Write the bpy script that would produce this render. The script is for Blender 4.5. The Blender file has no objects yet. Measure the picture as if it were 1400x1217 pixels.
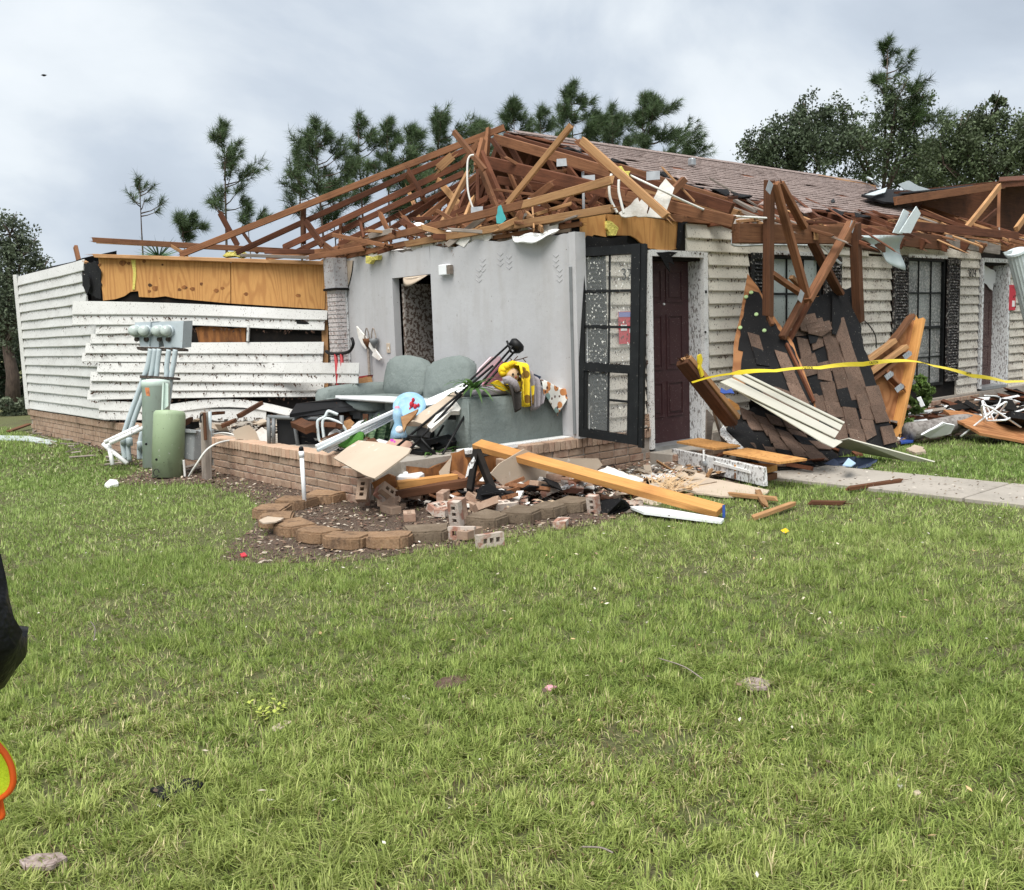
import bpy, bmesh, math, random
import numpy as np
from mathutils import Vector, Matrix, noise as mnoise

random.seed(11)
rng = np.random.default_rng(5)
SC = bpy.context.scene
COL = SC.collection

# ------------------------------------------------------------------ camera, sky, sun, exposure
EYE = Vector((0.0, 0.0, 1.5))
CAM = Matrix(((0.75808883, 0.10330818, -0.64391672),
              (-0.65128003, 0.06890775, -0.75570235),
              (-0.03369938, 0.99225961, 0.11952075)))
FPX, CX, CY = 1299.574, 700.0, 608.5
cam = bpy.data.cameras.new('camera')
cam.sensor_width = 36.0
cam.sensor_fit = 'HORIZONTAL'
cam.lens = FPX * 36 / 1400
cam.clip_end = 3000
cam.clip_start = 0.05
camo = bpy.data.objects.new('camera', cam)
COL.objects.link(camo)
camo.matrix_world = Matrix.Translation(EYE) @ CAM.to_4x4()
SC.camera = camo

SUN_EL, SUN_AZ = math.radians(60), math.radians(212)      # azimuth of the sun, measured in the ground plane from +X
sd = Vector((math.cos(SUN_EL) * math.cos(SUN_AZ), math.cos(SUN_EL) * math.sin(SUN_AZ), math.sin(SUN_EL)))
sun = bpy.data.lights.new('sun', 'SUN')
sun.energy = 2.7
sun.angle = math.radians(45)
sun.color = (1.0, 0.965, 0.91)
suno = bpy.data.objects.new('sun', sun)
COL.objects.link(suno)
suno.rotation_mode = 'QUATERNION'
suno.rotation_quaternion = sd.to_track_quat('Z', 'Y')

W = bpy.data.worlds.new('World')
SC.world = W
W.use_nodes = True
nt = W.node_tree
nt.nodes.clear()
def wn(t, **k):
    n = nt.nodes.new(t)
    for a, b in k.items(): setattr(n, a, b)
    return n
sky = wn('ShaderNodeTexSky', sky_type='NISHITA', sun_disc=False)
sky.sun_elevation = SUN_EL
sky.sun_rotation = math.pi / 2 - SUN_AZ
bg1 = wn('ShaderNodeBackground'); bg1.inputs[1].default_value = 0.05
nt.links.new(sky.outputs[0], bg1.inputs[0])
tc = wn('ShaderNodeTexCoord')
mp = wn('ShaderNodeMapping'); mp.inputs['Scale'].default_value = (1, 1, 1.5); mp.inputs['Rotation'].default_value = (0, 0, 0.6)
nt.links.new(tc.outputs['Generated'], mp.inputs[0])
n1 = wn('ShaderNodeTexNoise'); n1.inputs['Scale'].default_value = 2.3; n1.inputs['Detail'].default_value = 7; n1.inputs['Roughness'].default_value = .5; n1.inputs['Distortion'].default_value = .35
nt.links.new(mp.outputs[0], n1.inputs['Vector'])
cr = wn('ShaderNodeValToRGB')
el = cr.color_ramp.elements
el[0].position = .30; el[0].color = (.325, .375, .445, 1)
el[1].position = .70; el[1].color = (.74, .775, .805, 1)
e = el.new(.47); e.color = (.465, .52, .59, 1)
e = el.new(.57); e.color = (.63, .675, .715, 1)
nt.links.new(n1.outputs['Fac'], cr.inputs[0])
bg2 = wn('ShaderNodeBackground'); bg2.inputs[1].default_value = 0.74
nt.links.new(cr.outputs[0], bg2.inputs[0])
mx = wn('ShaderNodeMixShader'); mx.inputs[0].default_value = .93
nt.links.new(bg1.outputs[0], mx.inputs[1]); nt.links.new(bg2.outputs[0], mx.inputs[2])
wo = wn('ShaderNodeOutputWorld')
nt.links.new(mx.outputs[0], wo.inputs[0])
W.cycles.sampling_method = 'MANUAL'
W.cycles.sample_map_resolution = 512

SC.view_settings.view_transform = 'Standard'
SC.view_settings.look = 'None'
SC.view_settings.exposure = 0.92
SC.view_settings.gamma = 1.0
SC.cycles.max_bounces = 6
SC.cycles.transparent_max_bounces = 12

# ------------------------------------------------------------------ survey helpers: where a sight line meets a plane of the place
def sight(u, v): return CAM @ Vector(((u - CX) / FPX, (CY - v) / FPX, -1.0))
def Pz(u, v, z=0.0): d = sight(u, v); return EYE + d * ((z - EYE.z) / d.z)
def Px(u, v, x): d = sight(u, v); return EYE + d * (x / d.x)
def Py(u, v, y): d = sight(u, v); return EYE + d * (y / d.y)
def Pd(u, v, t): return EYE + sight(u, v) * t
class Pl:
    """a plane through three points; call it with a sight line"""
    def __init__(s, a, b, c):
        s.o = Vector(a); s.n = (Vector(b) - s.o).cross(Vector(c) - s.o).normalized()
        if s.n.dot(EYE - s.o) < 0: s.n = -s.n
    def __call__(s, u, v, off=0.0):
        d = sight(u, v); o = s.o + s.n * off
        return EYE + d * ((o - EYE).dot(s.n) / d.dot(s.n))

# ------------------------------------------------------------------ materials
def M(name, base, layers=(), rough=.8, bump=None, rand=0.0, spec=.3, metal=0.0, stretch=(1, 1, 1), alpha=None, trans=0.0, attr=None, shift=True):
    """procedural material: layers = (kind, scale, lo, hi, colour[, fac, stretch, mask(scale, lo, hi)])"""
    m = bpy.data.materials.new(name); m.use_nodes = True
    t = m.node_tree; N = t.nodes; L = t.links
    b = N['Principled BSDF']
    b.inputs['Roughness'].default_value = rough
    b.inputs['Specular IOR Level'].default_value = spec
    b.inputs['Metallic'].default_value = metal
    b.inputs['Transmission Weight'].default_value = trans
    if alpha is not None: b.inputs['Alpha'].default_value = alpha
    co = N.new('ShaderNodeTexCoord'); oi = N.new('ShaderNodeObjectInfo')
    vec = co.outputs['Object']
    if shift:
        mu = N.new('ShaderNodeMath'); mu.operation = 'MULTIPLY'; mu.inputs[1].default_value = 53.0
        L.new(oi.outputs['Random'], mu.inputs[0])
        ad = N.new('ShaderNodeVectorMath'); ad.operation = 'ADD'
        L.new(vec, ad.inputs[0]); L.new(mu.outputs[0], ad.inputs[1]); vec = ad.outputs[0]
    def mapped(s):
        if tuple(s) == (1, 1, 1): return vec
        q = N.new('ShaderNodeMapping'); q.inputs['Scale'].default_value = s
        L.new(vec, q.inputs[0]); return q.outputs[0]
    def noise(scale, s=(1, 1, 1), detail=4, rg=.55):
        n = N.new('ShaderNodeTexNoise'); n.inputs['Scale'].default_value = scale; n.inputs['Detail'].default_value = detail; n.inputs['Roughness'].default_value = rg
        L.new(mapped(s), n.inputs['Vector']); return n.outputs['Fac']
    def rng_(x, lo, hi, fac=1.0):
        r = N.new('ShaderNodeMapRange'); r.inputs[1].default_value = lo; r.inputs[2].default_value = hi
        r.inputs[3].default_value = 0; r.inputs[4].default_value = fac
        L.new(x, r.inputs[0]); return r.outputs[0]
    c = None
    if attr:
        a = N.new('ShaderNodeAttribute'); a.attribute_name = attr; c = a.outputs['Color']
    else:
        r = N.new('ShaderNodeRGB'); r.outputs[0].default_value = (*base, 1); c = r.outputs[0]
    for l in layers:
        if l[0] == 'obj': l = ('obj', 0) + tuple(l[1:])
        kind, scale, lo, hi, colr = l[:5]
        fac = l[5] if len(l) > 5 else 1.0
        st = l[6] if len(l) > 6 and l[6] else stretch
        if kind == 'n': f = rng_(noise(scale, st), lo, hi, fac)
        elif kind == 'v':
            vn = N.new('ShaderNodeTexVoronoi'); vn.inputs['Scale'].default_value = scale
            L.new(mapped(st), vn.inputs['Vector']); f = rng_(vn.outputs['Distance'], hi, lo, fac)
        elif kind == 'ply':
            f0 = noise(scale, st, 2, .4)
            m1 = N.new('ShaderNodeMath'); m1.operation = 'MULTIPLY'; m1.inputs[1].default_value = 95.0; L.new(f0, m1.inputs[0])
            m2 = N.new('ShaderNodeMath'); m2.operation = 'SINE'; L.new(m1.outputs[0], m2.inputs[0])
            f = rng_(m2.outputs[0], lo, hi, fac)
        elif kind == 'obj':
            f = rng_(oi.outputs['Random'], lo, hi, fac)
        if len(l) > 7:
            ms = l[7]; f2 = rng_(noise(ms[0]), ms[1], ms[2])
            mm = N.new('ShaderNodeMath'); mm.operation = 'MULTIPLY'; L.new(f, mm.inputs[0]); L.new(f2, mm.inputs[1]); f = mm.outputs[0]
        mix = N.new('ShaderNodeMix'); mix.data_type = 'RGBA'
        L.new(f, mix.inputs[0]); L.new(c, mix.inputs[6]); mix.inputs[7].default_value = (*colr, 1)
        c = mix.outputs[2]
    if rand:
        h = N.new('ShaderNodeHueSaturation')
        r = rng_(oi.outputs['Random'], 0, 1, 1); rr = N.new('ShaderNodeMapRange'); rr.inputs[3].default_value = 1 - rand; rr.inputs[4].default_value = 1 + rand
        L.new(r, rr.inputs[0]); L.new(rr.outputs[0], h.inputs['Value']); L.new(c, h.inputs['Color']); c = h.outputs[0]
    L.new(c, b.inputs['Base Color'])
    if bump:
        bs, bd = bump[0], bump[1]
        bst = bump[2] if len(bump) > 2 else stretch
        bn = N.new('ShaderNodeBump'); bn.inputs['Strength'].default_value = 1.0; bn.inputs['Distance'].default_value = bd
        L.new(noise(bs, bst, 5, .6), bn.inputs['Height']); L.new(bn.outputs[0], b.inputs['Normal'])
    m.diffuse_color = (*base, 1)
    return m

LEAF = (.055, .03, .022)
def specks(amount, col=LEAF, s=46.0):
    """plant shreds plastered on by the wind: elongated fragments plus fine dots"""
    t = .675 - .115 * amount
    return [('n', s, t, t + .03, col, .92, (1.25, 1.25, .62), (5.0, .36, .62)), ('n', s * 2.3, t + .01, t + .045, col, .85, (1, 1, .8))]

mats = {}
mats['siding'] = M('white vinyl', (.63, .63, .61), [('n', 1.2, .35, .75, (.53, .525, .50), .8), ('n', 7, .58, .8, (.50, .48, .44), .4)] + specks(.42), .5, (9, .003), .02, .35)
mats['siding_beige'] = M('cream vinyl', (.70, .665, .575), [('n', 1.5, .35, .75, (.60, .565, .48), .7)] + specks(.42), .55, (9, .003), .02, .35)
mats['siding_dirty'] = M('dirty cream vinyl', (.67, .63, .55), [('n', 1.5, .35, .75, (.52, .48, .41), .8), ('n', 5, .45, .8, (.40, .33, .27), .5)] + specks(.74), .6, (9, .003), .02, .3)
mats['siding_clean'] = M('clean cream vinyl', (.56, .545, .465), [('n', 3, .4, .75, (.48, .465, .395), .7), ('n', 60, .70, .73, LEAF, .8)], .45, (5, .003), 0, .4)
mats['gray_paint'] = M('gray painted drywall', (.475, .475, .485), [('n', 1.0, .4, .7, (.425, .422, .43), .85), ('n', 3.2, .48, .74, (.375, .36, .35), .6, (1.6, 1.6, .3)), ('n', 9, .58, .8, (.37, .36, .355), .5), ('n', 30, .715, .735, (.10, .08, .07), .85), ('n', 12, .72, .745, (.17, .15, .14), .8, (2, 2, .45)), ('n', 75, .70, .72, (.15, .12, .10), .7)], .85, (5, .006), 0, .2)
mats['drywall_paper'] = M('drywall paper', (.47, .39, .305), [('n', 2.5, .35, .75, (.40, .32, .245), .8), ('n', 40, .7, .74, (.2, .14, .1), .7), ('n', 9, .66, .72, (.70, .66, .6), .5)], .9, (40, .001), .06, .15)
mats['gypsum'] = M('gypsum', (.74, .72, .68), [('n', 12, .45, .7, (.55, .5, .44), .7)], .95, (30, .006), 0, .1)
mats['white_paint'] = M('white paint', (.78, .785, .775), [('n', 5, .45, .8, (.64, .635, .60), .6)] + specks(.55), .5, (20, .001), .03, .35)
mats['white_peel'] = M('peeling white paint', (.70, .71, .71), [('n', 44, .54, .58, (.11, .09, .08), .8, (.8, 1.3, .5)), ('n', 11, .58, .68, (.30, .27, .25), .7), ('n', 120, .58, .64, (.25, .22, .2), .6)], .6, (26, .004), 0, .3)
mats['plastic_white'] = M('white plastic', (.80, .82, .83), [('n', 6, .5, .8, (.66, .67, .67), .5), ('n', 40, .72, .75, LEAF, .8)], .4, None, .04, .45)
WOODST = (.35, 7, 7)
def wood(name, a, bb, dark, rand=.30):
    return M(name, a, [('n', 6, .35, .7, bb, .85, WOODST), ('n', 24, .5, .75, dark, .55, (.12, 3, 3)), ('n', 7, .70, .74, dark, .9, (1, 2, 2)), ('n', 2.2, .48, .72, dark, .6, (1, 1, 1)), ('n', 70, .60, .68, dark, .5, (.05, 1, 1))], .78, (26, .0025, WOODST), rand, .2)
mats['old_wood'] = wood('aged attic lumber', (.155, .06, .031), (.10, .038, .02), (.035, .015, .009))
mats['mid_wood'] = wood('weathered lumber', (.245, .115, .057), (.18, .078, .038), (.065, .029, .016))
mats['light_wood'] = wood('pale lumber', (.43, .25, .12), (.36, .19, .085), (.17, .08, .038))
mats['new_wood'] = wood('orange pine board', (.58, .30, .10), (.51, .245, .075), (.30, .13, .045), .06)
mats['wet_wood'] = wood('wet dark lumber', (.115, .05, .025), (.075, .033, .017), (.03, .015, .01))
mats['gray_wood'] = wood('grayed wood', (.30, .26, .225), (.22, .185, .155), (.10, .08, .065))
PLYST = (2.6, 2.6, .38)
mats['plywood'] = M('orange plywood', (.55, .29, .10), [('ply', 1.3, .0, .95, (.37, .165, .055), .65, PLYST), ('n', 30, .42, .75, (.38, .18, .06), .5, (3, 3, .3)), ('n', 2.2, .5, .8, (.46, .22, .075), .5), ('n', 6.5, .715, .75, (.11, .045, .02), .9), ('n', 2.0, .68, .76, (.30, .13, .05), .6)], .72, (30, .001, PLYST), .04, .25)
mats['ply_low'] = M('weathered plywood', (.37, .175, .075), [('ply', .8, -.2, .9, (.25, .105, .042), .85, (2.2, .5, 1.4)), ('n', 4, .6, .75, (.20, .085, .035), .7), ('n', 50, .66, .70, (.10, .05, .03), .7)], .75, (26, .0015), .08, .2)
mats['rot_ply'] = M('rotten plywood', (.30, .125, .04), [('n', 6, .4, .65, (.10, .04, .018), .9, (2, 2, .5)), ('n', 3, .55, .7, (.03, .02, .015), .9)], .85, (20, .004))
mats['tar'] = M('black tar paper', (.0095, .0095, .0105), [('n', 3, .4, .75, (.017, .0165, .017), .8), ('n', 42, .70, .72, (.34, .33, .28), .7), ('n', 90, .69, .72, (.25, .22, .18), .7)], .8, (5, .012), .1, .18)
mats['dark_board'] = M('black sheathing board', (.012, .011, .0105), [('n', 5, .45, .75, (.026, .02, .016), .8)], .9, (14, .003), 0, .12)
mats['roof_shingle'] = M('pinkish roof shingle', (.265, .205, .185), [('n', 60, .42, .62, (.38, .315, .29), .8), ('n', 26, .54, .62, (.12, .085, .075), .8), ('n', 14, .60, .66, (.50, .42, .39), .6), ('n', 9, .62, .68, (.085, .06, .05), .75)], .95, (120, .004), .17, .1)
mats['shingle'] = M('brown asphalt shingle', (.125, .082, .062), [('n', 80, .42, .62, (.175, .122, .095), .8), ('n', 60, .56, .66, (.05, .034, .026), .8), ('n', 5, .5, .7, (.07, .052, .042), .6), ('n', 40, .71, .73, (.50, .46, .38), .8)], .95, (150, .004), .16, .1)
mats['brick'] = M('tan brick', (.40, .275, .195), [('obj', .2, 1, (.21, .125, .092), .9), ('n', 9, .4, .7, (.50, .39, .30), .6), ('n', 40, .6, .68, (.20, .11, .08), .6), ('n', 3, .55, .75, (.20, .14, .105), .7)], .92, (60, .003), .2, .12)
mats['brick_cap'] = M('pale tan cap brick', (.53, .385, .28), [('obj', .3, 1, (.47, .29, .20), .8), ('n', 14, .45, .7, (.40, .26, .18), .5), ('n', 5, .6, .75, (.27, .18, .13), .5)], .92, (60, .003), .1, .12)
mats['brick_red'] = M('red brick with mortar', (.33, .165, .12), [('obj', .2, 1, (.40, .28, .215), .9), ('n', 9, .44, .54, (.52, .47, .41), .85), ('n', 50, .6, .66, (.24, .10, .07), .6)], .93, (50, .004), .13, .1)
mats['mortar'] = M('mortar', (.36, .32, .275), [('n', 20, .4, .7, (.25, .215, .18), .8)], .95, (60, .003))
mats['edging'] = M('brown concrete edging', (.27, .17, .10), [('n', 6, .35, .7, (.175, .11, .07), .9), ('n', 60, .45, .65, (.34, .235, .15), .5), ('n', 11, .55, .68, (.09, .062, .045), .75), ('n', 120, .66, .7, (.05, .04, .03), .8)], .95, (70, .006), .14, .1)
mats['edging_dark'] = M('dark mossy edging', (.145, .11, .078), [('n', 10, .4, .7, (.21, .165, .12), .8), ('n', 70, .6, .68, (.04, .035, .028), .8)], .95, (60, .006), .1, .1)
mats['concrete'] = M('concrete', (.37, .335, .29), [('n', 1.6, .35, .7, (.27, .245, .21), .8), ('n', 30, .4, .7, (.42, .385, .34), .4), ('n', 60, .68, .72, (.13, .105, .085), .8), ('n', 5, .62, .72, (.19, .165, .14), .6)], .93, (70, .002))
mats['door'] = M('maroon door paint', (.052, .022, .024), [('n', 4, .4, .7, (.038, .016, .018), .8), ('n', 60, .675, .70, (.36, .31, .28), .75), ('n', 120, .67, .70, (.30, .22, .2), .6), ('n', 9, .6, .75, (.085, .045, .042), .5)], .5, (14, .001), 0, .35)
mats['door_dirty'] = M('mud spattered maroon door', (.075, .042, .04), [('n', 40, .5, .62, (.17, .12, .11), .8), ('n', 80, .62, .66, (.30, .26, .23), .7)], .7, (50, .002))
mats['black_metal'] = M('black frame', (.006, .0068, .0072), [('n', 8, .45, .8, (.013, .0145, .015), .8), ('n', 60, .69, .71, (.25, .24, .21), .8)], .5, (12, .0008), .08, .22)
mats['shutter'] = M('black shutter', (.010, .011, .012), [('n', 34, .60, .62, (.33, .32, .29), .85, (1, 1, .7))], .6, None, 0, .35)
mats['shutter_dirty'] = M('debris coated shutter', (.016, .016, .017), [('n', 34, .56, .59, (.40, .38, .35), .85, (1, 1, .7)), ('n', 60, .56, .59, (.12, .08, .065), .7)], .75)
mats['glass'] = M('window glass', (.40, .455, .425), [('n', 40, .62, .65, (.06, .045, .035), .8, (1, 1, .7))], .12, None, 0, .6)
mats['glass_dirty'] = M('mud spattered glass', (.285, .30, .29), [('n', 1.2, .42, .62, (.10, .10, .098), .85), ('n', 32, .53, .57, (.50, .48, .45), .75), ('n', 70, .56, .60, (.05, .04, .035), .8)], .4, None, 0, .4)
mats['clear_glass'] = M('clear glass', (.85, .9, .88), [], .03, None, 0, .5, alpha=.05)
mats['speck_glass'] = M('debris speckled glass', (.60, .60, .56), [('n', 34, .55, .58, (.44, .43, .40), .9)], .3, None, 0, .4)
mats['blind'] = M('vinyl blind', (.50, .55, .51), [('n', 3, .4, .7, (.42, .46, .43), .7)], .7, None, .03, .2)
mats['sofa'] = M('sage green upholstery', (.185, .215, .205), [('n', 3, .35, .7, (.15, .178, .17), .8), ('n', 120, .4, .65, (.235, .262, .25), .5), ('n', 17, .70, .74, (.09, .09, .08), .6), ('n', 6, .5, .75, (.17, .20, .19), .55)], .95, (9, .02), .03, .1)
mats['teal_paint'] = M('pale teal enamel', (.57, .68, .615), [('n', 2.4, .35, .7, (.50, .61, .55), .8), ('n', 11, .60, .72, (.27, .31, .27), .7, (1, 1, .4)), ('n', 45, .70, .73, (.07, .06, .05), .7), ('n', 6, .64, .75, (.36, .46, .42), .6)], .5, (10, .001), 0, .4)
mats['green_paint'] = M('sage green enamel', (.32, .41, .255), [('n', 2.4, .35, .7, (.275, .355, .22), .8), ('n', 11, .60, .74, (.18, .21, .14), .6, (1, 1, .4)), ('n', 26, .68, .70, (.55, .56, .50), .8), ('n', 60, .68, .71, (.06, .05, .04), .7)], .48, (10, .001), 0, .4)
mats['conduit'] = M('gray conduit', (.44, .505, .53), [('n', 4, .4, .75, (.36, .42, .44), .7), ('n', 40, .67, .70, (.07, .055, .045), .8)], .5, None, .05, .4)
mats['meter_box'] = M('galvanised gray box', (.41, .465, .485), [('n', 5, .4, .7, (.335, .385, .40), .7), ('n', 50, .67, .70, (.09, .07, .06), .8), ('n', 12, .68, .72, (.20, .13, .09), .6)], .45, None, .04, .45, .2)
mats['meter_glass'] = M('meter glass', (.46, .52, .49), [('n', 8, .5, .75, (.33, .38, .37), .7)], .15, None, 0, .6)
mats['gray_box'] = M('gray plastic box', (.27, .285, .285), [('n', 5, .4, .7, (.21, .225, .23), .7), ('n', 34, .62, .65, (.52, .52, .50), .8)], .6, None, 0, .35)
mats['rust_bar'] = M('leaf covered strut', (.075, .06, .05), [('n', 30, .5, .56, (.025, .018, .015), .9)], .8, (30, .006))
mats['steel'] = M('dull steel', (.42, .44, .45), [('n', 12, .4, .75, (.28, .29, .30), .8)], .4, None, .06, .5, .6)
mats['alu'] = M('pale flashing', (.56, .62, .63), [('n', 4, .4, .75, (.46, .52, .53), .7), ('n', 45, .66, .69, (.10, .08, .07), .8)], .4, (6, .004), .05, .45)
mats['gray_tube'] = M('gray enamel tube', (.17, .18, .185), [('n', 9, .5, .75, (.10, .105, .11), .7)], .45, None, 0, .4)
mats['black'] = M('black plastic', (.007, .007, .0075), [('n', 6, .5, .8, (.014, .014, .015), .8)], .5, (8, .002), .1, .25)
mats['black_cloth'] = M('black rain jacket', (.006, .0063, .007), [('n', 5, .45, .8, (.010, .0105, .012), .7)], .5, (6, .035), 0, .25)
mats['hivis'] = M('lime safety mesh', (.62, .80, .03), [('n', 190, .45, .6, (.50, .66, .02), .7)], .7, (220, .002))
mats['orange_trim'] = M('orange safety binding', (.85, .13, .015), [], .6)
mats['skin'] = M('skin', (.45, .27, .19), [('n', 12, .4, .7, (.40, .22, .15), .5)], .5)
mats['trousers'] = M('dark trousers', (.03, .034, .045), [], .85)
mats['yellow_tape'] = M('yellow caution tape', (.70, .55, .03), [('n', 5, .45, .75, (.66, .50, .01), .7)], .4, None, 0, .4)
mats['ink'] = M('black print', (.012, .012, .012), [], .7)
mats['red'] = M('red notice', (.55, .035, .055), [('n', 8, .5, .8, (.45, .05, .06), .6)], .6)
mats['paper'] = M('white paper', (.80, .80, .79), [], .7)
mats['blue_print'] = M('blue print', (.20, .22, .48), [], .6)
mats['red_metal'] = M('red painted metal', (.33, .025, .03), [('n', 10, .5, .8, (.2, .02, .02), .7)], .5)
mats['tarp'] = M('blue tarp', (.03, .075, .30), [('n', 9, .5, .75, (.02, .05, .2), .7)], .45)
mats['jeans'] = M('dark blue cloth', (.035, .048, .085), [('n', 12, .45, .75, (.02, .028, .05), .7)], .9)
mats['pink'] = M('pink nylon', (.64, .27, .35), [('n', 7, .45, .75, (.70, .38, .45), .7)], .7)
mats['pale_pink'] = M('pale pink nylon', (.70, .52, .56), [], .7)
mats['yellow_plush'] = M('yellow plush', (.78, .53, .015), [('n', 40, .45, .7, (.68, .43, .01), .6)], .95, (90, .006))
mats['giraffe'] = M('yellow cloth with brown spots', (.78, .57, .03), [('v', 11, .40, .46, (.16, .085, .02), .95)], .95, (60, .004))
mats['plush_face'] = M('tan plush', (.56, .39, .235), [], .95, (80, .004))
mats['gray_fleece'] = M('gray fleece', (.33, .30, .315), [('n', 30, .4, .7, (.26, .235, .25), .7, (4, 4, .6))], .95, (60, .006))
mats['dark_sleeve'] = M('dark brown cloth', (.04, .035, .032), [('n', 60, .68, .71, (.4, .38, .33), .6)], .9, (30, .005))
mats['leaf_print'] = M('white cloth with autumn leaf print', (.76, .75, .70), [('v', 10, .36, .40, (.50, .19, .05), .95), ('v', 8.3, .33, .37, (.19, .29, .27), .95, (1.1, .9, 1)), ('v', 17, .22, .26, (.10, .04, .03), .95, (1, 1.2, 1))], .9, (30, .004))
mats['toy_blue'] = M('translucent blue toy mesh', (.34, .60, .82), [('n', 14, .45, .7, (.52, .72, .86), .7)], .4, alpha=.62)
mats['flower_pink'] = M('magenta flower cloth', (.65, .42, .32), [('v', 16, .25, .32, (.62, .05, .52), .95)], .9)
mats['turf'] = M('green artificial turf', (.06, .19, .03), [('n', 90, .4, .65, (.11, .28, .05), .7)], .95, (120, .02))
mats['plant_leaf'] = M('strap leaf', (.055, .125, .028), [('n', 9, .45, .7, (.11, .19, .055), .7)], .5, None, .2, .4)
mats['snake_leaf'] = M('banded snake plant leaf', (.035, .085, .035), [('n', 22, .48, .56, (.17, .25, .13), .8, (.6, .6, 2.5))], .5)
mats['shrub_leaf'] = M('bright shrub leaf', (.10, .185, .035), [('obj', 0, 1, (.16, .24, .07), .5)], .6, attr='tint')
mats['insulation'] = M('yellow insulation', (.70, .62, .17), [('n', 16, .4, .7, (.58, .5, .12), .7)], 1.0, (30, .02))
mats['insul_white'] = M('white attic insulation', (.62, .62, .61), [('n', 12, .4, .7, (.48, .47, .45), .7)], 1.0, (20, .03))
mats['wire'] = M('white cable', (.68, .67, .63), [], .5)
mats['dark_wire'] = M('black cable', (.02, .02, .02), [], .5)
mats['turquoise'] = M('turquoise cloth', (.07, .36, .37), [('n', 12, .4, .7, (.05, .26, .28), .7)], .9)
mats['bark'] = M('pine bark', (.115, .085, .068), [('n', 14, .4, .65, (.055, .04, .033), .8, (2, 2, .5))], .95, (20, .02, (2, 2, .5)), .1)
mats['gray_bark'] = M('gray fallen trunk bark', (.27, .25, .235), [('n', 18, .45, .6, (.12, .105, .095), .8)], .95, (26, .012), .05)
mats['needle'] = M('pine needles', (.05, .085, .035), [], .7, attr='tint')
mats['leafy'] = M('tree leaves', (.05, .085, .03), [], .6, attr='tint')
mats['mulch'] = M('mulch soil', (.105, .072, .052), [('n', 5, .35, .65, (.065, .044, .032), .9), ('n', 60, .52, .62, (.19, .135, .10), .7), ('n', 110, .62, .67, (.48, .40, .32), .7), ('n', 80, .6, .66, (.05, .033, .026), .8)], 1.0, (70, .02), shift=False)
mats['chip'] = M('bark chips', (.2, .13, .09), [], .95, attr='tint')
mats['soil'] = M('thatch and soil', (.10, .115, .04), [('n', 1.7, .48, .66, (.07, .058, .036), .8), ('n', 36, .42, .65, (.17, .155, .075), .6), ('n', 90, .55, .66, (.05, .045, .025), .8)], 1.0, (60, .02), shift=False)
mats['grass'] = M('grass blades', (.1, .16, .03), [], .55, attr='tint', spec=.25)
mats['far_lawn'] = M('far lawn', (.075, .11, .03), [('n', .4, .4, .65, (.06, .09, .025), .8)], 1.0, shift=False)
mats['bird'] = M('dark feathers', (.02, .02, .022), [], .9)
mats['splinter'] = M('splintered wood', (.56, .40, .235), [('n', 40, .4, .7, (.42, .27, .14), .7)], .9, None, .1)

# translucency for thin leaves and blades
for k, w in (('grass', .32), ('leafy', .25), ('needle', .12), ('plant_leaf', .2), ('shrub_leaf', .25)):
    t = mats[k].node_tree; b = t.nodes['Principled BSDF']; out = t.nodes['Material Output']
    tr = t.nodes.new('ShaderNodeBsdfTranslucent'); mxs = t.nodes.new('ShaderNodeMixShader'); mxs.inputs[0].default_value = w
    src = b.inputs['Base Color'].links[0].from_socket
    t.links.new(src, tr.inputs[0]); t.links.new(b.outputs[0], mxs.inputs[1]); t.links.new(tr.outputs[0], mxs.inputs[2]); t.links.new(mxs.outputs[0], out.inputs[0])

# ------------------------------------------------------------------ object helpers
WL = {}
def tag(o, label=None, cat=None, group=None, kind=None):
    if label: o['label'] = label
    if cat: o['category'] = cat
    if group: o['group'] = group
    if kind: o['kind'] = kind
    return o
def thing(name, label, cat, loc, group=None):
    o = bpy.data.objects.new(name, None); COL.objects.link(o)
    o.empty_display_size = .2
    o.location = loc; WL[o] = Vector(loc)
    return tag(o, label, cat, group)
def put(mesh, name, loc, parent=None, rot=None, scale=None):
    o = bpy.data.objects.new(name, mesh); COL.objects.link(o)
    loc = Vector(loc); WL[o] = loc
    if parent is not None:
        o.parent = parent; o.location = loc - WL[parent]
    else: o.location = loc
    if rot is not None:
        o.rotation_mode = 'QUATERNION'
        o.rotation_quaternion = rot.to_quaternion() if isinstance(rot, Matrix) else rot
    if scale is not None: o.scale = scale
    return o
def copy_tree(o, loc, rotz=0.0):
    c = o.copy(); COL.objects.link(c); c.location = loc; c.rotation_euler = (0, 0, rotz); WL[c] = Vector(loc)
    for ch in o.children:
        d = ch.copy(); COL.objects.link(d); d.parent = c
    return c

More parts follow.
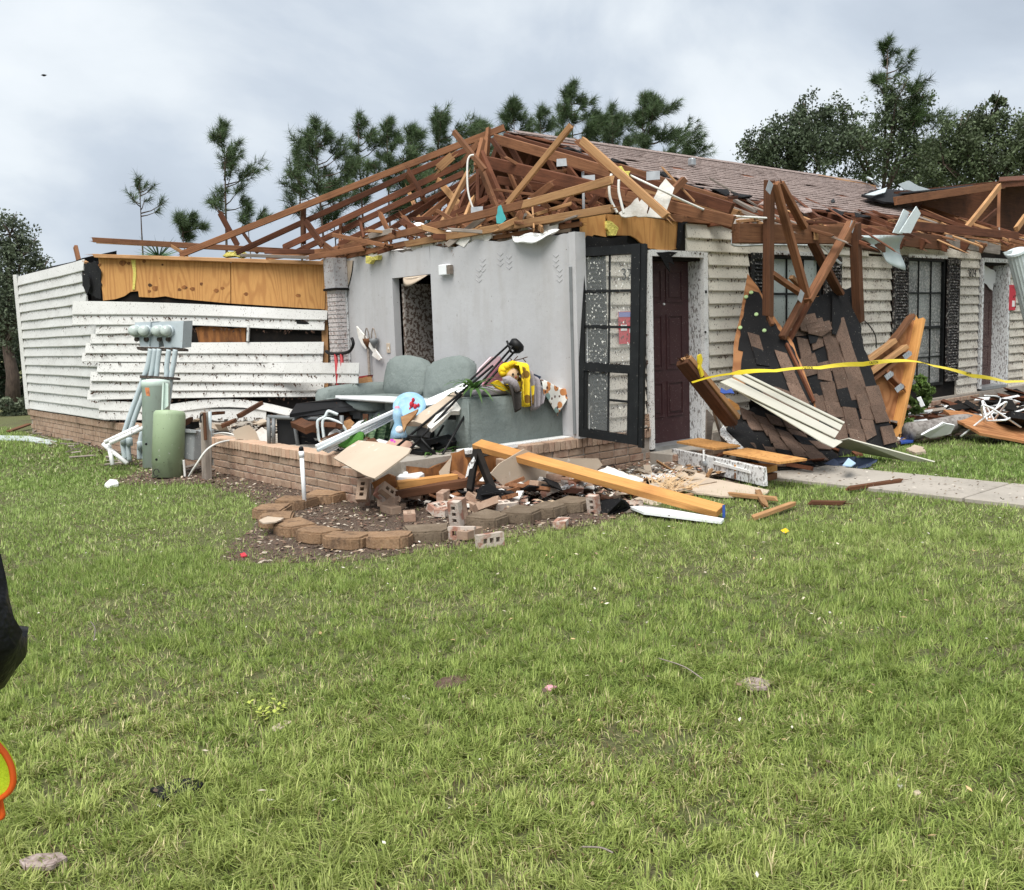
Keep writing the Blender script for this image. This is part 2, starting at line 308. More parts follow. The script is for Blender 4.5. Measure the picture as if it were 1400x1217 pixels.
class MB:
    def __init__(s): s.v = []; s.f = []; s.mi = []; s.cur = 0
    def add(s, vs, fs):
        n = len(s.v); s.v += [Vector(p) for p in vs]
        for f in fs: s.f.append([n + i for i in f]); s.mi.append(s.cur)
        return s
    def box(s, c, size, rot=None):
        hx, hy, hz = size[0] / 2, size[1] / 2, size[2] / 2; c = Vector(c)
        P = [Vector((x, y, z)) for z in (-hz, hz) for y in (-hy, hy) for x in (-hx, hx)]
        if rot is not None: P = [rot @ p for p in P]
        return s.add([c + p for p in P], [(0, 2, 3, 1), (4, 5, 7, 6), (0, 1, 5, 4), (2, 6, 7, 3), (0, 4, 6, 2), (1, 3, 7, 5)])
    def bx(s, a, b):
        a, b = Vector(a), Vector(b)
        return s.box((a + b) / 2, (abs(b.x - a.x), abs(b.y - a.y), abs(b.z - a.z)))
    def prism(s, pts, vec):
        pts = [Vector(p) for p in pts]; n = len(pts); vec = Vector(vec)
        fs = [tuple(range(n)), tuple(range(2 * n - 1, n - 1, -1))] + [(i, i + n, (i + 1) % n + n, (i + 1) % n) for i in range(n)]
        return s.add(pts + [p + vec for p in pts], fs)
    def tube(s, path, r, seg=8, cap=True):
        path = [Vector(p) for p in path]; n = len(path); rr = r if isinstance(r, (list, tuple)) else [r] * n
        base = len(s.v); up = None
        for i, p in enumerate(path):
            t = (path[min(i + 1, n - 1)] - path[max(i - 1, 0)]).normalized()
            if up is None: up = t.orthogonal().normalized()
            up = (up - t * up.dot(t)); up = up.normalized() if up.length > 1e-6 else t.orthogonal().normalized()
            w = t.cross(up)
            for k in range(seg):
                a = 2 * math.pi * k / seg; s.v.append(p + (up * math.cos(a) + w * math.sin(a)) * rr[i])
        for i in range(n - 1):
            for k in range(seg):
                a, b2 = base + i * seg + k, base + i * seg + (k + 1) % seg
                s.f.append([a, b2, b2 + seg, a + seg]); s.mi.append(s.cur)
        if cap:
            s.f.append([base + k for k in range(seg)][::-1]); s.mi.append(s.cur)
            s.f.append([base + (n - 1) * seg + k for k in range(seg)]); s.mi.append(s.cur)
        return s
    def lathe(s, prof, c, seg=24, axis=None):
        c = Vector(c); R = axis.to_track_quat('Z', 'Y').to_matrix() if axis is not None else Matrix.Identity(3)
        base = len(s.v); n = len(prof)
        for r, z in prof:
            for k in range(seg):
                a = 2 * math.pi * k / seg; s.v.append(c + R @ Vector((r * math.cos(a), r * math.sin(a), z)))
        for i in range(n - 1):
            for k in range(seg):
                a, b2 = base + i * seg + k, base + i * seg + (k + 1) % seg
                s.f.append([a, b2, b2 + seg, a + seg]); s.mi.append(s.cur)
        s.f.append([base + k for k in range(seg)][::-1]); s.mi.append(s.cur)
        s.f.append([base + (n - 1) * seg + k for k in range(seg)]); s.mi.append(s.cur)
        return s
    def grid(s, fn, nu, nv, thick=None):
        """sheet fn(a, b) -> point, a and b in 0..1; thick: offset vector or fn for the back side"""
        base = len(s.v); W2 = nv + 1
        for i in range(nu + 1):
            for j in range(nv + 1): s.v.append(Vector(fn(i / nu, j / nv)))
        for i in range(nu):
            for j in range(nv):
                a = base + i * W2 + j; s.f.append([a, a + 1, a + W2 + 1, a + W2]); s.mi.append(s.cur)
        if thick is not None:
            b0 = len(s.v); N = (nu + 1) * W2; t = Vector(thick)
            for k in range(N): s.v.append(s.v[base + k] + t)
            for i in range(nu):
                for j in range(nv):
                    a = b0 + i * W2 + j; s.f.append([a + W2, a + W2 + 1, a + 1, a]); s.mi.append(s.cur)
            rim = [i * W2 for i in range(nu + 1)] + [nu * W2 + j for j in range(1, nv + 1)] + [i * W2 + nv for i in range(nu - 1, -1, -1)] + [j for j in range(nv - 1, 0, -1)]
            for k in range(len(rim)):
                a, b2 = rim[k], rim[(k + 1) % len(rim)]
                s.f.append([base + a, base + b2, b0 + b2, b0 + a]); s.mi.append(s.cur)
        return s
    def mesh(s, name, mat, smooth=False, c=None):
        me = bpy.data.meshes.new(name)
        me.from_pydata([p - c for p in s.v] if c is not None else s.v, [], s.f)
        for m in (mat if isinstance(mat, (list, tuple)) else [mat]): me.materials.append(mats[m] if isinstance(m, str) else m)
        if isinstance(mat, (list, tuple)): me.polygons.foreach_set('material_index', s.mi)
        if smooth: me.polygons.foreach_set('use_smooth', [True] * len(me.polygons))
        me.update(); return me
    def build(s, name, mat, parent=None, smooth=False, bevel=0.0, fix=True, **tg):
        lo = Vector([min(p[i] for p in s.v) for i in range(3)]); hi = Vector([max(p[i] for p in s.v) for i in range(3)])
        c = (lo + hi) / 2
        if parent is None: c.z = lo.z
        me = s.mesh(name, mat, smooth, c)
        if fix or bevel:
            b = bmesh.new(); b.from_mesh(me)
            if bevel: bmesh.ops.bevel(b, geom=list(b.edges), offset=bevel, segments=1, affect='EDGES', clamp_overlap=True)
            if fix: bmesh.ops.recalc_face_normals(b, faces=list(b.faces))
            b.to_mesh(me); b.free()
        o = put(me, name, c, parent)
        return tag(o, **tg)

def beam(name, p, q, w, h, mat, parent=None, up=(0, 0, 1), ragged=0.0, bevel=.004, **tg):
    """a straight piece of lumber from p to q; its length lies along local X so the grain follows it"""
    p, q = Vector(p), Vector(q); d = q - p; L = d.length; x = d.normalized(); up = Vector(up)
    y = up.cross(x); y = y.normalized() if y.length > 1e-4 else x.orthogonal().normalized(); z = x.cross(y)
    R = Matrix((x, y, z)).transposed()
    bow = random.uniform(-.006, .006) * L; n = 3
    vs, fs = [], []
    for i in range(n + 1):
        t = i / n; off = bow * math.sin(math.pi * t)
        for a, b in ((-1, -1), (1, -1), (1, 1), (-1, 1)):
            e = random.uniform(-1, 1) * ragged if i in (0, n) else 0
            vs.append((L * (t - .5) + e, a * w / 2 + off, b * h / 2))
    for i in range(n):
        for k in range(4): fs.append((i * 4 + k, i * 4 + (k + 1) % 4, i * 4 + 4 + (k + 1) % 4, i * 4 + 4 + k))
    fs += [(3, 2, 1, 0), tuple(n * 4 + k for k in range(4))]
    me = bpy.data.meshes.new(name); me.from_pydata(vs, [], fs); me.materials.append(mats[mat])
    b = bmesh.new(); b.from_mesh(me)
    if bevel: bmesh.ops.bevel(b, geom=[e for e in b.edges if e.calc_face_angle(0) > .7], offset=bevel, segments=1, affect='EDGES', clamp_overlap=True)
    bmesh.ops.recalc_face_normals(b, faces=list(b.faces))
    if ragged:
        for sg in (-1, 1):
            for _ in range(random.choice((0, 2, 3, 4))):
                y0, z0 = random.uniform(-.45, .35) * w, random.uniform(-.45, .35) * h; e = L / 2 - ragged; dy, dz = w * random.uniform(.1, .35), h * random.uniform(.1, .3); sp = random.uniform(.03, .05 + ragged * 2.5)
                a = [b.verts.new((sg * e, y0, z0)), b.verts.new((sg * e, y0 + dy, z0)), b.verts.new((sg * e, y0, z0 + dz)), b.verts.new((sg * (e + ragged + sp), y0 + random.uniform(-.01, .01), z0 + random.uniform(-.01, .01)))]
                for f in ((0, 1, 3), (1, 2, 3), (2, 0, 3)): b.faces.new([a[i] for i in f])
    b.to_mesh(me); b.free()
    return tag(put(me, name, (p + q) / 2, parent, R), **tg)

def jag(pts, amp, step=.06, close=True):
    """torn outline: subdivide each edge and push the new points about in the sheet's plane"""
    pts = [Vector(p) for p in pts]; out = []; n = len(pts)
    c = sum(pts, Vector()) / n
    for i in range(n if close else n - 1):
        a, b = pts[i], pts[(i + 1) % n]; k = max(1, int((b - a).length / step)); out.append(a)
        for j in range(1, k):
            p = a.lerp(b, j / k); out.append(p + (p - c).normalized() * random.uniform(-amp, amp) + (b - a).normalized() * random.uniform(-.3, .3) * step)
    if not close: out.append(pts[-1])
    return out
def sheet(name, pts, thick, mat, parent=None, torn=0.0, step=.06, **tg):
    pts = [Vector(p) for p in pts]
    n = Vector()
    for i in range(len(pts)): n += pts[i].cross(pts[(i + 1) % len(pts)])
    n.normalize()
    if n.dot(EYE - pts[0]) < 0: n = -n
    if torn: pts = jag(pts, torn, step)
    return MB().prism(pts, -n * thick).build(name, mat, parent, **tg)
def cable(name, path, r, mat, parent=None, n=6, **tg):
    P = [Vector(p) for p in path]; out = []
    for i in range(len(P) - 1):
        p0, p1, p2, p3 = P[max(i - 1, 0)], P[i], P[i + 1], P[min(i + 2, len(P) - 1)]
        for k in range(n):
            t = k / n
            out.append(.5 * ((2 * p1) + (p2 - p0) * t + (2 * p0 - 5 * p1 + 4 * p2 - p3) * t * t + (3 * p1 - p0 - 3 * p2 + p3) * t ** 3))
    out.append(P[-1])
    return MB().tube(out, r, 6).build(name, mat, parent, True, **tg)
def text(s, size, loc, right, up, mat, name, parent=None, **tg):
    cu = bpy.data.curves.new(name, 'FONT'); cu.body = s; cu.size = size; cu.align_x = 'CENTER'; cu.align_y = 'CENTER'; cu.extrude = .001
    o = bpy.data.objects.new(name, cu); COL.objects.link(o)
    me = bpy.data.meshes.new_from_object(o.evaluated_get(bpy.context.evaluated_depsgraph_get()))
    bpy.data.objects.remove(o); me.materials.clear(); me.materials.append(mats[mat]); me.name = name
    r, u = Vector(right).normalized(), Vector(up).normalized()
    return tag(put(me, name, loc, parent, Matrix((r, u, r.cross(u))).transposed()), **tg)
def inside(poly, x, y):
    """vectorised point-in-polygon"""
    r = np.zeros(len(x), bool); n = len(poly)
    for i in range(n):
        x1, y1 = poly[i][0], poly[i][1]; x2, y2 = poly[(i + 1) % n][0], poly[(i + 1) % n][1]
        if y1 == y2: continue
        c = ((y1 > y) != (y2 > y)) & (x < (x2 - x1) * (y - y1) / (y2 - y1) + x1); r ^= c
    return r
def soup(name, V, F, tint, mat, parent=None, smooth=False, **tg):
    """big triangle soup with a per-vertex tint: V (n,3), F (m,3)"""
    V = np.asarray(V, np.float32); F = np.asarray(F, np.int32)
    c = np.array([(V[:, 0].min() + V[:, 0].max()) / 2, (V[:, 1].min() + V[:, 1].max()) / 2, V[:, 2].min()], np.float32)
    me = bpy.data.meshes.new(name)
    me.vertices.add(len(V)); me.vertices.foreach_set('co', (V - c).ravel())
    me.loops.add(F.size); me.loops.foreach_set('vertex_index', F.ravel())
    me.polygons.add(len(F)); me.polygons.foreach_set('loop_start', np.arange(0, F.size, 3, dtype=np.int32))
    a = me.color_attributes.new('tint', 'FLOAT_COLOR', 'POINT')
    a.data.foreach_set('color', np.concatenate([tint, np.ones((len(V), 1))], 1).astype(np.float32).ravel())
    me.materials.append(mats[mat]); me.update(); me.validate()
    return tag(put(me, name, c, parent), **tg)

# ------------------------------------------------------------------ ground, path, beds
XW, YW = 4.4, 6.75          # planes of the side wall and of the front wall
lawn_b = MB()
def gz(x, y): return 0.0
xs = [-600, -150, -40] + [-10 + i * 1.0 for i in range(36)] + [40, 150, 600]
base = []
for i in range(len(xs)):
    for j in range(len(xs)): lawn_b.v.append(Vector((xs[i], xs[j] - 2, 0)))
nx = len(xs)
for i in range(nx - 1):
    for j in range(nx - 1): lawn_b.f.append([i * nx + j, (i + 1) * nx + j, (i + 1) * nx + j + 1, i * nx + j + 1]); lawn_b.mi.append(0)
lawn = lawn_b.build('lawn', 'soil', kind='structure', fix=False)

def flat(name, pts, z, mat, th=.02, amp=0.0, step=.2, **tg):
    P = [Vector((p[0], p[1], z)) for p in pts]
    if amp: P = jag(P, amp, step)
    return MB().prism(P, (0, 0, -th)).build(name, mat, **tg)
def px_poly(*uv): return [Pz(u, v) for u, v in uv]
path_poly = [(7.68, 5.55), (7.66, 4.0), (7.68, 0.0), (7.68, -9), (8.62, -9), (8.58, 3.0), (8.5, 4.9), (8.65, 5.6), (8.9, 6.55), (7.72, 6.55), (7.74, 6.0)]
# concrete walk in poured bays with a joint between them
for k, (ya, yb) in enumerate(((6.6, 5.02), (5.0, 3.42), (3.40, 1.82), (1.80, .2), (.18, -1.5), (-1.52, -9))):
    x1 = 8.95 if k == 0 else 8.6
    MB().bx((7.68, ya, -.1), (x1, yb, .035)).build('concrete_path', 'concrete', bevel=.008, kind='structure')
mulch_poly = px_poly((36, 592), (95, 602), (150, 618), (195, 640), (175, 652), (132, 662), (205, 664), (285, 662), (343, 682), (356, 700), (345, 725), (305, 752), (300, 766), (360, 770), (455, 770), (560, 757), (640, 745), (720, 732), (830, 715), (880, 694), (895, 668), (1010, 663), (1010, 640))
mulch_poly += [Vector((7.7, 6.8, 0)), Vector((4.6, 6.9, 0)), Vector((4.5, 18.3, 0))]
flat('mulch_bed', mulch_poly, .006, 'mulch', amp=.06, step=.25, kind='structure')
bed2 = [(9.0, 6.7), (8.75, 5.75), (10.0, 5.45), (11.2, 5.5), (12.6, 5.15), (14.2, 4.95), (17.5, 5.0), (17.5, 6.7)]
flat('planting_bed', bed2, .006, 'mulch', amp=.06, step=.25, kind='structure')

# ------------------------------------------------------------------ the house
HOUSE = thing('wrecked_house', 'storm wrecked house with its roof torn off and white siding on a brick base', 'house', (6.5, 8.5, 0))
MB().bx((4.62, 6.93, 0), (7.66, 14, .385)).build('floor_slab', 'concrete', HOUSE)
MB().bx((7.665, 7.1, 0), (17.5, 14, .383)).build('floor_slab', 'concrete', HOUSE)
sheet_pts = [(4.66, 6.915, .0), (5.78, 6.915, .0), (5.78, 6.915, .36), (5.5, 6.915, .33), (5.2, 6.915, .37), (4.9, 6.915, .30), (4.66, 6.915, .35)]
MB().prism(jag([Vector(p) for p in sheet_pts], .012, .06), (0, -.03, 0)).build('shade_facing', 'rot_ply', HOUSE)  # dark facing added over the slab edge to stand in for the darkness there
MB().bx((5.3, 6.86, .385), (6.64, 7.02, .42)).build('door_sill', 'white_paint', HOUSE)

def brick_mesh(L, D, Hh, mat, name, chamf=.005, jit=.003):
    m = MB().box((0, 0, 0), (L, D, Hh))
    for p in m.v: p += Vector([random.uniform(-jit, jit) for _ in range(3)])
    me = m.mesh(name, mat); b = bmesh.new(); b.from_mesh(me)
    bmesh.ops.bevel(b, geom=list(b.edges), offset=chamf, segments=1, affect='EDGES'); bmesh.ops.recalc_face_normals(b, faces=list(b.faces))
    b.to_mesh(me); b.free(); return me
BR = [brick_mesh(.205, .1, .068, 'brick', 'brick') for _ in range(5)]
BC = [brick_mesh(.066, .2, .095, 'brick_cap', 'brick') for _ in range(5)]
BCW = [brick_mesh(.066, .2, .095, 'brick', 'brick') for _ in range(4)]
RZ90 = Matrix.Rotation(math.pi / 2, 3, 'Z')
def jrot(a): return Matrix.Rotation(random.gauss(0, a), 3, 'X') @ Matrix.Rotation(random.gauss(0, a), 3, 'Z')
plinth = thing('brick_base', None, None, (XW, 9, 0)); plinth.parent = HOUSE; plinth.location = WL[plinth] - WL[HOUSE]
def course(axis, fixed, a, b, z, off, meshes=BR, pitch=.217, depth=.1, rot0=None):
    """one course of bricks along an axis at height z (course centre), faces set at the given plane"""
    t = a + off
    while t < b + .02:
        me = random.choice(meshes); j = random.gauss(0, .0035)
        loc = (fixed + depth / 2 + j, t, z) if axis == 'Y' else (t, fixed + depth / 2 + j, z)
        r = jrot(.008) @ (RZ90 if axis == 'Y' else Matrix.Identity(3))
        put(me, 'brick', loc, plinth, r); t += pitch
# near side wall: single bricks, broken away at its end
for k in range(4):
    z = .04 + .078 * k
    course('Y', XW, 7.32 + (.07, -.12, .02, .0)[k], 10.5, z, .1 if k % 2 else .0)
course('Y', XW - .022, 7.62, 10.5, .362, .0, BC, .0745, .2)
MB().bx((XW + .012, 7.36, 0), (XW + .19, 10.6, .315)).build('mortar_bed', 'mortar', plinth)
# far side wall: bricks under five pixels high, joined
fb = MB()
for k in range(4):
    t = 10.62 + (.1 if k % 2 else 0)
    while t < 18.2:
        fb.box((XW + .05 + random.gauss(0, .003), t, .04 + .078 * k), (.1, .205, .068)); t += .217
t = 10.56
while t < 18.25: fb.box((XW + .078, t, .362), (.2, .066, .095)); t += .0745
fb.build('far_bricks', 'brick', plinth, fix=False, kind='stuff')
MB().bx((XW + .012, 10.6, 0), (XW + .19, 18.2, .33)).build('mortar_bed', 'mortar', plinth)
# front ledge beneath the sofa end and the swinging window
for k in range(4):
    course('X', YW, 5.75 + (.05, .0, .1, -.02)[k], 7.62, .04 + .078 * k, .0 if k % 2 else .1)
course('X', YW - .022, 5.95, 7.68, .362, .0, BCW, .0745, .2)
for z in (.455, .53): course('X', YW, 7.53, 7.6, z, .08)
course('Y', 7.64, 6.86, 7.0, .04, 0); course('Y', 7.64, 6.86, 7.0, .118, 0)
MB().bx((5.8, YW + .012, 0), (7.70, YW + .19, .315)).build('mortar_bed', 'mortar', plinth)
# brick doorstep
for k in range(2): course('X', 6.42, 7.76, 8.45, .035 + .075 * k, .05 * k)
MB().bx((7.7, 6.45, 0), (8.6, 6.95, .155)).build('doorstep', 'concrete', HOUSE, bevel=.01)
# ledge of the front wall further along
for k in range(3): course('X', YW - .08, 12.4, 15.6, .05 + .078 * k, .1 if k % 2 else 0)
MB().bx((8.7, YW - .06, 0), (17.5, YW + .2, .27)).build('mortar_bed', 'mortar', plinth)

def lap_board(bot, top, out, name, mat, parent, lip=.031, **tg):
    """one course of lap siding: lower edge stands proud, upper edge tucks under the next"""
    bot = [Vector(p) for p in bot]; top = [Vector(p) for p in top]; o = Vector(out).normalized(); n = len(bot)
    m = MB(); vs = []
    for i in range(n): vs += [bot[i] - o * .004, bot[i] + o * lip, bot[i] + o * (lip + .002) + (top[i] - bot[i]) * .06, top[i] + o * .004, top[i] - o * .004]
    fs = []
    for i in range(n - 1):
        for k in range(5): fs.append((i * 5 + k, i * 5 + (k + 1) % 5, i * 5 + 5 + (k + 1) % 5, i * 5 + 5 + k))
    fs += [(4, 3, 2, 1, 0), tuple((n - 1) * 5 + k for k in range(5))]
    return m.add(vs, fs).build(name, mat, parent, **tg)
LITTER = []
def litter_line(a, b, out, n, drop=.0):
    for _ in range(n): LITTER.append((Vector(a).lerp(Vector(b), random.random()) + Vector((0, 0, -abs(random.gauss(0, .02)) - .002 - drop)), Vector(out)))

# far side wall of the house, siding still on
sw = thing('side_wall', None, None, (XW, 16, .4)); sw.parent = HOUSE; sw.location = WL[sw] - WL[HOUSE]
MB().bx((XW + .02, 13.7, .39), (XW + .12, 18.15, 2.66)).build('sheathing', 'dark_board', sw)
OUTX = Vector((-1, 0, 0))
pit = .1515
for k in range(15):
    z = .43 + pit * k
    ye = 13.95 + (.05 if k % 3 else -.12) + random.uniform(-.05, .05)
    if k >= 11: ye = 14.35
    ys = [18.12 - (18.12 - ye) * i / 6 for i in range(7)]
    bulge = [0.045 * math.sin(max(0, (15.2 - y)) * 1.1) * (1 if k > 3 else .4) + random.uniform(-.004, .006) for y in ys]
    lap_board([(XW - bb, y, z + random.uniform(-.003, .003)) for y, bb in zip(ys, bulge)], [(XW - bb, y, z + pit + .01) for y, bb in zip(ys, bulge)], OUTX, 'siding_board', 'siding', sw)
    litter_line((XW - .03, 18, z), (XW - .03, ye, z), OUTX, 60)
beam('corner_trim', (XW - .03, 18.16, .42), (XW - .03, 18.16, 2.74), .07, .07, 'siding', sw)
# ragged black roof edge over it
tops = [Px(u, v, XW + .02) for u, v in ((30, 380), (45, 372), (60, 368), (75, 364), (90, 362), (112, 353), (112, 366), (90, 371), (60, 378), (32, 388))]
MB().prism(jag(tops, .015, .12), (.5, 0, .12)).build('roof_edge', 'tar', sw)
beam('rafter_stub', Px(103, 337, XW + .3), Px(108, 358, XW + .3), .05, .09, 'mid_wood', sw)
sheet('torn_felt', [Px(u, v, XW - .05) for u, v in ((112, 362), (130, 358), (138, 372), (138, 408), (132, 408), (122, 402), (112, 376))], .01, 'tar', sw, .02)
sheet('torn_felt', [Px(u, v, XW - .10) for u, v in ((112, 374), (121, 380), (123, 392), (119, 404), (113, 390))], .01, 'tar', sw, .01)
beam('corner_stud', Px(117, 357, XW - .02), Px(117, 377, XW - .02), .05, .12, 'light_wood', sw)

# the wall panel the wind turned inwards, facing the lawn
A0, B0 = Vector((4.33, 13.72, 0)), Vector((6.55, 11.44, 0))
pw = thing('blown_in_wall', None, None, (5.4, 12.6, .5)); pw.parent = HOUSE; pw.location = WL[pw] - WL[HOUSE]
PP = Pl(A0, B0, A0 + Vector((0, 0, 1)))
PO = PP.n.copy()
sheet('sheathing', [PP(u, v, -.03) for u, v in ((136, 354), (445, 364), (445, 556), (392, 560), (300, 602), (180, 590), (150, 560))], .09, 'dark_board', pw)
# plywood band in two sheets, its lower edge torn
sheet('plywood_sheet', [PP(u, v, .0) for u, v in ((134, 350), (315, 355), (315, 415), (240, 408), (226, 405), (210, 407), (190, 406), (189, 398), (178, 399), (170, 405), (158, 409), (141, 411), (138, 380))], .02, 'plywood', pw)
sheet('plywood_sheet', [PP(u, v, .003) for u, v in ((316, 355), (445, 361), (444, 423), (316, 415))], .02, 'plywood', pw)
for u, v, w in ((168, 359, 6), (176, 360, 3), (205, 390, 3), (212, 394, 5), (204, 398, 3), (252, 393, 4), (245, 396, 3), (263, 395, 4), (296, 397, 4), (304, 394, 3), (275, 388, 3), (336, 402, 4), (408, 404, 4), (197, 357, 3), (222, 362, 2), (136, 362, 3)):
    c = PP(u, v, .004); MB().prism([c + (PP(u + w * math.cos(a) * random.uniform(.6, 1.1), v + w * math.sin(a) * random.uniform(.5, .9), .004) - c) for a in np.linspace(0, 6.28, 9)[:-1]], -PO * .003).build('knot_hole', 'rot_ply', pw)
sheet('foam_strip', [PP(u, v, .012) for u, v in ((179, 355), (185, 355), (186, 375), (184, 396), (181, 396), (182, 372))], .02, 'insulation', pw, .004, .03)
beam('top_plate', PP(130, 350, .03), PP(446, 360, .03), .11, .05, 'light_wood', pw, ragged=.05)
beam('corner_stud', PP(445, 362, -.04), PP(445, 560, -.04), .05, .09, 'light_wood', pw)
def rows(us, vt, vb, off=.03, mat='siding', dip=None, n=8, kick=0.0):
    """a siding course on the panel from sight-line edges: us = (left, right), tops and bottoms at each end"""
    bot, top = [], []
    for i in range(n + 1):
        t = i / n; u = us[0] + (us[1] - us[0]) * t; dv = dip(t) if dip else 0; of = off + kick * max(0, (u - 370) / 120) ** 2
        jw = random.uniform(-.25, .25); of += random.uniform(-.003, .004); bot.append(PP(u, vb[0] + (vb[1] - vb[0]) * t + dv + jw, of)); top.append(PP(u, vt[0] + (vt[1] - vt[0]) * t + dv, of))
    lap_board(bot, top, PO, 'siding_board', mat, pw)
    litter_line(bot[0] + PO * .02, bot[-1] + PO * .02, PO, int(abs(us[1] - us[0]) / 3.4))
S = lambda X: 100 + X / 3.5
T = lambda Y: 320 + Y / 3.5
sag = lambda t: 2.2 * math.sin(t * 3.1)
rows((S(0), S(1218)), (T(320), T(366)), (T(386), T(412)), dip=lambda t: -2.2 * math.sin(min(1, t * 1.2) * 3.14))
rows((S(0), S(1205)), (T(382), T(410)), (T(436), T(460)), .028, dip=lambda t: -2.8 * math.sin(min(1, t * 1.2) * 3.14))
rows((S(112), S(425)), (T(433), T(412)), (T(480), T(470)), .026)
rows((S(86), S(530)), (T(478), T(466)), (T(525), T(524)), .024)
rows((S(62), S(1200)), (T(522), T(516)), (T(570), T(574)), .03)
rows((S(46), S(1196)), (T(568), T(572)), (T(612), T(617)), .028)
rows((S(118), S(1370)), (T(616), T(616)), (T(662), T(668)), .045, n=14, kick=1.75)
rows((S(86), S(1366)), (T(658), T(664)), (T(704), T(714)), .043, n=14, kick=1.75)
rows((S(84), S(1202)), (T(700), T(712)), (T(750), T(750)), .03)
rows((S(72), S(1192)), (T(748), T(748)), (T(795), T(778)), .028, dip=lambda t: -1 * math.sin(t * 3.1))
rows((S(128), S(1092)), (T(795), T(850)), (T(843), T(884)), .03, dip=lambda t: -12 * math.sin(max(0, t - .35) / .65 * 3.14) if t > .35 else 0, n=14)
rows((S(150), S(925)), (T(832), T(838)), (T(888), T(896)), .034)
rows((S(128), S(200)), (T(838), T(842)), (T(882), T(888)), .03)
sheet('torn_siding', [PP(u, v, .05) for u, v in ((404, 437), (412, 436), (420, 440), (423, 443), (415, 444), (412, 448), (407, 446))], .006, 'black', pw)
sheet('torn_siding', [PP(u, v, .05) for u, v in ((448, 436), (455, 438), (454, 445), (448, 445))], .006, 'black', pw)
sheet('rotten_plywood', [PP(u, v, .0) for u, v in ((267, 448), (290, 445), (318, 450), (336, 446), (336, 470), (300, 468), (272, 470))], .012, 'rot_ply', pw, .006)
beam('window_trim', PP(340, 444, .04), PP(339, 467, .04), .05, .03, 'siding', pw)
sheet('rotten_plywood', [PP(u, v, -.02) for u, v in ((225, 574), (365, 576), (365, 600), (300, 604), (225, 590))], .02, 'rot_ply', pw)
sheet('rotten_plywood', [PP(u, v, -.0) for u, v in ((412, 560), (425, 552), (438, 546), (441, 540), (442, 560), (416, 566))], .02, 'mid_wood', pw, .01)
sheet('backing_sheet', [PP(u, v, -.012) for u, v in ((242, 441), (336, 446), (444, 460), (444, 472), (242, 472))], .012, 'dark_board', pw)
# bulged boards where both walls meet
for k, (u0, u1, v0, v1) in enumerate(((118, 150, 470, 474), (110, 148, 505, 508), (120, 150, 536, 540))):
    pass

# brick pier and gray room wall
MB().bx((6.47, 11.045, .385), (6.64, 11.26, 2.12)).build('pier', 'white_peel', HOUSE)
pier = MB()
for k in range(31):
    z = .42 + .055 * k
    pier.bx((6.455, 11.03, z), (6.6, 11.25, z + .043))
pier.build('pier_brick_face', M('painted speckled brick', (.52, .48, .47), [('n', 34, .52, .60, (.20, .13, .11), .7)], .9, (50, .004), spec=.1), HOUSE, kind='stuff', fix=False)
MB().bx((6.44, 11.01, 2.13), (6.64, 11.27, 2.52)).build('pier_cap', M('spattered gray drywall', (.46, .45, .46), [('n', 38, .56, .62, (.2, .14, .125), .75)], .9, spec=.1), HOUSE)
MB().bx((6.42, 10.99, 2.10), (6.64, 11.28, 2.13)).build('pier_ledge', 'dark_board', HOUSE)

gw = thing('room_wall', None, None, (6.68, 9, .4)); gw.parent = HOUSE; gw.location = WL[gw] - WL[HOUSE]
def wtop(y): return 2.44 + (y - 6.78) * .021 + .02 * math.sin(y * 7) + .01 * math.sin(y * 23)
ys = np.linspace(6.79, 9.16, 20)
out = [(6.65, y, wtop(y)) for y in ys]
ysb = np.linspace(9.98, 11.2, 9)
prof = [(6.65, 6.79, .39)] + out + [(6.65, 9.17, 2.19), (6.65, 9.17, .39)]
MB().prism(prof, (.1, 0, 0)).build('drywall_panel', 'gray_paint', gw)
prof = [(6.65, 9.98, .39), (6.65, 9.98, 2.19)] + [(6.65, y, wtop(y)) for y in ysb] + [(6.65, 11.2, .39)]
MB().prism(prof, (.1, 0, 0)).build('drywall_panel', 'gray_paint', gw)
prof = [(6.651, 9.17, 2.19)] + [(6.651, y, wtop(y)) for y in np.linspace(9.17, 9.98, 8)] + [(6.651, 9.98, 2.19)]
MB().prism(prof, (.1, 0, 0)).build('drywall_panel', 'gray_paint', gw)
MB().bx((6.60, 6.70, .41), (6.74, 6.79, 2.43)).build('corner_post', 'gray_paint', gw)
beam('corner_bead', (6.585, 6.76, .45), (6.585, 6.76, 2.1), .015, .03, 'gray_tube', gw)
# torn ceiling paper peeling over the top edge
def peel(a, b):
    y = 6.95 + a * .72; sgn = math.sin(a * math.pi) ** .7
    return Vector((6.64 - .10 * b * sgn - .008 - .02 * math.sin(b * 9) * sgn, y, 2.475 - .11 * b * sgn * (.4 + .6 * b) + .012 * math.sin(a * 13)))
MB().grid(peel, 12, 6, (.004, 0, .004)).build('peeling_paper', 'white_paint', gw, True)
def peel2(a, b):
    y = 9.22 + a * .5; return Vector((6.64 - .12 * b * math.sin(a * 3.1), y, 2.18 - .12 * b * b * math.sin(a * 3.1)))
MB().grid(peel2, 10, 5, (.004, 0, .004)).build('peeling_paper', 'drywall_paper', gw, True)
sheet('torn_drywall', [Px(u, v, 6.645) for u, v in ((471, 357), (483, 356), (480, 378), (476, 393), (472, 380))], .006, 'drywall_paper', gw)
cable('wall_crack', [Px(u, v, 6.647) for u, v in ((483, 357), (481, 374), (476, 394))], .008, 'ink', gw)
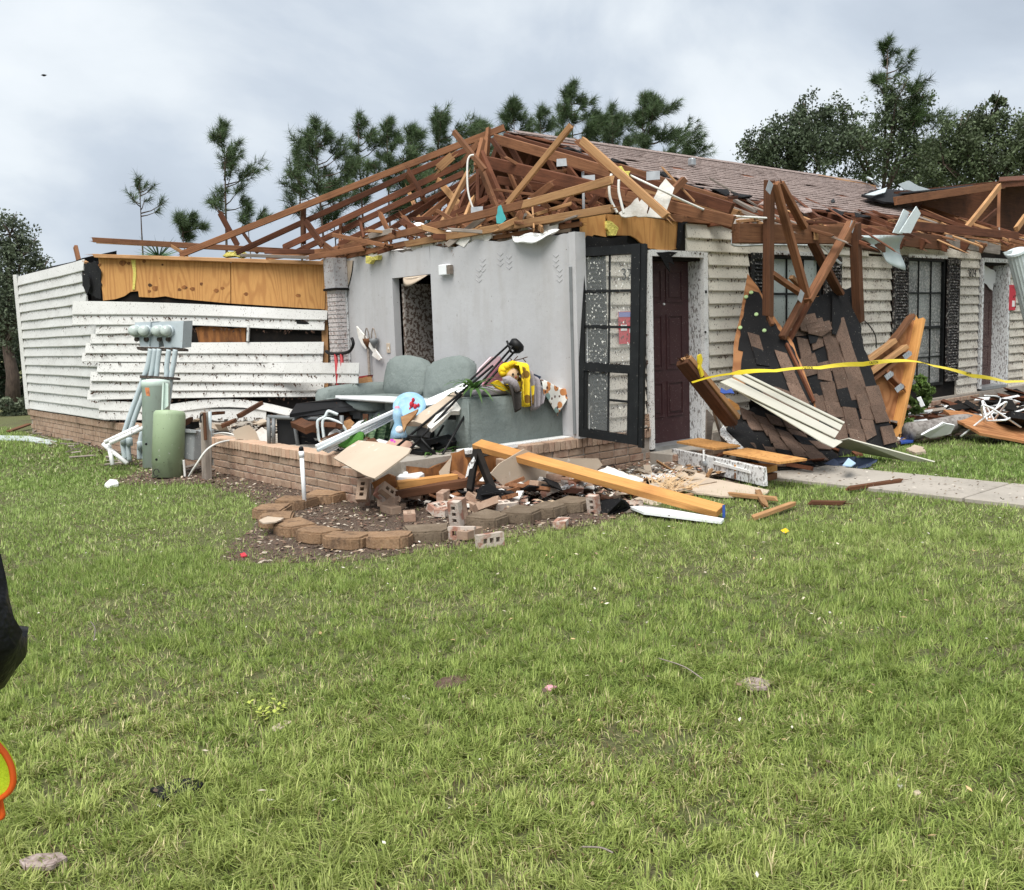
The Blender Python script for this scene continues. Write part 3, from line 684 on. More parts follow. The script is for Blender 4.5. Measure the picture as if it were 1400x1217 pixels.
# chevron comb marks left by old adhesive
for u0, v0 in ((684, 350), (696, 354), (660, 358), (760, 352), (655, 372), (765, 372)):
    for k in range(3):
        cable('adhesive_mark', [Px(u0 - 4, v0 + k * 7 - 4, 6.648), Px(u0, v0 + k * 7, 6.646), Px(u0 + 4, v0 + k * 7 - 4, 6.648)], .0022, 'gray_paint', gw, 1)
# the room behind the doorway
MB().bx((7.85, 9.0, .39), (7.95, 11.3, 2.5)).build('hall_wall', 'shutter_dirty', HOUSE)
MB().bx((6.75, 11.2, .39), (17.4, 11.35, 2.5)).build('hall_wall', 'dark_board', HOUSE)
dr = thing('inner_door', None, None, (7.2, 9.9, .4)); dr.parent = HOUSE; dr.location = WL[dr] - WL[HOUSE]
MB().bx((6.78, 9.93, .4), (7.5, 9.975, 2.12)).build('door_leaf', M('debris coated door', (.38, .345, .315), [('n', 26, .48, .53, (.10, .065, .05), .93)], .8, spec=.15), dr)
MB().bx((7.52, 9.0, .4), (7.6, 9.5, 2.2)).build('door_jamb', 'dark_board', dr)
MB().bx((7.505, 9.5, .4), (7.55, 9.9, 2.05)).build('door_leaf', M('debris coated door panel', (.36, .33, .30), [('n', 26, .46, .52, (.10, .065, .05), .93)], .8, spec=.15), dr)
tb = MB()
for a, b in (((6.655, 9.14, .4), (6.76, 9.172, 2.19)), ((6.655, 9.978, .4), (6.76, 10.01, 2.19)), ((6.655, 9.14, 2.16), (6.76, 10.01, 2.195))): tb.bx(a, b)
# outlet, chime box, sconces and hanging string on the gray wall
o = MB().box(Px(608, 369, 6.62), (.06, .17, .12)).build('door_chime', 'plastic_white', gw, bevel=.008)
o = MB().box(Px(612, 369, 6.615) + Vector((0, -.04, 0)), (.05, .06, .1)).build('door_chime_end', 'gray_wood', gw)
o = MB().box(Px(531, 476, 6.643), (.012, .075, .12)).build('switch_plate', 'drywall_paper', gw, bevel=.003)
MB().box(Px(531, 476, 6.634), (.01, .012, .03)).build('switch_toggle', 'white_paint', gw)

# ceiling over the enclosed rooms and inside partitions, so the shell is closed
MB().bx((6.78, 6.95, 2.46), (17.4, 14, 2.5)).build('ceiling', 'drywall_paper', HOUSE)
MB().bx((6.7, 13.9, .385), (17.4, 14.0, 2.5)).build('back_wall', 'siding_beige', HOUSE)
MB().bx((17.35, 6.9, .385), (17.45, 14.0, 2.5)).build('end_wall', 'siding_beige', HOUSE)
ins = MB()
for _ in range(150):
    x, y = random.uniform(6.8, 12), random.uniform(7.0, 13.5); r = random.uniform(.05, .22)
    ins.lathe([(r, 0), (r * .8, r * .3), (r * .3, r * .45)], (x, y, 2.5), 7)
ins.build('attic_insulation', 'insul_white', HOUSE, True, kind='stuff')

# ------------------------------------------------------------------ front wall
fw = thing('front_wall', None, None, (12, YW, .3)); fw.parent = HOUSE; fw.location = WL[fw] - WL[HOUSE]
OUTY = Vector((0, -1, 0)); FY = 6.78
for a, b in (((6.75, FY + .01, .39), (7.70, FY + .12, 2.6)), ((8.66, FY + .01, .2), (9.93, FY + .12, 2.56)), ((9.93, FY + .01, .2), (11.06, FY + .12, .55)), ((9.93, FY + .01, 2.31), (11.06, FY + .12, 2.56)), ((11.06, FY + .01, .2), (13.28, FY + .12, 2.56)), ((13.28, FY + .01, .2), (14.47, FY + .12, .45)), ((13.28, FY + .01, 2.35), (14.47, FY + .12, 2.56)), ((14.47, FY + .01, .2), (15.66, FY + .12, 2.56)), ((15.66, FY + .01, 2.38), (16.74, FY + .12, 2.56)), ((16.74, FY + .01, .2), (17.45, FY + .12, 2.56)), ((7.70, FY + .01, 2.3), (8.66, FY + .12, 2.6))):
    MB().bx(a, b).build('sheathing', 'dark_board', fw)
def front_boards(x0, x1, z0, z1, mat, n=None, skip=()):
    n = n or round((z1 - z0) / .1435); p = (z1 - z0) / n
    for k in range(n):
        if k in skip: continue
        z = z0 + p * k; m = max(1, int((x1 - x0) / .8))
        X = [x0 + (x1 - x0) * i / m for i in range(m + 1)]; w = [random.uniform(-.003, .003) for _ in X]
        lap_board([(x, FY, z + e) for x, e in zip(X, w)], [(x, FY, z + p + .012) for x in X], OUTY, 'siding_board', mat, fw)
        litter_line((x0, FY - .03, z), (x1, FY - .03, z), OUTY, int((x1 - x0) * (30 if mat == 'siding_beige' else 45)))
front_boards(8.74, 9.50, .27, 2.30, 'siding_beige')
front_boards(8.37, 9.85, 2.30, 2.585, 'siding_beige')
front_boards(9.85, 12.2, 2.33, 2.55, 'siding_beige', 2)
front_boards(11.50, 12.84, .27, 2.33, 'siding_dirty')
front_boards(12.2, 15.66, 2.37, 2.54, 'siding_dirty', 1)
front_boards(14.90, 15.62, .27, 2.37, 'siding_dirty')
front_boards(16.82, 17.42, .27, 2.37, 'siding_dirty')
front_boards(7.07, 7.66, .42, 2.30, 'siding_dirty')
MB().bx((6.76, FY - .03, .42), (7.05, FY + .005, 2.3)).build('wall_backing', 'shutter', fw)
MB().bx((12.2, FY - .12, 2.50), (14.4, FY - .02, 2.60)).build('frieze_board', 'siding_dirty', fw, bevel=.015)
beam('corner_trim', (17.46, FY - .03, .27), (17.46, FY - .03, 2.55), .09, .09, 'siding_dirty', fw)
# torn plywood header over the door and window
sheet('plywood_sheet', [Py(u, v, FY - .03) for u, v in ((794, 290), (828, 293), (829, 324), (812, 321), (802, 332), (794, 332))], .02, 'plywood', fw, .006, .05)
sheet('plywood_sheet', [Py(u, v, FY - .028) for u, v in ((830, 293), (880, 296), (934, 300), (930, 318), (927, 340), (918, 342), (905, 343), (885, 338), (872, 328), (862, 322), (836, 322))], .02, 'plywood', fw, .006, .05)
sheet('torn_felt', [Py(u, v, FY - .05) for u, v in ((797, 334), (803, 322), (815, 324), (835, 326), (858, 322), (857, 331), (866, 336), (888, 340), (878, 344), (840, 342), (800, 342))], .012, 'tar', fw, .008)
sheet('torn_felt', [Py(u, v, FY - .06) for u, v in ((898, 345), (915, 344), (926, 345), (918, 351), (922, 362), (914, 358), (916, 372), (912, 366), (904, 352))], .008, 'tar', fw, .006)
sheet('torn_felt', [Py(u, v, FY - .05) for u, v in ((928, 302), (950, 301), (934, 308), (932, 330), (928, 342), (925, 338))], .008, 'tar', fw, .01)
sheet('insulation_tuft', [Py(u, v, FY - .06) for u, v in ((830, 302), (838, 304), (846, 312), (842, 322), (834, 322), (830, 312))], .04, 'insulation', fw, .01, .03)
beam('top_plate', (8.0, FY - .0, 2.63), (9.9, FY - .0, 2.63), .1, .05, 'mid_wood', fw, ragged=.03)

def make_window(x0, x1, z0, z1, dirty, name='window'):
    w = thing(name, None, None, ((x0 + x1) / 2, FY, z0)); w.parent = HOUSE; w.location = WL[w] - WL[HOUSE]
    fr = MB()
    for a, b in (((x0, FY - .02, z0), (x0 + .04, FY + .08, z1)), ((x1 - .04, FY - .02, z0), (x1, FY + .08, z1)), ((x0 + .04, FY - .02, z0), (x1 - .04, FY + .08, z0 + .04)), ((x0 + .04, FY - .02, z1 - .04), (x1 - .04, FY + .08, z1)), ((x0 + .04, FY, (z0 + z1) / 2 - .09), (x1 - .04, FY + .06, (z0 + z1) / 2 - .045))): fr.bx(a, b)
    fr.build('window_frame', 'black_metal', w)
    MB().bx((x0 - .02, FY - .045, z1 + .002), (x1 + .02, FY + .0, z1 + .05)).build('head_trim', 'white_paint', w)
    n, m = 3, 4; zm = (z0 + z1) / 2 - .067
    for i in range(1, n):
        x = x0 + (x1 - x0) * i / n; MB().bx((x - .009, FY + .004, z0 + .041), (x + .009, FY + .02, z1 - .041)).build('muntin', 'black_metal', w)
    for j in (.25, .72):
        for zz0, zz1 in ((z0, zm), (zm, z1)):
            z = zz0 + (zz1 - zz0) * (.5); MB().bx((x0 + .041, FY + .003, z - .009), (x1 - .041, FY + .019, z + .009)).build('muntin', 'black_metal', w) if j < .5 else None
    for i in range(n):
        for j in range(4):
            xa = x0 + .04 + (x1 - x0 - .08) * i / n; xb = x0 + .04 + (x1 - x0 - .08) * (i + 1) / n
            za = z0 + .04 + (z1 - z0 - .08) * j / 4; zb = z0 + .04 + (z1 - z0 - .08) * (j + 1) / 4
            MB().bx((xa + .004, FY + .022, za + .004), (xb - .004, FY + .027, zb - .004)).build('pane', 'glass_dirty' if dirty else 'glass', w)
    MB().bx((x0 + .02, FY + .09, z0 + .02), (x1 - .02, FY + .1, z1 - .02)).build('blind', 'blind', w)
    return w
make_window(9.96, 11.05, .56, 2.30, False)
make_window(13.31, 14.46, .46, 2.345, True)
def make_shutter(x0, x1, z0, z1, mat, y=FY - .03):
    s = thing('shutter', None, None, ((x0 + x1) / 2, y, z0)); s.parent = HOUSE; s.location = WL[s] - WL[HOUSE]
    f = MB()
    for a, b in (((x0, y - .03, z0), (x0 + .045, y, z1)), ((x1 - .045, y - .03, z0), (x1, y, z1)), ((x0 + .045, y - .03, z0), (x1 - .045, y, z0 + .07)), ((x0 + .045, y - .03, z1 - .07), (x1 - .045, y, z1)), ((x0 + .045, y - .03, (z0 + z1) / 2 - .035), (x1 - .045, y, (z0 + z1) / 2 + .035))): f.bx(a, b)
    f.bx((x0 + .045, y - .006, z0 + .07), (x1 - .045, y, z1 - .07)); f.build('shutter_frame', mat, s)
    sl = MB().box((0, 0, 0), (x1 - x0 - .09, .007, .042), Matrix.Rotation(-.6, 3, 'X')).mesh('slat', mat)
    z = z0 + .1
    while z < z1 - .09:
        if abs(z - (z0 + z1) / 2) > .055: put(sl, 'slat', ((x0 + x1) / 2, y - .016, z), s)
        z += .043
    return s
make_shutter(9.52, 9.93, .58, 2.31, 'shutter')
make_shutter(11.08, 11.48, .58, 2.31, 'shutter_dirty')
make_shutter(12.86, 13.27, .5, 2.35, 'shutter_dirty')
make_shutter(14.49, 14.88, .5, 2.35, 'shutter_dirty')
make_shutter(6.77, 7.04, .45, 2.27, 'shutter', FY - .034)

def make_door(x0, x1, z0, z1, yd, mat, dirty):
    d = thing('front_door', None, None, ((x0 + x1) / 2, yd, z0)); d.parent = HOUSE; d.location = WL[d] - WL[HOUSE]
    leaf = MB().bx((x0, yd, z0), (x1, yd + .045, z1)).build('door_leaf', mat, d)
    w = x1 - x0; h = z1 - z0
    for ca, cb in ((.13, .46), (.54, .87)):
        for ra, rb in ((.055, .235), (.30, .60), (.665, .86)):
            xa, xb, zb, za = x0 + w * ca, x0 + w * cb, z1 - h * ra, z1 - h * rb
            mo = MB(); t = .022
            for a, b in (((xa, yd - .010, za), (xa + t, yd - .0005, zb)), ((xb - t, yd - .010, za), (xb, yd - .0005, zb)), ((xa + t, yd - .010, za), (xb - t, yd - .0005, za + t)), ((xa + t, yd - .010, zb - t), (xb - t, yd - .0005, zb))): mo.bx(a, b)
            mo.build('panel_moulding', mat, d)
            MB().bx((xa + .05, yd - .009, za + .05), (xb - .05, yd - .0006, zb - .05)).build('raised_panel', mat, d, bevel=.006)
    MB().lathe([(.012, 0), (.012, .012)], (x0 + w * .5, yd, z0 + h * .755), 10, Vector((0, -1, 0))).build('peephole', 'white_paint', d)
    fr = thing('door_frame', None, None, ((x0 + x1) / 2, FY, z0)); fr.parent = HOUSE; fr.location = WL[fr] - WL[HOUSE]
    tm = 'white_peel' if dirty else 'white_paint'
    MB().bx((x0 - .06, FY - .05, z0 - .02), (x0 - .002, FY + .0, z1 + .06)).build('jamb_trim', tm, fr)
    MB().bx((x1 + .002, FY - .05, z0 - .02), (x1 + .075, FY + .0, z1 + .06)).build('jamb_trim', tm, fr)
    MB().bx((x0 - .002, FY - .052, z1), (x1 + .002, FY - .002, z1 + .065)).build('head_trim', tm, fr)
    MB().bx((x0 - .02, FY + .001, z0), (x0 - .001, yd + .05, z1)).build('jamb_reveal', 'white_peel', fr)
    MB().bx((x1 + .001, FY + .001, z0), (x1 + .02, yd + .05, z1)).build('jamb_reveal', 'white_peel', fr)
    MB().bx((x0, FY + .001, z1 - .03), (x1, yd - .002, z1 - .001)).build('head_reveal', 'dark_board', fr)
    MB().bx((x0, FY - .06, z0 - .05), (x1, yd + .05, z0 - .001)).build('threshold', 'steel', fr)
    return d
make_door(7.76, 8.62, .2, 2.23, FY + .17, 'door', False)
make_door(15.74, 16.66, .33, 2.33, FY + .2, 'door_dirty', True)
sheet('torn_paper', [Py(u, v, FY + .16) for u, v in ((1344, 362), (1352, 366), (1367, 377), (1366, 385), (1358, 388), (1357, 398), (1349, 389), (1343, 386))], .004, 'paper', fw, .02)
MB().box(Py(965, 458, FY - .055), (.035, .02, .08)).build('doorbell', 'white_paint', fw, bevel=.004)
MB().box(Py(964.5, 454, FY - .068), (.022, .012, .022)).build('doorbell_button', 'black', fw)
MB().box(Py(965, 399, FY - .055), (.018, .02, .03)).build('hook', 'black', fw)
text('824', .17, Py(1330, 374, FY - .035), (1, 0, 0), (0, 0, 1), 'ink', 'house_number', fw)
text('37', .17, Py(857, 376, FY - .035), (1, 0, 0), (0, 0, 1), 'ink', 'house_number', fw)

# ------------------------------------------------------------------ roof: what is left of the trusses and the shingled slope
SL, ZE, YE = .415, 2.62, 6.35
def FPz(y): return ZE + SL * (y - YE)
def FP(u, v, off=0.0): return Pl((0, YE, ZE + off), (1, YE, ZE + off), (0, YE + 1, ZE + SL + off))(u, v)
deck = thing('roof_slope', None, None, (13, 9, 3.5)); deck.parent = HOUSE; deck.location = WL[deck] - WL[HOUSE]
edge = [(8.75, 10.18), (9.3, 9.85), (9.22, 9.45), (9.35, 9.0), (9.40, 8.5), (9.62, 7.8), (10.0, 7.55), (10.4, 7.28), (11.2, 7.16), (12.5, 7.17), (13.4, 7.25), (14.2, 7.32), (15.4, 7.6), (16.2, 8.2), (17.2, 9.2), (18.4, 10.18)]
ej = jag([Vector((x, y, 0)) for x, y in edge], .03, .2, False)
MB().prism([(p.x, p.y, FPz(p.y)) for p in ej], (0, 0, -.02)).build('roof_sheathing', 'old_wood', deck)
ep = [(p.x, p.y) for p in ej]
sh = MB()
row = 0; y = 7.05
cnt = 0
while y < 10.2:
    x = 8.6 + (.165 if row % 2 else 0) + random.uniform(-.04, .04)
    while x < 18.6:
        cx, cy = x + .16, y + .06
        ok = inside(ep, np.array([cx]), np.array([cy]))[0]
        rag = (cx < 9.8 and random.random() < .14) or (cy < 7.4 and random.random() < .15) or random.random() < .006
        if ok and not rag:
            lift = random.uniform(.0, .006) + (.02 if random.random() < .012 else 0)
            w = .322; t = .010
            a = [Vector((x, y, 0)), Vector((x + w, y, 0)), Vector((x + w, y + .165, 0)), Vector((x, y + .165, 0))]
            for p in a: p.y += random.uniform(-.006, .006); p.z = FPz(p.y)
            a[0].z += .014 + lift; a[1].z += .014 + lift + random.uniform(0, .004); a[2].z += .004; a[3].z += .004
            sh.prism(a, (0, 0, -t))
        x += .335
    y += .142; row += 1
sh.build('roof_shingles', 'roof_shingle', deck, kind='stuff', fix=False)
sheet('ridge_felt', [(8.9, 10.2, FPz(10.2) + .03), (18, 10.2, FPz(10.2) + .03), (18, 10.02, FPz(10.02) + .028), (8.9, 10.05, FPz(10.05) + .028)], .008, 'roof_shingle', deck, .01, .3)
MB().prism([(8.9, 10.22, FPz(10.2)), (18.4, 10.22, FPz(10.2)), (18.4, 14.3, FPz(10.2) - SL * 4.1), (9.6, 14.3, FPz(10.2) - SL * 4.1)], (0, 0, -.03)).build('rear_slope', 'wet_wood', deck)  # darker lumber colour paints in the dimness behind the trusses, not wetness
# loose curled felt and shingle scraps along the torn edge
for u, v in ((782, 206), (800, 214), (846, 222), (870, 236), (905, 238), (928, 244), (950, 257), (985, 262), (1014, 268), (1050, 281), (1098, 287), (1140, 290), (1180, 296)):
    c = FP(u, v, .03); a = random.uniform(0, 3)
    P = [c + Vector((math.cos(t + a) * .22 * random.uniform(.6, 1), math.sin(t + a) * .10, .03 * math.sin(t * 2))) for t in (0, 1.2, 2.2, 3.2, 4.2, 5.3)]
    for p in P: p.z += SL * (p.y - c.y)
    MB().prism(P, (0, 0, .01)).build('torn_shingle', 'tar' if random.random() < .6 else 'roof_shingle', deck)
for u, v in ((946, 222), (798, 200), (654, 0)):
    if v: MB().box(FP(u, v, .08), (.10, .10, .12)).build('roof_vent', 'steel', deck, bevel=.02)
sheet('roof_hole', [FP(u, v, .03) for u, v in ((1136, 274), (1140, 271), (1142, 276), (1137, 277))], .004, 'ink', deck)

# common rafters seen below the torn edge of the shingles
x = 8.85
while x < 17.8:
    y0 = 6.18 + random.uniform(-.08, .1)
    beam('rafter', (x, y0, FPz(y0) - .09), (x + random.uniform(-.03, .03), 10.15, FPz(10.15) - .09), .042, .14, random.choice(['old_wood', 'old_wood', 'mid_wood']), HOUSE, ragged=.02)
    x += .61
for x0, x1, dy, dz, m in ((9.9, 13.3, 6.62, 2.66, 'mid_wood'), (12.2, 16.0, 6.35, 2.72, 'old_wood'), (9.0, 12.2, 6.75, 2.69, 'old_wood')):
    beam('eave_board', (x0, dy, dz), (x1, dy, dz - .01), .04, .12, m, HOUSE, ragged=.04)
beam('fascia_board', Py(1230, 326, 6.2), Py(1292, 333, 6.2), .04, .19, 'wet_wood', HOUSE, ragged=.02)
beam('fascia_board', Py(1292, 329, 6.22), Py(1366, 341, 6.22), .04, .16, 'gray_wood', HOUSE, ragged=.02)

# full trusses still standing under the deck, with their webs
for k in range(8):
    x = 8.72 + .61 * k; jx = lambda: x + random.uniform(-.06, .06)
    beam('bottom_chord', (jx(), 6.45, 2.62), (jx(), 13.8, 2.60), .04, .09, 'old_wood', HOUSE, ragged=.03)
    top = lambda y: FPz(y) - .16 if y < 10.2 else FPz(20.4 - y) - .12
    for ya, yb in ((8.0, 7.5), (8.1, 8.9), (9.0, 8.95), (9.1, 10.1), (11.3, 10.3), (11.3, 11.5), (12.3, 11.7), (12.4, 12.6)):
        if random.random() < .12: continue
        beam('truss_web', (jx(), ya, 2.66), (jx(), yb, top(yb)), .04, .085, random.choice(['old_wood', 'old_wood', 'mid_wood']), HOUSE, ragged=.02)
# snapped laths and splinters caught along the wall top and the eave
for k in range(46):
    y = random.uniform(6.9, 11.2); c = Vector((6.62 + random.uniform(-.04, .25), y, 2.52 + random.uniform(0, .18) + (y - 6.78) * .015)); a = random.gauss(math.pi / 2, .5); L = random.uniform(.10, .38)
    d = Vector((math.cos(a), math.sin(a), random.gauss(0, .25))).normalized() * L
    beam('broken_lath', c - d, c + d, random.uniform(.015, .05), random.uniform(.012, .07), random.choice(['old_wood', 'mid_wood', 'light_wood', 'mid_wood', 'gray_wood']), HOUSE, ragged=.04)
for k in range(70):
    x = random.uniform(8.6, 17.2); y = random.uniform(6.1, 7.5); c = Vector((x, y, FPz(y) + random.uniform(-.06, .06))); a = random.choice((random.gauss(0, .25), random.gauss(1.4, .35))); L = random.uniform(.15, .7)
    d = Vector((math.cos(a), math.sin(a), SL * math.sin(a) + random.gauss(0, .06))).normalized() * L
    beam('broken_lath', c - d, c + d, random.uniform(.015, .05), random.uniform(.012, .05), random.choice(['old_wood', 'mid_wood', 'light_wood', 'old_wood', 'gray_wood']), HOUSE, ragged=.05)
for k in range(40):
    x = random.uniform(6.8, 9.2); y = random.uniform(8.3, 11.6); c = Vector((x, y, 2.6 + random.uniform(0, .3 + .9 * max(0, (x - 7) / 2.2)))); a = random.uniform(0, 3.14); L = random.uniform(.2, .7)
    d = Vector((math.cos(a), math.sin(a), random.gauss(.2, .5))).normalized() * L
    beam('broken_lath', c - d, c + d, .035, random.uniform(.03, .09), random.choice(['old_wood', 'mid_wood', 'old_wood', 'light_wood']), HOUSE, ragged=.06)
for k in range(22):
    y = random.uniform(7.0, 11.0); c = Vector((6.66 + random.uniform(-.03, .15), y, 2.50 + (y - 6.78) * .02)); r0 = random.uniform(.04, .11)
    sheet('torn_gypsum', [c + Vector((random.uniform(-.01, .01), math.cos(t) * r0 * 1.6, math.sin(t) * r0 * random.uniform(.4, 1))) for t in np.linspace(0, 6.28, 8)[:-1]], .012, 'gypsum', HOUSE)

def lum(a, b, sa, sb, w=.04, h=.1, mat='old_wood', parent=HOUSE, name='rafter', ragged=.02, **tg):
    return beam(name, sa(*a), sb(*b), w * .9, h * .76, mat, parent, ragged=max(ragged, .03), **tg)
z_ = lambda h: (lambda u, v: Pz(u, v, h))
d_ = lambda t: (lambda u, v: Pd(u, v, t))
x_ = lambda t: (lambda u, v: Px(u, v, t))
y_ = lambda t: (lambda u, v: Py(u, v, t))
# hip end: long rafters fanning from the peak down to the left
lum((245, 349), (691, 174), z_(2.68), d_(12.7), .05, .11, 'mid_wood')
lum((322, 346), (562, 237), z_(2.70), d_(13.0), .04, .10, 'old_wood')
lum((560, 238), (650, 200), d_(13.0), d_(13.1), .04, .10, 'old_wood')
lum((387, 339), (634, 223), z_(2.70), d_(12.9), .04, .11, 'old_wood')
lum((413, 341), (634, 237), z_(2.70), d_(12.6), .04, .10, 'old_wood')
lum((400, 347), (578, 262), z_(2.68), d_(12.7), .04, .09, 'old_wood')
lum((463, 334), (640, 247), z_(2.72), d_(13.4), .04, .09, 'old_wood')
lum((511, 329), (640, 244), z_(2.74), d_(13.6), .04, .10, 'old_wood')
lum((550, 322), (652, 240), z_(2.78), d_(13.2), .04, .10, 'mid_wood')
lum((580, 316), (655, 246), z_(2.8), d_(13.5), .04, .09, 'old_wood')
lum((613, 306), (662, 240), d_(12.8), d_(13.2), .04, .09, 'old_wood')
lum((415, 281), (415, 331), d_(13.0), d_(13.0), .05, .10, 'wet_wood', name='truss_web')
lum((418, 303), (441, 336), d_(12.3), d_(12.2), .04, .11, 'old_wood', name='truss_web')
lum((438, 331), (463, 349), d_(12.2), d_(12.2), .04, .10, 'mid_wood', name='truss_web')
lum((466, 304), (465, 338), d_(12.9), d_(12.8), .04, .09, 'mid_wood', name='truss_web')
lum((491, 298), (497, 326), d_(12.9), d_(12.7), .04, .08, 'old_wood', name='truss_web')
lum((519, 291), (534, 323), d_(12.5), d_(12.4), .04, .09, 'mid_wood', name='truss_web')
lum((551, 295), (566, 315), d_(12.4), d_(12.4), .04, .08, 'mid_wood', name='truss_web')
lum((558, 232), (579, 268), d_(12.7), d_(12.7), .04, .07, 'old_wood', name='truss_web')
lum((300, 290), (325, 336), d_(14.2), d_(14.2), .05, .10, 'old_wood', name='truss_web')
lum((332, 318), (352, 346), d_(14.4), d_(14.4), .04, .06, 'wet_wood', name='truss_web')
lum((128, 328), (400, 344), d_(14.6), d_(13.2), .05, .10, 'mid_wood', name='ceiling_joist')
lum((133, 331), (360, 343), d_(14.9), d_(13.6), .04, .06, 'light_wood', name='ceiling_joist')
lum((236, 337), (256, 349), d_(14.0), d_(13.9), .05, .06, 'light_wood', name='ceiling_joist')
lum((366, 352), (462, 341), z_(2.60), z_(2.62), .06, .09, 'mid_wood', name='ceiling_joist')
lum((360, 344), (500, 344), d_(12.6), d_(12.4), .05, .08, 'old_wood', name='ceiling_joist')
lum((425, 352), (500, 339), d_(12.2), d_(12.1), .05, .10, 'mid_wood', name='ceiling_joist')
lum((330, 349), (440, 353), z_(2.55), z_(2.53), .05, .05, 'gray_wood', name='ceiling_joist')
# long chords lying along the top of the gray wall
lum((462, 341), (720, 279), x_(6.62), x_(6.62), .05, .11, 'mid_wood', name='bottom_chord')
lum((716, 280), (838, 246), x_(6.60), x_(6.62), .05, .105, 'light_wood', name='bottom_chord')
lum((442, 358), (556, 333), x_(6.68), x_(6.66), .06, .085, 'mid_wood', name='bottom_chord')
lum((556, 334), (839, 285), x_(6.65), x_(6.65), .06, .10, 'light_wood', name='bottom_chord')
lum((600, 337), (795, 306), x_(6.72), x_(6.72), .06, .06, 'mid_wood', name='top_plate')
lum((470, 352), (610, 338), x_(6.72), x_(6.72), .08, .05, 'gray_wood', name='top_plate')
lum((795, 318), (797, 290), d_(9.45), d_(9.45), .04, .05, 'light_wood', name='stud_end')
# the peak: webs and broken members jammed together
lum((668, 177), (664, 232), d_(12.7), d_(12.6), .05, .14, 'mid_wood', name='king_post')
lum((655, 205), (690, 285), d_(12.0), d_(11.7), .07, .13, 'old_wood', name='truss_web')
lum((658, 232), (680, 288), d_(11.8), d_(11.5), .05, .12, 'mid_wood', name='truss_web', ragged=.06)
lum((653, 226), (653, 290), d_(12.2), d_(12.0), .05, .09, 'old_wood', name='truss_web')
lum((640, 236), (604, 306), d_(11.7), d_(11.3), .05, .08, 'light_wood', name='truss_web')
lum((660, 192), (651, 228), d_(12.0), d_(11.9), .06, .09, 'mid_wood', name='truss_web')
lum((640, 258), (620, 305), d_(12.6), d_(12.3), .05, .09, 'old_wood', name='truss_web')
lum((622, 280), (628, 300), d_(12.2), d_(12.2), .04, .10, 'mid_wood', name='truss_web')
lum((655, 195), (632, 225), d_(12.6), d_(12.9), .05, .13, 'mid_wood', name='truss_web')
lum((672, 190), (730, 270), d_(12.4), d_(12.0), .04, .09, 'old_wood', name='truss_web')
lum((684, 205), (712, 275), d_(12.6), d_(12.3), .04, .08, 'mid_wood', name='truss_web')
lum((690, 262), (700, 290), d_(12.9), d_(12.6), .04, .08, 'old_wood', name='truss_web')
lum((705, 228), (705, 262), d_(12.9), d_(12.8), .04, .07, 'old_wood', name='truss_web')
lum((718, 250), (760, 296), d_(12.2), d_(12.0), .045, .09, 'mid_wood', name='truss_web')
lum((754, 252), (722, 276), d_(10.8), d_(10.9), .045, .10, 'mid_wood', name='truss_web')
lum((782, 268), (764, 292), d_(10.9), d_(10.7), .045, .08, 'mid_wood', name='truss_web')
lum((775, 275), (790, 288), d_(11.4), d_(11.3), .04, .08, 'old_wood', name='truss_web')
lum((820, 262), (805, 284), d_(11.0), d_(10.9), .04, .08, 'old_wood', name='truss_web')
lum((722, 280), (714, 302), d_(11.2), d_(11.2), .04, .08, 'mid_wood', name='truss_web')
lum((708, 300), (682, 312), d_(9.9), d_(9.8), .04, .08, 'light_wood', name='truss_web')
lum((712, 292), (706, 304), d_(10.0), d_(10.0), .05, .1, 'mid_wood', name='truss_web')
lum((797, 237), (798, 285), d_(11.2), d_(11.2), .035, .035, 'steel', name='vent_pipe')
# doubled hip rafter and thick beam running forward from the peak
lum((677, 190), (842, 238), d_(12.7), d_(10.6), .05, .16, 'mid_wood', name='hip_rafter')
lum((690, 187), (850, 231), d_(12.9), d_(10.9), .05, .12, 'old_wood', name='hip_rafter')
lum((838, 237), (1000, 285), d_(10.6), d_(9.5), .05, .15, 'old_wood', name='hip_rafter')
lum((845, 228), (990, 274), d_(10.9), d_(9.9), .05, .10, 'mid_wood', name='hip_rafter')
lum((668, 222), (860, 268), d_(12.4), d_(10.2), .09, .19, 'old_wood', name='roof_beam')
lum((680, 246), (775, 262), d_(12.8), d_(11.6), .06, .14, 'old_wood', name='roof_beam')
lum((830, 262), (1003, 303), d_(10.4), d_(9.3), .07, .15, 'mid_wood', name='roof_beam')
lum((880, 258), (1010, 292), d_(10.6), d_(9.8), .05, .09, 'light_wood', name='roof_beam')
lum((936, 245), (910, 272), d_(9.8), d_(9.6), .05, .10, 'mid_wood', name='truss_web')
lum((840, 286), (935, 300), d_(9.7), d_(9.4), .05, .09, 'mid_wood', name='roof_beam')
lum((906, 230), (950, 276), d_(10.0), d_(9.7), .025, .025, 'light_wood', name='brace')
for u, v, t in ((769, 222, 11.5), (805, 245, 11.0), (652, 288, 11.3), (730, 276, 10.9), (893, 240, 10.0)):
    c = Pd(u, v, t - .15); MB().prism([c + CAM @ Vector((a * .07, b * .05, 0)) for a, b in ((-1, -1), (1, -.8), (1, 1), (-1, .8))], CAM @ Vector((0, 0, -.006))).build('truss_plate', 'steel', HOUSE)

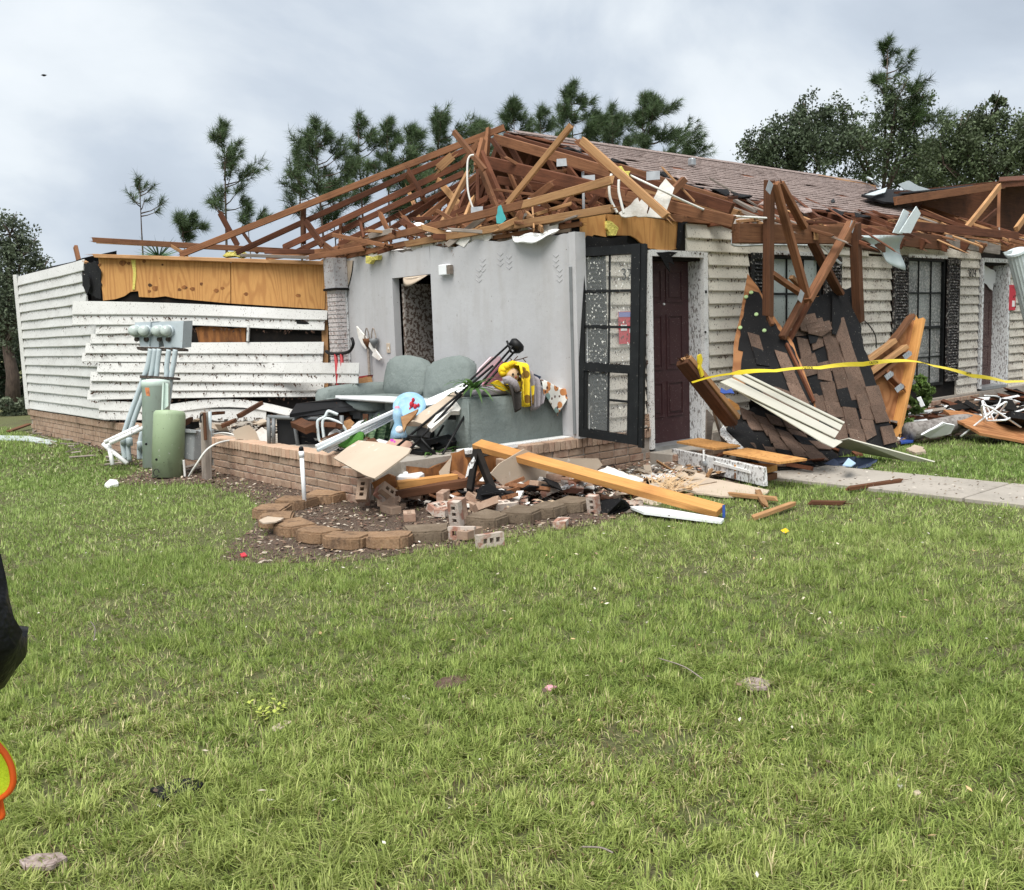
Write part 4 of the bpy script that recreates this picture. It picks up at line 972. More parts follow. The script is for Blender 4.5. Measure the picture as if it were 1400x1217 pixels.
# second broken roof bay at the far end
rb = thing('end_gable', None, None, (16.5, 8, 2.6)); rb.parent = HOUSE; rb.location = WL[rb] - WL[HOUSE]
lum((1224, 275), (1372, 253), y_(7.6), y_(7.6), .05, .17, 'mid_wood', rb)
lum((1366, 252), (1470, 246), y_(7.6), y_(7.6), .05, .16, 'old_wood', rb)
lum((1321, 312), (1367, 254), y_(7.2), y_(7.3), .06, .13, 'light_wood', rb, 'truss_web')
lum((1366, 257), (1365, 322), y_(7.5), y_(7.4), .06, .12, 'mid_wood', rb, 'truss_web')
lum((1338, 309), (1364, 287), y_(7.7), y_(7.7), .05, .12, 'old_wood', rb, 'truss_web')
lum((1389, 314), (1402, 296), y_(7.0), y_(7.0), .06, .14, 'light_wood', rb, 'truss_web')
lum((1340, 323), (1440, 325), y_(7.0), y_(7.0), .05, .09, 'light_wood', rb, 'bottom_chord')
lum((1355, 337), (1440, 338), y_(6.6), y_(6.6), .05, .17, 'mid_wood', rb, 'bottom_chord')
lum((1258, 290), (1375, 330), y_(6.9), y_(6.5), .04, .08, 'old_wood', rb, 'rafter')
lum((1248, 300), (1372, 332), y_(6.7), y_(6.3), .04, .05, 'light_wood', rb, 'rafter')
lum((1330, 318), (1362, 318), y_(7.3), y_(7.3), .05, .10, 'gray_wood', rb, 'bottom_chord')
sheet('roof_underside', [Py(u, v, 8.6) for u, v in ((1224, 262), (1370, 247), (1480, 235), (1480, 345), (1330, 318), (1226, 285))], .03, 'old_wood', rb)
MB().prism([Py(1228, 266, 7.6), Py(1330, 256, 7.6), Py(1330, 252, 9.5), Py(1236, 262, 9.5)], (0, 0, .015)).build('roof_sheathing', 'tar', rb)
MB().prism([Py(1366, 249, 7.55), Py(1480, 243, 7.55), Py(1480, 236, 9.6), Py(1366, 243, 9.6)], (0, 0, .015)).build('roof_sheathing', 'old_wood', rb)
sheet('torn_felt', [FP(u, v, .12) for u, v in ((1178, 266), (1200, 258), (1232, 260), (1262, 262), (1240, 272), (1228, 278), (1210, 276), (1195, 272))], .03, 'tar', rb, .04, .15)
sheet('bent_flashing', [FP(u, v, .20) for u, v in ((1183, 266), (1213, 256), (1210, 263), (1195, 267))], .01, 'alu', rb, .01)
sheet('bent_flashing', [Py(u, v, 8.3) for u, v in ((1228, 252), (1243, 247), (1255, 254), (1281, 262), (1262, 263), (1236, 259))], .01, 'alu', rb, .01)
cable('loose_cable', [FP(1186, 243, .05), FP(1192, 246, .3), FP(1201, 255, .12)], .025, 'alu', rb)
lum((1118, 240), (1195, 255), y_(10.1), y_(9.9), .05, .05, 'light_wood', rb, 'ridge_strip')

# ------------------------------------------------------------------ loose things hanging in the wreck
lum((691, 282), (780, 173), d_(10.9), d_(10.3), .05, .085, 'light_wood', None, 'loose_stick', label='long pale stick of lumber poking up in front of the roof peak', cat='lumber', group='loose lumber sticking out of the roof')
lum((797, 193), (912, 296), d_(9.5), d_(9.0), .05, .10, 'light_wood', None, 'loose_stick', label='doubled pale stick leaning down onto the torn plywood over the door', cat='lumber', group='loose lumber sticking out of the roof')
lum((790, 193), (836, 233), d_(9.75), d_(9.6), .05, .08, 'mid_wood', None, 'loose_stick', label='short brown stick lying behind the doubled pale stick over the door', cat='lumber', group='loose lumber sticking out of the roof')
lum((621, 181), (663, 233), d_(11.8), d_(11.4), .05, .085, 'mid_wood', None, 'loose_stick', label='short splintered stick crossing in front of the roof peak', cat='lumber', group='loose lumber sticking out of the roof')
lum((599, 231), (618, 214), d_(12.2), d_(12.2), .05, .14, 'light_wood', None, 'wood_block', label='short sawn block wedged among the rafters left of the peak', cat='lumber')
lum((454, 321), (528, 336), d_(11.9), d_(11.6), .045, .07, 'mid_wood', None, 'loose_stick', label='reddish stick lying across the low ends of the rafters', cat='lumber', group='loose lumber sticking out of the roof')
sheet('turquoise_rag', [Pd(u, v, 9.9) for u, v in ((681, 282), (685, 280), (687, 286), (692, 300), (686, 306), (679, 305), (678, 296))], .03, 'turquoise', None, .008, .03, label='turquoise rag hanging from the lower roof chord', cat='rag')
cable('white_cable', [Pd(u, v, 11.2) for u, v in ((648, 212), (642, 214), (639, 226), (640, 262), (648, 288), (652, 292))], .012, 'wire', None, label='thin white cable looping down inside the roof peak', cat='cable')
cable('white_cable', [Pd(u, v, 9.0) for u, v in ((836, 238), (833, 252), (834, 270), (840, 284), (844, 291))], .014, 'wire', None, label='white cable dangling over the plywood header, the one that starts at the chord end', cat='cable', group='pair of cables dangling over the plywood')
cable('white_cable', [Pd(u, v, 9.05) for u, v in ((846, 246), (846, 262), (850, 280), (853, 292))], .014, 'wire', None, label='white cable dangling over the plywood header, the one behind the doubled stick', cat='cable', group='pair of cables dangling over the plywood')
cable('gray_cable', [Pd(u, v, t) for u, v, t in ((862, 240, 9.4), (900, 258, 9.2), (940, 277, 9.4), (980, 293, 9.6), (1010, 296, 9.8), (1060, 299, 10))], .012, 'wire', None, label='gray cable sagging along the front eave of the torn roof', cat='cable')
sheet('drywall_shard', [Pd(u, v, 9.3) for u, v in ((910, 244), (922, 257), (917, 272), (908, 298), (884, 296), (893, 272), (902, 254))], .03, 'gypsum', None, .006, label='white pointed drywall shard standing on the plywood header', cat='drywall')
sheet('drywall_shard', [Pd(u, v, 9.45) for u, v in ((846, 291), (862, 280), (872, 270), (874, 276), (884, 265), (886, 296), (850, 296))], .03, 'gypsum', None, .012, .04, label='crumbled white drywall shard beside the pointed one on the header', cat='drywall')
sheet('yellow_insulation', [Pd(u, v, 9.35) for u, v in ((843, 228), (850, 227), (854, 234), (862, 234), (861, 244), (854, 246), (847, 238))], .08, 'insulation', None, .02, .03, label='yellow insulation tuft caught on the stick over the door', cat='insulation')
sheet('yellow_insulation', [Px(u, v, 6.58) for u, v in ((500, 350), (508, 352), (517, 349), (516, 355), (508, 356), (505, 361), (500, 360))], .06, 'insulation', None, .01, .03, label='yellow insulation tuft stuck to the top of the gray wall', cat='insulation')
sheet('yellow_insulation', [Pd(u, v, 13.3) for u, v in ((304, 350), (312, 344), (330, 342), (338, 348), (330, 352))], .1, 'insulation', None, .02, .05, label='pale yellow insulation lying on top of the plywood wall', cat='insulation')
for k, (u, v, t, l) in enumerate(((616, 322, 11.2, 'far from'), (572, 311, 12.2, ''))):
    r = .16
    MB().lathe([(r, 0), (r * .95, r * .4), (r * .7, r * .75), (r * .25, r)], Pd(u, v, t) - Vector((0, 0, .1)), 14).build('ceiling_lamp_globe', 'plastic_white', None, True, label=('white dome globe showing under the roof chord near the peak', 'small white dome among the rafters left of the peak', 'white dome lying behind the top plate near the plywood header')[k], cat='lamp globe')

# ------------------------------------------------------------------ fallen porch gable in front of the first shuttered window
PG = thing('fallen_porch_gable', 'fallen porch gable frame of brown lumber standing before the shuttered window', 'porch frame', (10.2, 5.9, 0))
YP = 5.95
for a, b, w, h, m, dy, n in (((1052, 246), (1050, 432), .09, .085, 'wet_wood', 0, 'post'), ((1169, 305), (1174, 440), .09, .11, 'wet_wood', .05, 'post'),
                            ((1059, 250), (1104, 410), .05, .09, 'mid_wood', -.06, 'brace'), ((1066, 250), (1100, 312), .05, .09, 'mid_wood', .06, 'brace'), ((1098, 308), (1148, 402), .05, .11, 'wet_wood', .14, 'brace'),
                            ((1164, 304), (1104, 412), .06, .10, 'mid_wood', -.08, 'brace'), ((1097, 410), (1069, 462), .05, .08, 'wet_wood', .0, 'brace'), ((1107, 412), (1074, 474), .05, .05, 'old_wood', .06, 'brace'),
                            ((1055, 374), (1096, 402), .05, .075, 'mid_wood', -.01, 'brace'), ((1082, 379), (1100, 398), .05, .05, 'light_wood', .05, 'brace'), ((1006, 319), (1162, 322), .09, .20, 'mid_wood', .12, 'beam'), ((1158, 331), (1206, 340), .09, .10, 'wet_wood', .12, 'beam')):
    beam(n, Py(*a, YP + dy), Py(*b, YP + dy), w, h, mat=m, parent=PG, up=(0, 1, 0) if n != 'beam' else (0, 0, 1), ragged=.015)
for u, v in ((1095, 405), (1165, 310), (1052, 256)):
    c = Py(u, v, YP - .12); MB().box(c, (.085, .004, .12), Matrix.Rotation(.5, 3, 'Y')).build('truss_plate', 'steel', PG)
sheet('joist_hanger', [Py(u, v, YP + .05) for u, v in ((1113, 317), (1119, 317), (1119, 328), (1113, 328))], .004, 'light_wood', PG)
sheet('curled_drywall', [Py(u, v, 6.35) for u, v in ((997, 301), (1018, 298), (1047, 300), (1047, 310), (1040, 316), (1030, 312), (1012, 309), (1003, 306))], .012, 'gypsum', None, .006, label='curled white ceiling scrap lying on the porch beam', cat='drywall')
cable('siding_edge', [Py(u, v, 6.3) for u, v in ((1006, 306), (1003, 320), (1001, 330), (1006, 336), (1050, 335), (1120, 336))], .012, 'alu', PG)
sheet('trim_scrap', [Py(u, v, 6.2) for u, v in ((1120, 334), (1124, 335), (1152, 360), (1148, 361))], .012, 'plastic_white', None, label='thin white trim strip slanting behind the porch braces', cat='trim')
cable('black_cable', [Py(u, v, 6.5) for u, v in ((1180, 437), (1190, 447), (1197, 460), (1198, 476))], .008, 'dark_wire', None, label='thin black cable hanging down the siding right of the gable', cat='cable')
# clear plastic and bent flashing at its right end
sheet('bent_flashing', [Py(u, v, 6.0) for u, v in ((1221, 318), (1236, 286), (1243, 290), (1234, 320))], .01, 'alu', None, .006, label='pale metal strip bent upright at the eave, the narrow one', cat='flashing')
sheet('bent_flashing', [Py(u, v, 5.95) for u, v in ((1230, 318), (1253, 282), (1259, 292), (1245, 319))], .01, 'alu', None, .006, label='pale metal strip bent upright at the eave, the wide one', cat='flashing')
def plas(a, b):
    p = Py(1176 + 60 * a, 322 + (8 + 40 * a) * b, 6.05); p.y -= .10 * math.sin(a * 6) * b + .05 * math.sin(b * 5 + a * 3); return p
MB().grid(plas, 12, 8, (0, .004, 0)).build('plastic_sheet', M('torn translucent plastic', (.52, .60, .60), [('n', 8, .45, .7, (.64, .70, .70), .8)], .3, None, 0, .5, alpha=.72), None, True, label='torn translucent plastic sheet hanging from the front eave', cat='plastic sheet')

# ------------------------------------------------------------------ slabs of roof deck that slid off, still carrying felt and shingles
def shingle_field(parent, plane, quad, cols, rws, keep, seed, off=.012):
    """tabs laid over a slab: quad = four sight lines (top-left, top-right, bottom-right, bottom-left)"""
    r = random.Random(seed); q = [plane(u, v, off) for u, v in quad]; n = plane.n
    for i in range(cols):
        for j in range(rws):
            st = .5 * (i % 2) / rws
            if r.random() > keep(i / cols, j / rws): continue
            s0, s1 = i / cols - r.uniform(-.01, .03), (i + 1) / cols + r.uniform(-.02, .03); t0, t1 = j / rws + st - r.uniform(-.01, .02), (j + 1) / rws + st + r.uniform(-.02, .045)
            if t1 > 1.06: continue
            P = []
            for s, t in ((s0, t0), (s1, t0), (s1, t1), (s0, t1)):
                s += r.uniform(-.022, .022); t += r.uniform(-.02, .02)
                P.append((q[0].lerp(q[1], s)).lerp(q[3].lerp(q[2], s), t))
            l = r.uniform(.0, .022); P[0] += n * (.008 + l); P[3] += n * (.008 + l * .4)
            MB().prism(P, -n * .012).build('shingle', 'shingle' if r.random() < .86 else 'tar', parent)
# left slab, bare felt over plywood
LA = Pl(Py(1022, 374, 6.62), Py(1000, 515, 6.32), Pz(1118, 636, .05))
sA = thing('roof_slab', 'black felted roof slab with a pointed plywood tip leaning by the shutter', 'roof slab', (8.9, 5.9, 0))
sheet('plywood_deck', [LA(u, v) for u, v in ((1022, 374), (1036, 392), (1058, 432), (1085, 470), (1112, 540), (1120, 580), (1070, 566), (1030, 545), (1001, 515), (1004, 465), (1012, 430))], .03, 'ply_low', sA, .006, .08)
sheet('felt', [LA(u, v, .012) for u, v in ((1027, 397), (1038, 400), (1046, 418), (1058, 440), (1084, 475), (1110, 545), (1118, 576), (1070, 562), (1034, 543), (1012, 515), (1016, 480), (1009, 478), (1013, 445), (1020, 410))], .01, 'tar', sA, .012, .05)
shingle_field(sA, LA, ((1024, 458), (1066, 464), (1116, 576), (1050, 556)), 3, 5, lambda s, t: .7 if t > .3 or s < .3 else .25, 3, .022)
for u, v in ((1020, 406), (1027, 400), (1012, 448), (1034, 430), (1045, 452)):
    c = LA(u, v, .018); MB().lathe([(.025, 0), (.022, .008), (.004, .01)], c, 8, LA.n).build('nail_cap', M('pale green cap', (.45, .62, .30)), sA)
beam('rafter_edge', LA(1046, 420, .02), LA(1056, 445, .02), .04, .05, 'mid_wood', sA)
beam('rafter_edge', LA(1075, 470, .03), LA(1113, 550, .03), .03, .04, 'old_wood', sA)
# right slab, the big one with brown shingles in strips
LB = Pl(Py(1165, 392, 6.15), Pz(1226, 611, .03), Pz(1130, 624, .03))
sB = thing('roof_slab', 'big black roof slab with strips of brown shingles leaning on the porch frame', 'roof slab', (9.9, 5.7, 0))
sheet('plywood_deck', [LB(u, v) for u, v in ((1096, 412), (1128, 402), (1164, 394), (1172, 425), (1178, 470), (1224, 611), (1180, 618), (1130, 624), (1108, 575), (1088, 520), (1084, 470), (1090, 440))], .03, 'ply_low', sB, .004, .1)
sheet('felt', [LB(u, v, .010) for u, v in ((1095, 409), (1118, 406), (1138, 398), (1150, 393), (1156, 396), (1166, 391), (1174, 425), (1180, 470), (1227, 612), (1180, 620), (1130, 624), (1106, 575), (1086, 520), (1081, 470), (1090, 440))], .012, 'tar', sB, .012, .06)
shingle_field(sB, LB, ((1083, 440), (1164, 420), (1226, 608), (1124, 620)), 5, 7, lambda s, t: (.3 if t < .14 else .90) if s < .75 else .62, 8, .022)
for u, v, a in ((1120, 450, .2), (1100, 440, -.3), (1110, 446, .5)):
    P = [LB(u + dx, v + dy, .05 + abs(dx) * .002) for dx, dy in ((-18, -6), (14, -12), (18, 0), (4, 10), (-14, 6))]
    MB().prism(P, -LB.n * .012).build('curled_shingle', 'shingle', sB)
sheet('felt_flap', [LB(u, v, .06) for u, v in ((1138, 398), (1146, 394), (1150, 440), (1143, 458), (1138, 456))], .01, 'tar', sB, .006)
sheet('felt_flap', [LB(u, v, .05) for u, v in ((1104, 455), (1124, 448), (1116, 468), (1108, 470))], .01, 'tar', sB, .006)
# low slab fanned out on the ground
LC = Pl(Pz(1152, 634, .03), Pz(1058, 642, .06), Py(1003, 572, 6.35))
sC = thing('roof_slab', 'low roof slab of fanned brown shingles lying on the walk under the cream strip', 'roof slab', (8.7, 5.6, 0))
sheet('plywood_deck', [LC(u, v) for u, v in ((1002, 574), (1030, 556), (1075, 575), (1120, 600), (1156, 632), (1120, 640), (1094, 642), (1066, 640), (1030, 628), (990, 590))], .03, 'tar', sC, .004, .1)
shingle_field(sC, LC, ((1012, 560), (1100, 580), (1156, 632), (1052, 640)), 5, 6, lambda s, t: .86, 5, .02)
shingle_field(sC, LC, ((990, 592), (1030, 590), (1066, 640), (1046, 640)), 2, 4, lambda s, t: .4, 6, .03)
sheet('felt', [LC(u, v, .05) for u, v in ((993, 585), (1018, 576), (1030, 590), (1050, 620), (1040, 628), (1018, 612))], .012, 'tar', sC, .01)
sheet('drip_edge', [LC(u, v, .055) for u, v in ((984, 588), (990, 580), (994, 590), (1022, 617), (1024, 622), (1014, 622), (985, 594))], .012, 'white_peel', sC, .004)
# plywood gable triangle with lumber frame and nail plates
GP = Pl(Py(1245, 432, 5.95), Pz(1210, 598, .05), Py(1190, 500, 6.0))
gt = thing('gable_panel', 'orange plywood gable piece with lumber edge and metal plates leaning by the shrub', 'gable panel', (10.8, 5.6, 0))
sheet('plywood', [GP(u, v, -.02) for u, v in ((1240, 436), (1262, 440), (1245, 520), (1224, 598), (1212, 580), (1195, 530), (1186, 500))], .02, 'ply_low', gt)
for a, b, w, h, m, o in (((1257, 436), (1222, 600), .05, .16, 'new_wood', .03), ((1246, 432), (1218, 470), .05, .10, 'mid_wood', .04), ((1222, 466), (1184, 494), .06, .09, 'light_wood', .06), ((1238, 474), (1186, 512), .06, .09, 'light_wood', .09), ((1236, 484), (1190, 520), .05, .10, 'mid_wood', .03), ((1210, 508), (1234, 532), .05, .09, 'mid_wood', .06)):
    beam('frame_member', GP(*a, o), GP(*b, o), w, h, mat=m, parent=gt, up=GP.n, ragged=.015)
for u, v in ((1240, 485), (1215, 513), (1229, 530)):
    c = GP(u, v, .15); pl = MB().prism([GP(u + dx, v + dy, .125) for dx, dy in ((-6, 1), (3, -6), (7, 0), (-2, 7))], -GP.n * .006)
    for k in range(4): pl.prism([GP(u - 4 + k * 3 + dx, v + 1 - k * 1.2 + dy, .129) for dx, dy in ((0, -2), (.8, -2.4), (2, 1.6), (1.2, 2))], -GP.n * .004)
    pl.build('nail_plate', 'steel', gt)

# cream siding strip draped across the slabs, and the gutter piece at its foot
SP = Pl(Py(985, 522, 5.75), Py(1012, 510, 5.95), Pz(1145, 600, .30))
ss = thing('siding_strip', 'long clean cream siding strip sliding down across the roof slabs', 'siding', (8.8, 5.4, 0))
for (a, b, c, d, o) in (((1012, 508), (1154, 578), (1148, 589), (1001, 515), .02), ((1001, 515), (1148, 589), (1141, 599), (984, 523), .03)):
    o += .10; P = [SP(*p, o) for p in (a, b, c, d)]; MB().prism([P[0] - SP.n * .012, P[1] - SP.n * .012, P[2] + SP.n * .008, P[3] + SP.n * .008], -SP.n * .008).build('siding_course', 'siding_clean', ss)
MB().prism([SP(u, v, .135) for u, v in ((1011, 506), (1155, 577), (1154, 579), (1010, 508))], -SP.n * .01).build('nailing_hem', 'siding_clean', ss)
sheet('lower_flap', [SP(u, v, .115) for u, v in ((1000, 529), (1141, 600), (1152, 604), (1140, 612), (1125, 605))], .008, 'siding_clean', ss)
sheet('gutter_piece', [Pz(u, v, h) for u, v, h in ((1132, 607, .17), (1160, 600, .26), (1166, 602, .25), (1278, 632, .02), (1240, 631, .02), (1180, 620, .06))], .012, 'siding_clean', None, label='tapering cream trim piece lying at the foot of the big roof slab', cat='trim')
sheet('blue_tape', [SP(u, v, .17) for u, v in ((986, 530), (993, 534), (1000, 531), (1004, 538), (998, 537), (990, 538), (985, 536))], .006, 'tarp', None, .004, .02, label='bit of blue tape stuck on the cream siding strip', cat='tape')
# fallen door lintel with peeling paint, lumber stacked on it
lt = thing('fallen_lintel', 'fallen porch lintel with peeling white paint and plywood on its top', 'lintel', (8.0, 5.75, 0))
a, b = Pz(922, 628, .08), Pz(1046, 655, .10)
beam('painted_face', a + Vector((0, 0, .03)), b + Vector((0, 0, .02)), .05, .17, 'white_peel', lt, ragged=.02)
dv = (b - a).normalized(); nv = Vector((-dv.y, dv.x, 0)); nv = nv if nv.dot(EYE - a) < 0 else -nv
for t0, t1, h in ((.0, .46, .17), (.55, 1.1, .15)):
    p0, p1 = a.lerp(b, t0), a.lerp(b, t1)
    MB().prism([p0 + nv * .03 + Vector((0, 0, h)), p1 + nv * .03 + Vector((0, 0, h)), p1 + nv * .32 + Vector((0, 0, h + .01)), p0 + nv * .30 + Vector((0, 0, h + .02))], (0, 0, .02)).build('plywood_top', 'plywood', lt)
sheet('moulding', [a.lerp(b, t) - nv * .035 + Vector((0, 0, h)) for t, h in ((.50, .075), (.88, .055), (.88, .03), (.50, .045))], .02, 'white_paint', lt)
MB().lathe([(.03, 0), (.034, .02), (.02, .03)], a.lerp(b, .41) - nv * .03 + Vector((0, 0, .03)), 14, -nv).build('faucet_knob', 'steel', lt)
cable('faucet_stem', [a.lerp(b, .41) - nv * .045 + Vector((0, 0, h)) for h in (.03, .12, .17)], .012, 'white_paint', lt)
e0 = Pz(1046, 652, .05)
for k in range(2):
    beam('lumber_end', e0 + Vector((-.12, .2, .02 + .075 * k)), e0 + dv * .26 + Vector((0, .1, .02 + .075 * k)), .2, .06, 'new_wood' if k else 'mid_wood', lt)
# porch post leaning by the door with tape tied round it
po = thing('leaning_post', 'doubled wooden porch post leaning in front of the maroon door', 'post', Pz(1000, 640, 0))
pa, pb = Py(937, 490, 6.05), Py(1004, 572, 5.95)
beam('lumber', pa, pb, .06, .13, 'light_wood', po, up=(0, -1, .3), ragged=.01)
beam('lumber', pa + Vector((-.05, -.0, -.035)), pb + Vector((-.05, .0, -.06)), .05, .14, 'wet_wood', po, up=(0, -1, .3), ragged=.01)
sheet('plywood_end', [Py(u, v, 5.93) for u, v in ((997, 545), (1010, 554), (1012, 560), (1004, 562), (1012, 572), (996, 573))], .03, 'new_wood', po, .004)
beam('peeled_stake', Py(976, 560, 6.2), Pz(996, 622, .05), .03, .06, 'gray_wood', None, label='grayed stake slanting behind the leaning post', cat='stake')
sheet('trim_board', [Py(u, v, 6.35) for u, v in ((967, 560), (976, 570), (972, 606), (966, 606))], .02, 'gray_wood', None, label='short weathered board at the foot of the door frame', cat='board')
# yellow tape
tp = thing('caution_tape', 'yellow caution tape strung from the leaning post past the wreckage', 'tape', (10, 5.6, 0))
pts = [Py(946, 523, 5.93), Py(1000, 511, 5.5), Py(1060, 507, 5.3), Py(1120, 503, 5.3), Py(1180, 498, 5.3), Py(1240, 493, 5.32), Py(1275, 500, 5.3), Py(1330, 514, 5.3), Py(1375, 522, 5.35), Py(1440, 523, 5.4)]
sm = []
for i in range(len(pts) - 1):
    for k in range(6): sm.append(pts[i].lerp(pts[i + 1], k / 6) + Vector((0, 0, .012 * math.sin(k / 6 * math.pi))))
sm.append(pts[-1])
tb = MB(); n = len(sm)
for i, p in enumerate(sm):
    tw = .5 + .5 * math.sin(i * .33); w = .024 * (.45 + .55 * tw)
    if i < 7: w *= .4
    tb.v += [p + Vector((0, .02 * (1 - tw), w)), p - Vector((0, .02 * (1 - tw), w))]
for i in range(n - 1): tb.f.append([2 * i, 2 * i + 2, 2 * i + 3, 2 * i + 1]); tb.mi.append(0)
tb.build('ribbon', 'yellow_tape', tp, fix=False)
sheet('knot', [Py(u, v, 5.9) for u, v in ((955, 486), (959, 484), (961, 492), (959, 500), (963, 512), (960, 516), (956, 504))], .02, 'yellow_tape', tp, .006, .03)
for i, j in ((14, 18), (23, 27), (32, 35), (39, 43)):
    a, b = sm[i], sm[j]; text('CAUTION', .042, a.lerp(b, .5) + Vector((0, -.03, 0)), b - a, (0, 0, 1), 'ink', 'tape_print', tp)
# leaning fluted column at the far door
co = thing('porch_column', 'pale blue gray fluted porch column leaning at the far door', 'column', Py(1430, 520, 5.6))
ca, cb = Py(1389, 346, 5.75), Py(1442, 560, 5.6)
prof = [.115 + (.006 if k % 2 else -.004) for k in range(32)]
c = MB(); ax = (cb - ca).normalized(); u0 = ax.orthogonal().normalized(); w0 = ax.cross(u0)
for p in (ca, ca.lerp(cb, .5), cb):
    for k in range(32):
        t = 2 * math.pi * k / 32; c.v.append(p + (u0 * math.cos(t) + w0 * math.sin(t)) * prof[k])
for i in range(2):
    for k in range(32): c.f.append([i * 32 + k, i * 32 + (k + 1) % 32, i * 32 + 32 + (k + 1) % 32, i * 32 + 32 + k]); c.mi.append(0)
c.f.append(list(range(32))[::-1]); c.mi.append(0); c.f.append(list(range(64, 96))); c.mi.append(0)
c.build('shaft', 'alu', co)
MB().lathe([(.135, 0), (.14, .03), (.12, .05)], ca - ax * .03, 20, ax).build('capital', 'alu', co)
sheet('torn_strip', [Py(u, v, 5.7) for u, v in ((1372, 345), (1385, 342), (1383, 347), (1374, 349))], .01, 'alu', co)
# red notice on the wall by the far door and the one on the near wall
for loc, w, h, lab, tx in ((Py(1384, 407, FY - .05), .26, .42, 'red notice with white print on the siding beside the far door', '824'), (Py(857, 448, FY - .05), .24, .33, 'red and blue notice taped to the siding behind the swinging window', '')):
    nb = thing('notice', lab, 'notice', loc)
    MB().box(loc, (w, .006, h)).build('sheet', 'red', nb)
    if tx: MB().box(loc + Vector((.04, -.005, -.10)), (.10, .004, .10)).build('white_print', 'paper', nb)
    else:
        MB().box(loc + Vector((-.02, -.005, .135)), (.2, .004, .05)).build('blue_band', 'blue_print', nb)
        MB().box(loc + Vector((-.05, -.005, .0)), (.09, .004, .06)).build('white_print', 'paper', nb)
        MB().box(loc + Vector((.07, -.005, -.03)), (.07, .004, .05)).build('white_print', 'paper', nb)

# ------------------------------------------------------------------ black framed window swung out from the wall by its left side
sd0 = thing('swinging_window', 'tall black framed window sash swung out beside the maroon door', 'window', (6.75, 6.3, .4))
TL, BL_, BR_, TR = Pd(794, 340, 9.38), Pd(793, 597, 9.38), Pd(874, 609, 9.02), Pd(878, 334, 9.02)
ex = (TR - TL).normalized(); ez = (TL - BL_).normalized(); en = ex.cross(ez).normalized(); en = en if en.dot(EYE - TL) > 0 else -en
def wpt(s, t, o=0.0): return (BL_.lerp(BR_, s)).lerp(TL.lerp(TR, s), t) + en * o
def bar(n, s0, t0, s1, t1, o0, o1, mat='black_metal'):
    P = [wpt(s, t, o1) for s, t in ((s0, t0), (s1, t0), (s1, t1), (s0, t1))]; return MB().prism(P, -en * (o1 - o0)).build(n, mat, sd0)
bar('stile', 0, 0, .085, 1, -.03, .03); bar('stile', .86, 0, 1, 1, -.045, .045); bar('rail', .085, 0, .86, .045, -.03, .03); bar('rail', .085, .955, .86, 1, -.03, .03)
bar('meeting_rail', .085, .352, .86, .395, -.035, .036)
bar('sash_stile', .085, .045, .135, .352, -.02, .02); bar('sash_stile', .81, .045, .86, .352, -.02, .02)
bar('muntin', .475, .395, .495, .955, -.012, .012); bar('muntin', .475, .045, .495, .352, -.012, .012)
for t in (.58, .765): bar('muntin', .085, t, .475, t + .012, -.011, .011); bar('muntin', .495, t, .86, t + .012, -.011, .011)
bar('muntin', .495, .205, .81, .217, -.011, .011)
for s0, s1, m in ((.09, .475, 'clear_glass'), (.495, .855, 'clear_glass')):
    for t0, t1 in ((.05, .35), (.40, .575), (.595, .76), (.78, .95)): bar('pane', s0, t0, s1, t1, -.003, .003, m)
for _ in range(1):
    fl = MB()
    for k in range(300):
        s, t = random.uniform(.09, .85), random.uniform(.05, .95)
        if s > .47 and random.random() < .6: continue
        if t < .35 and random.random() < .7: continue
        c = wpt(s, t, .006); r = random.uniform(.004, .011); a = random.uniform(0, 6)
        fl.add([c + ex * r * math.cos(a + q) + ez * r * 1.5 * math.sin(a + q) for q in (0, 2.2, 4)], [(0, 1, 2)])
    fl.build('stuck_leaf_bits', 'speck_glass', sd0, fix=False, kind='stuff')
bar('outer_post', 1.0, -.01, 1.07, 1.0, -.02, .03)

# ------------------------------------------------------------------ sofa on the open floor
FL = .388
sf = thing('sofa', 'sage green sofa with two back cushions against the gray room wall', 'sofa', (6.0, 8.4, FL))
def soft(name, c, size, mat, parent, puff=.04, rot=None, wr=.006, seed=0, rnd=.10, **tg):
    """an upholstered block: rounded, slightly puffed and creased"""
    b = bmesh.new(); bmesh.ops.create_cube(b, size=1.0)
    bmesh.ops.subdivide_edges(b, edges=list(b.edges), cuts=7, use_grid_fill=True)
    for v in b.verts:
        p = v.co * 2; q = Vector([math.copysign(abs(x) ** 1.0, x) for x in p])
        e = [1 - abs(x) for x in q]
        k = Vector(q)
        for i in range(3):
            o = [j for j in range(3) if j != i]
            edge = max(abs(q[o[0]]), abs(q[o[1]]))
            k[i] = q[i] * (1 - rnd * (max(0, edge - .6) / .4) ** 2) * (1 + puff * 2 / max(size[i], .05) * .5 * (1 - q[o[0]] ** 2) * (1 - q[o[1]] ** 2))
        v.co = Vector((k.x * size[0] / 2, k.y * size[1] / 2, k.z * size[2] / 2))
        nn = mnoise.noise(v.co * 7 + Vector((seed, 0, 0))) + .6 * mnoise.noise(Vector((v.co.x * 22, v.co.y * 9, v.co.z * 16)) + Vector((seed, 3, 1)))
        v.co += v.co.normalized() * nn * wr
    me = bpy.data.meshes.new(name); b.to_mesh(me); b.free(); me.materials.append(mats[mat])
    me.polygons.foreach_set('use_smooth', [True] * len(me.polygons))
    return tag(put(me, name, c, parent, rot), **tg)
soft('base', (6.0, 8.45, FL + .17), (1.10, 2.7, .34), 'sofa', sf, .01)
MB().box((6.06, 7.12, FL + .245), (1.22, .24, .486)).build('end_panel', 'sofa', sf, True, bevel=.018)
soft('arm', (6.0, 9.72, FL + .27), (1.2, .28, .54), 'sofa', sf, .03)
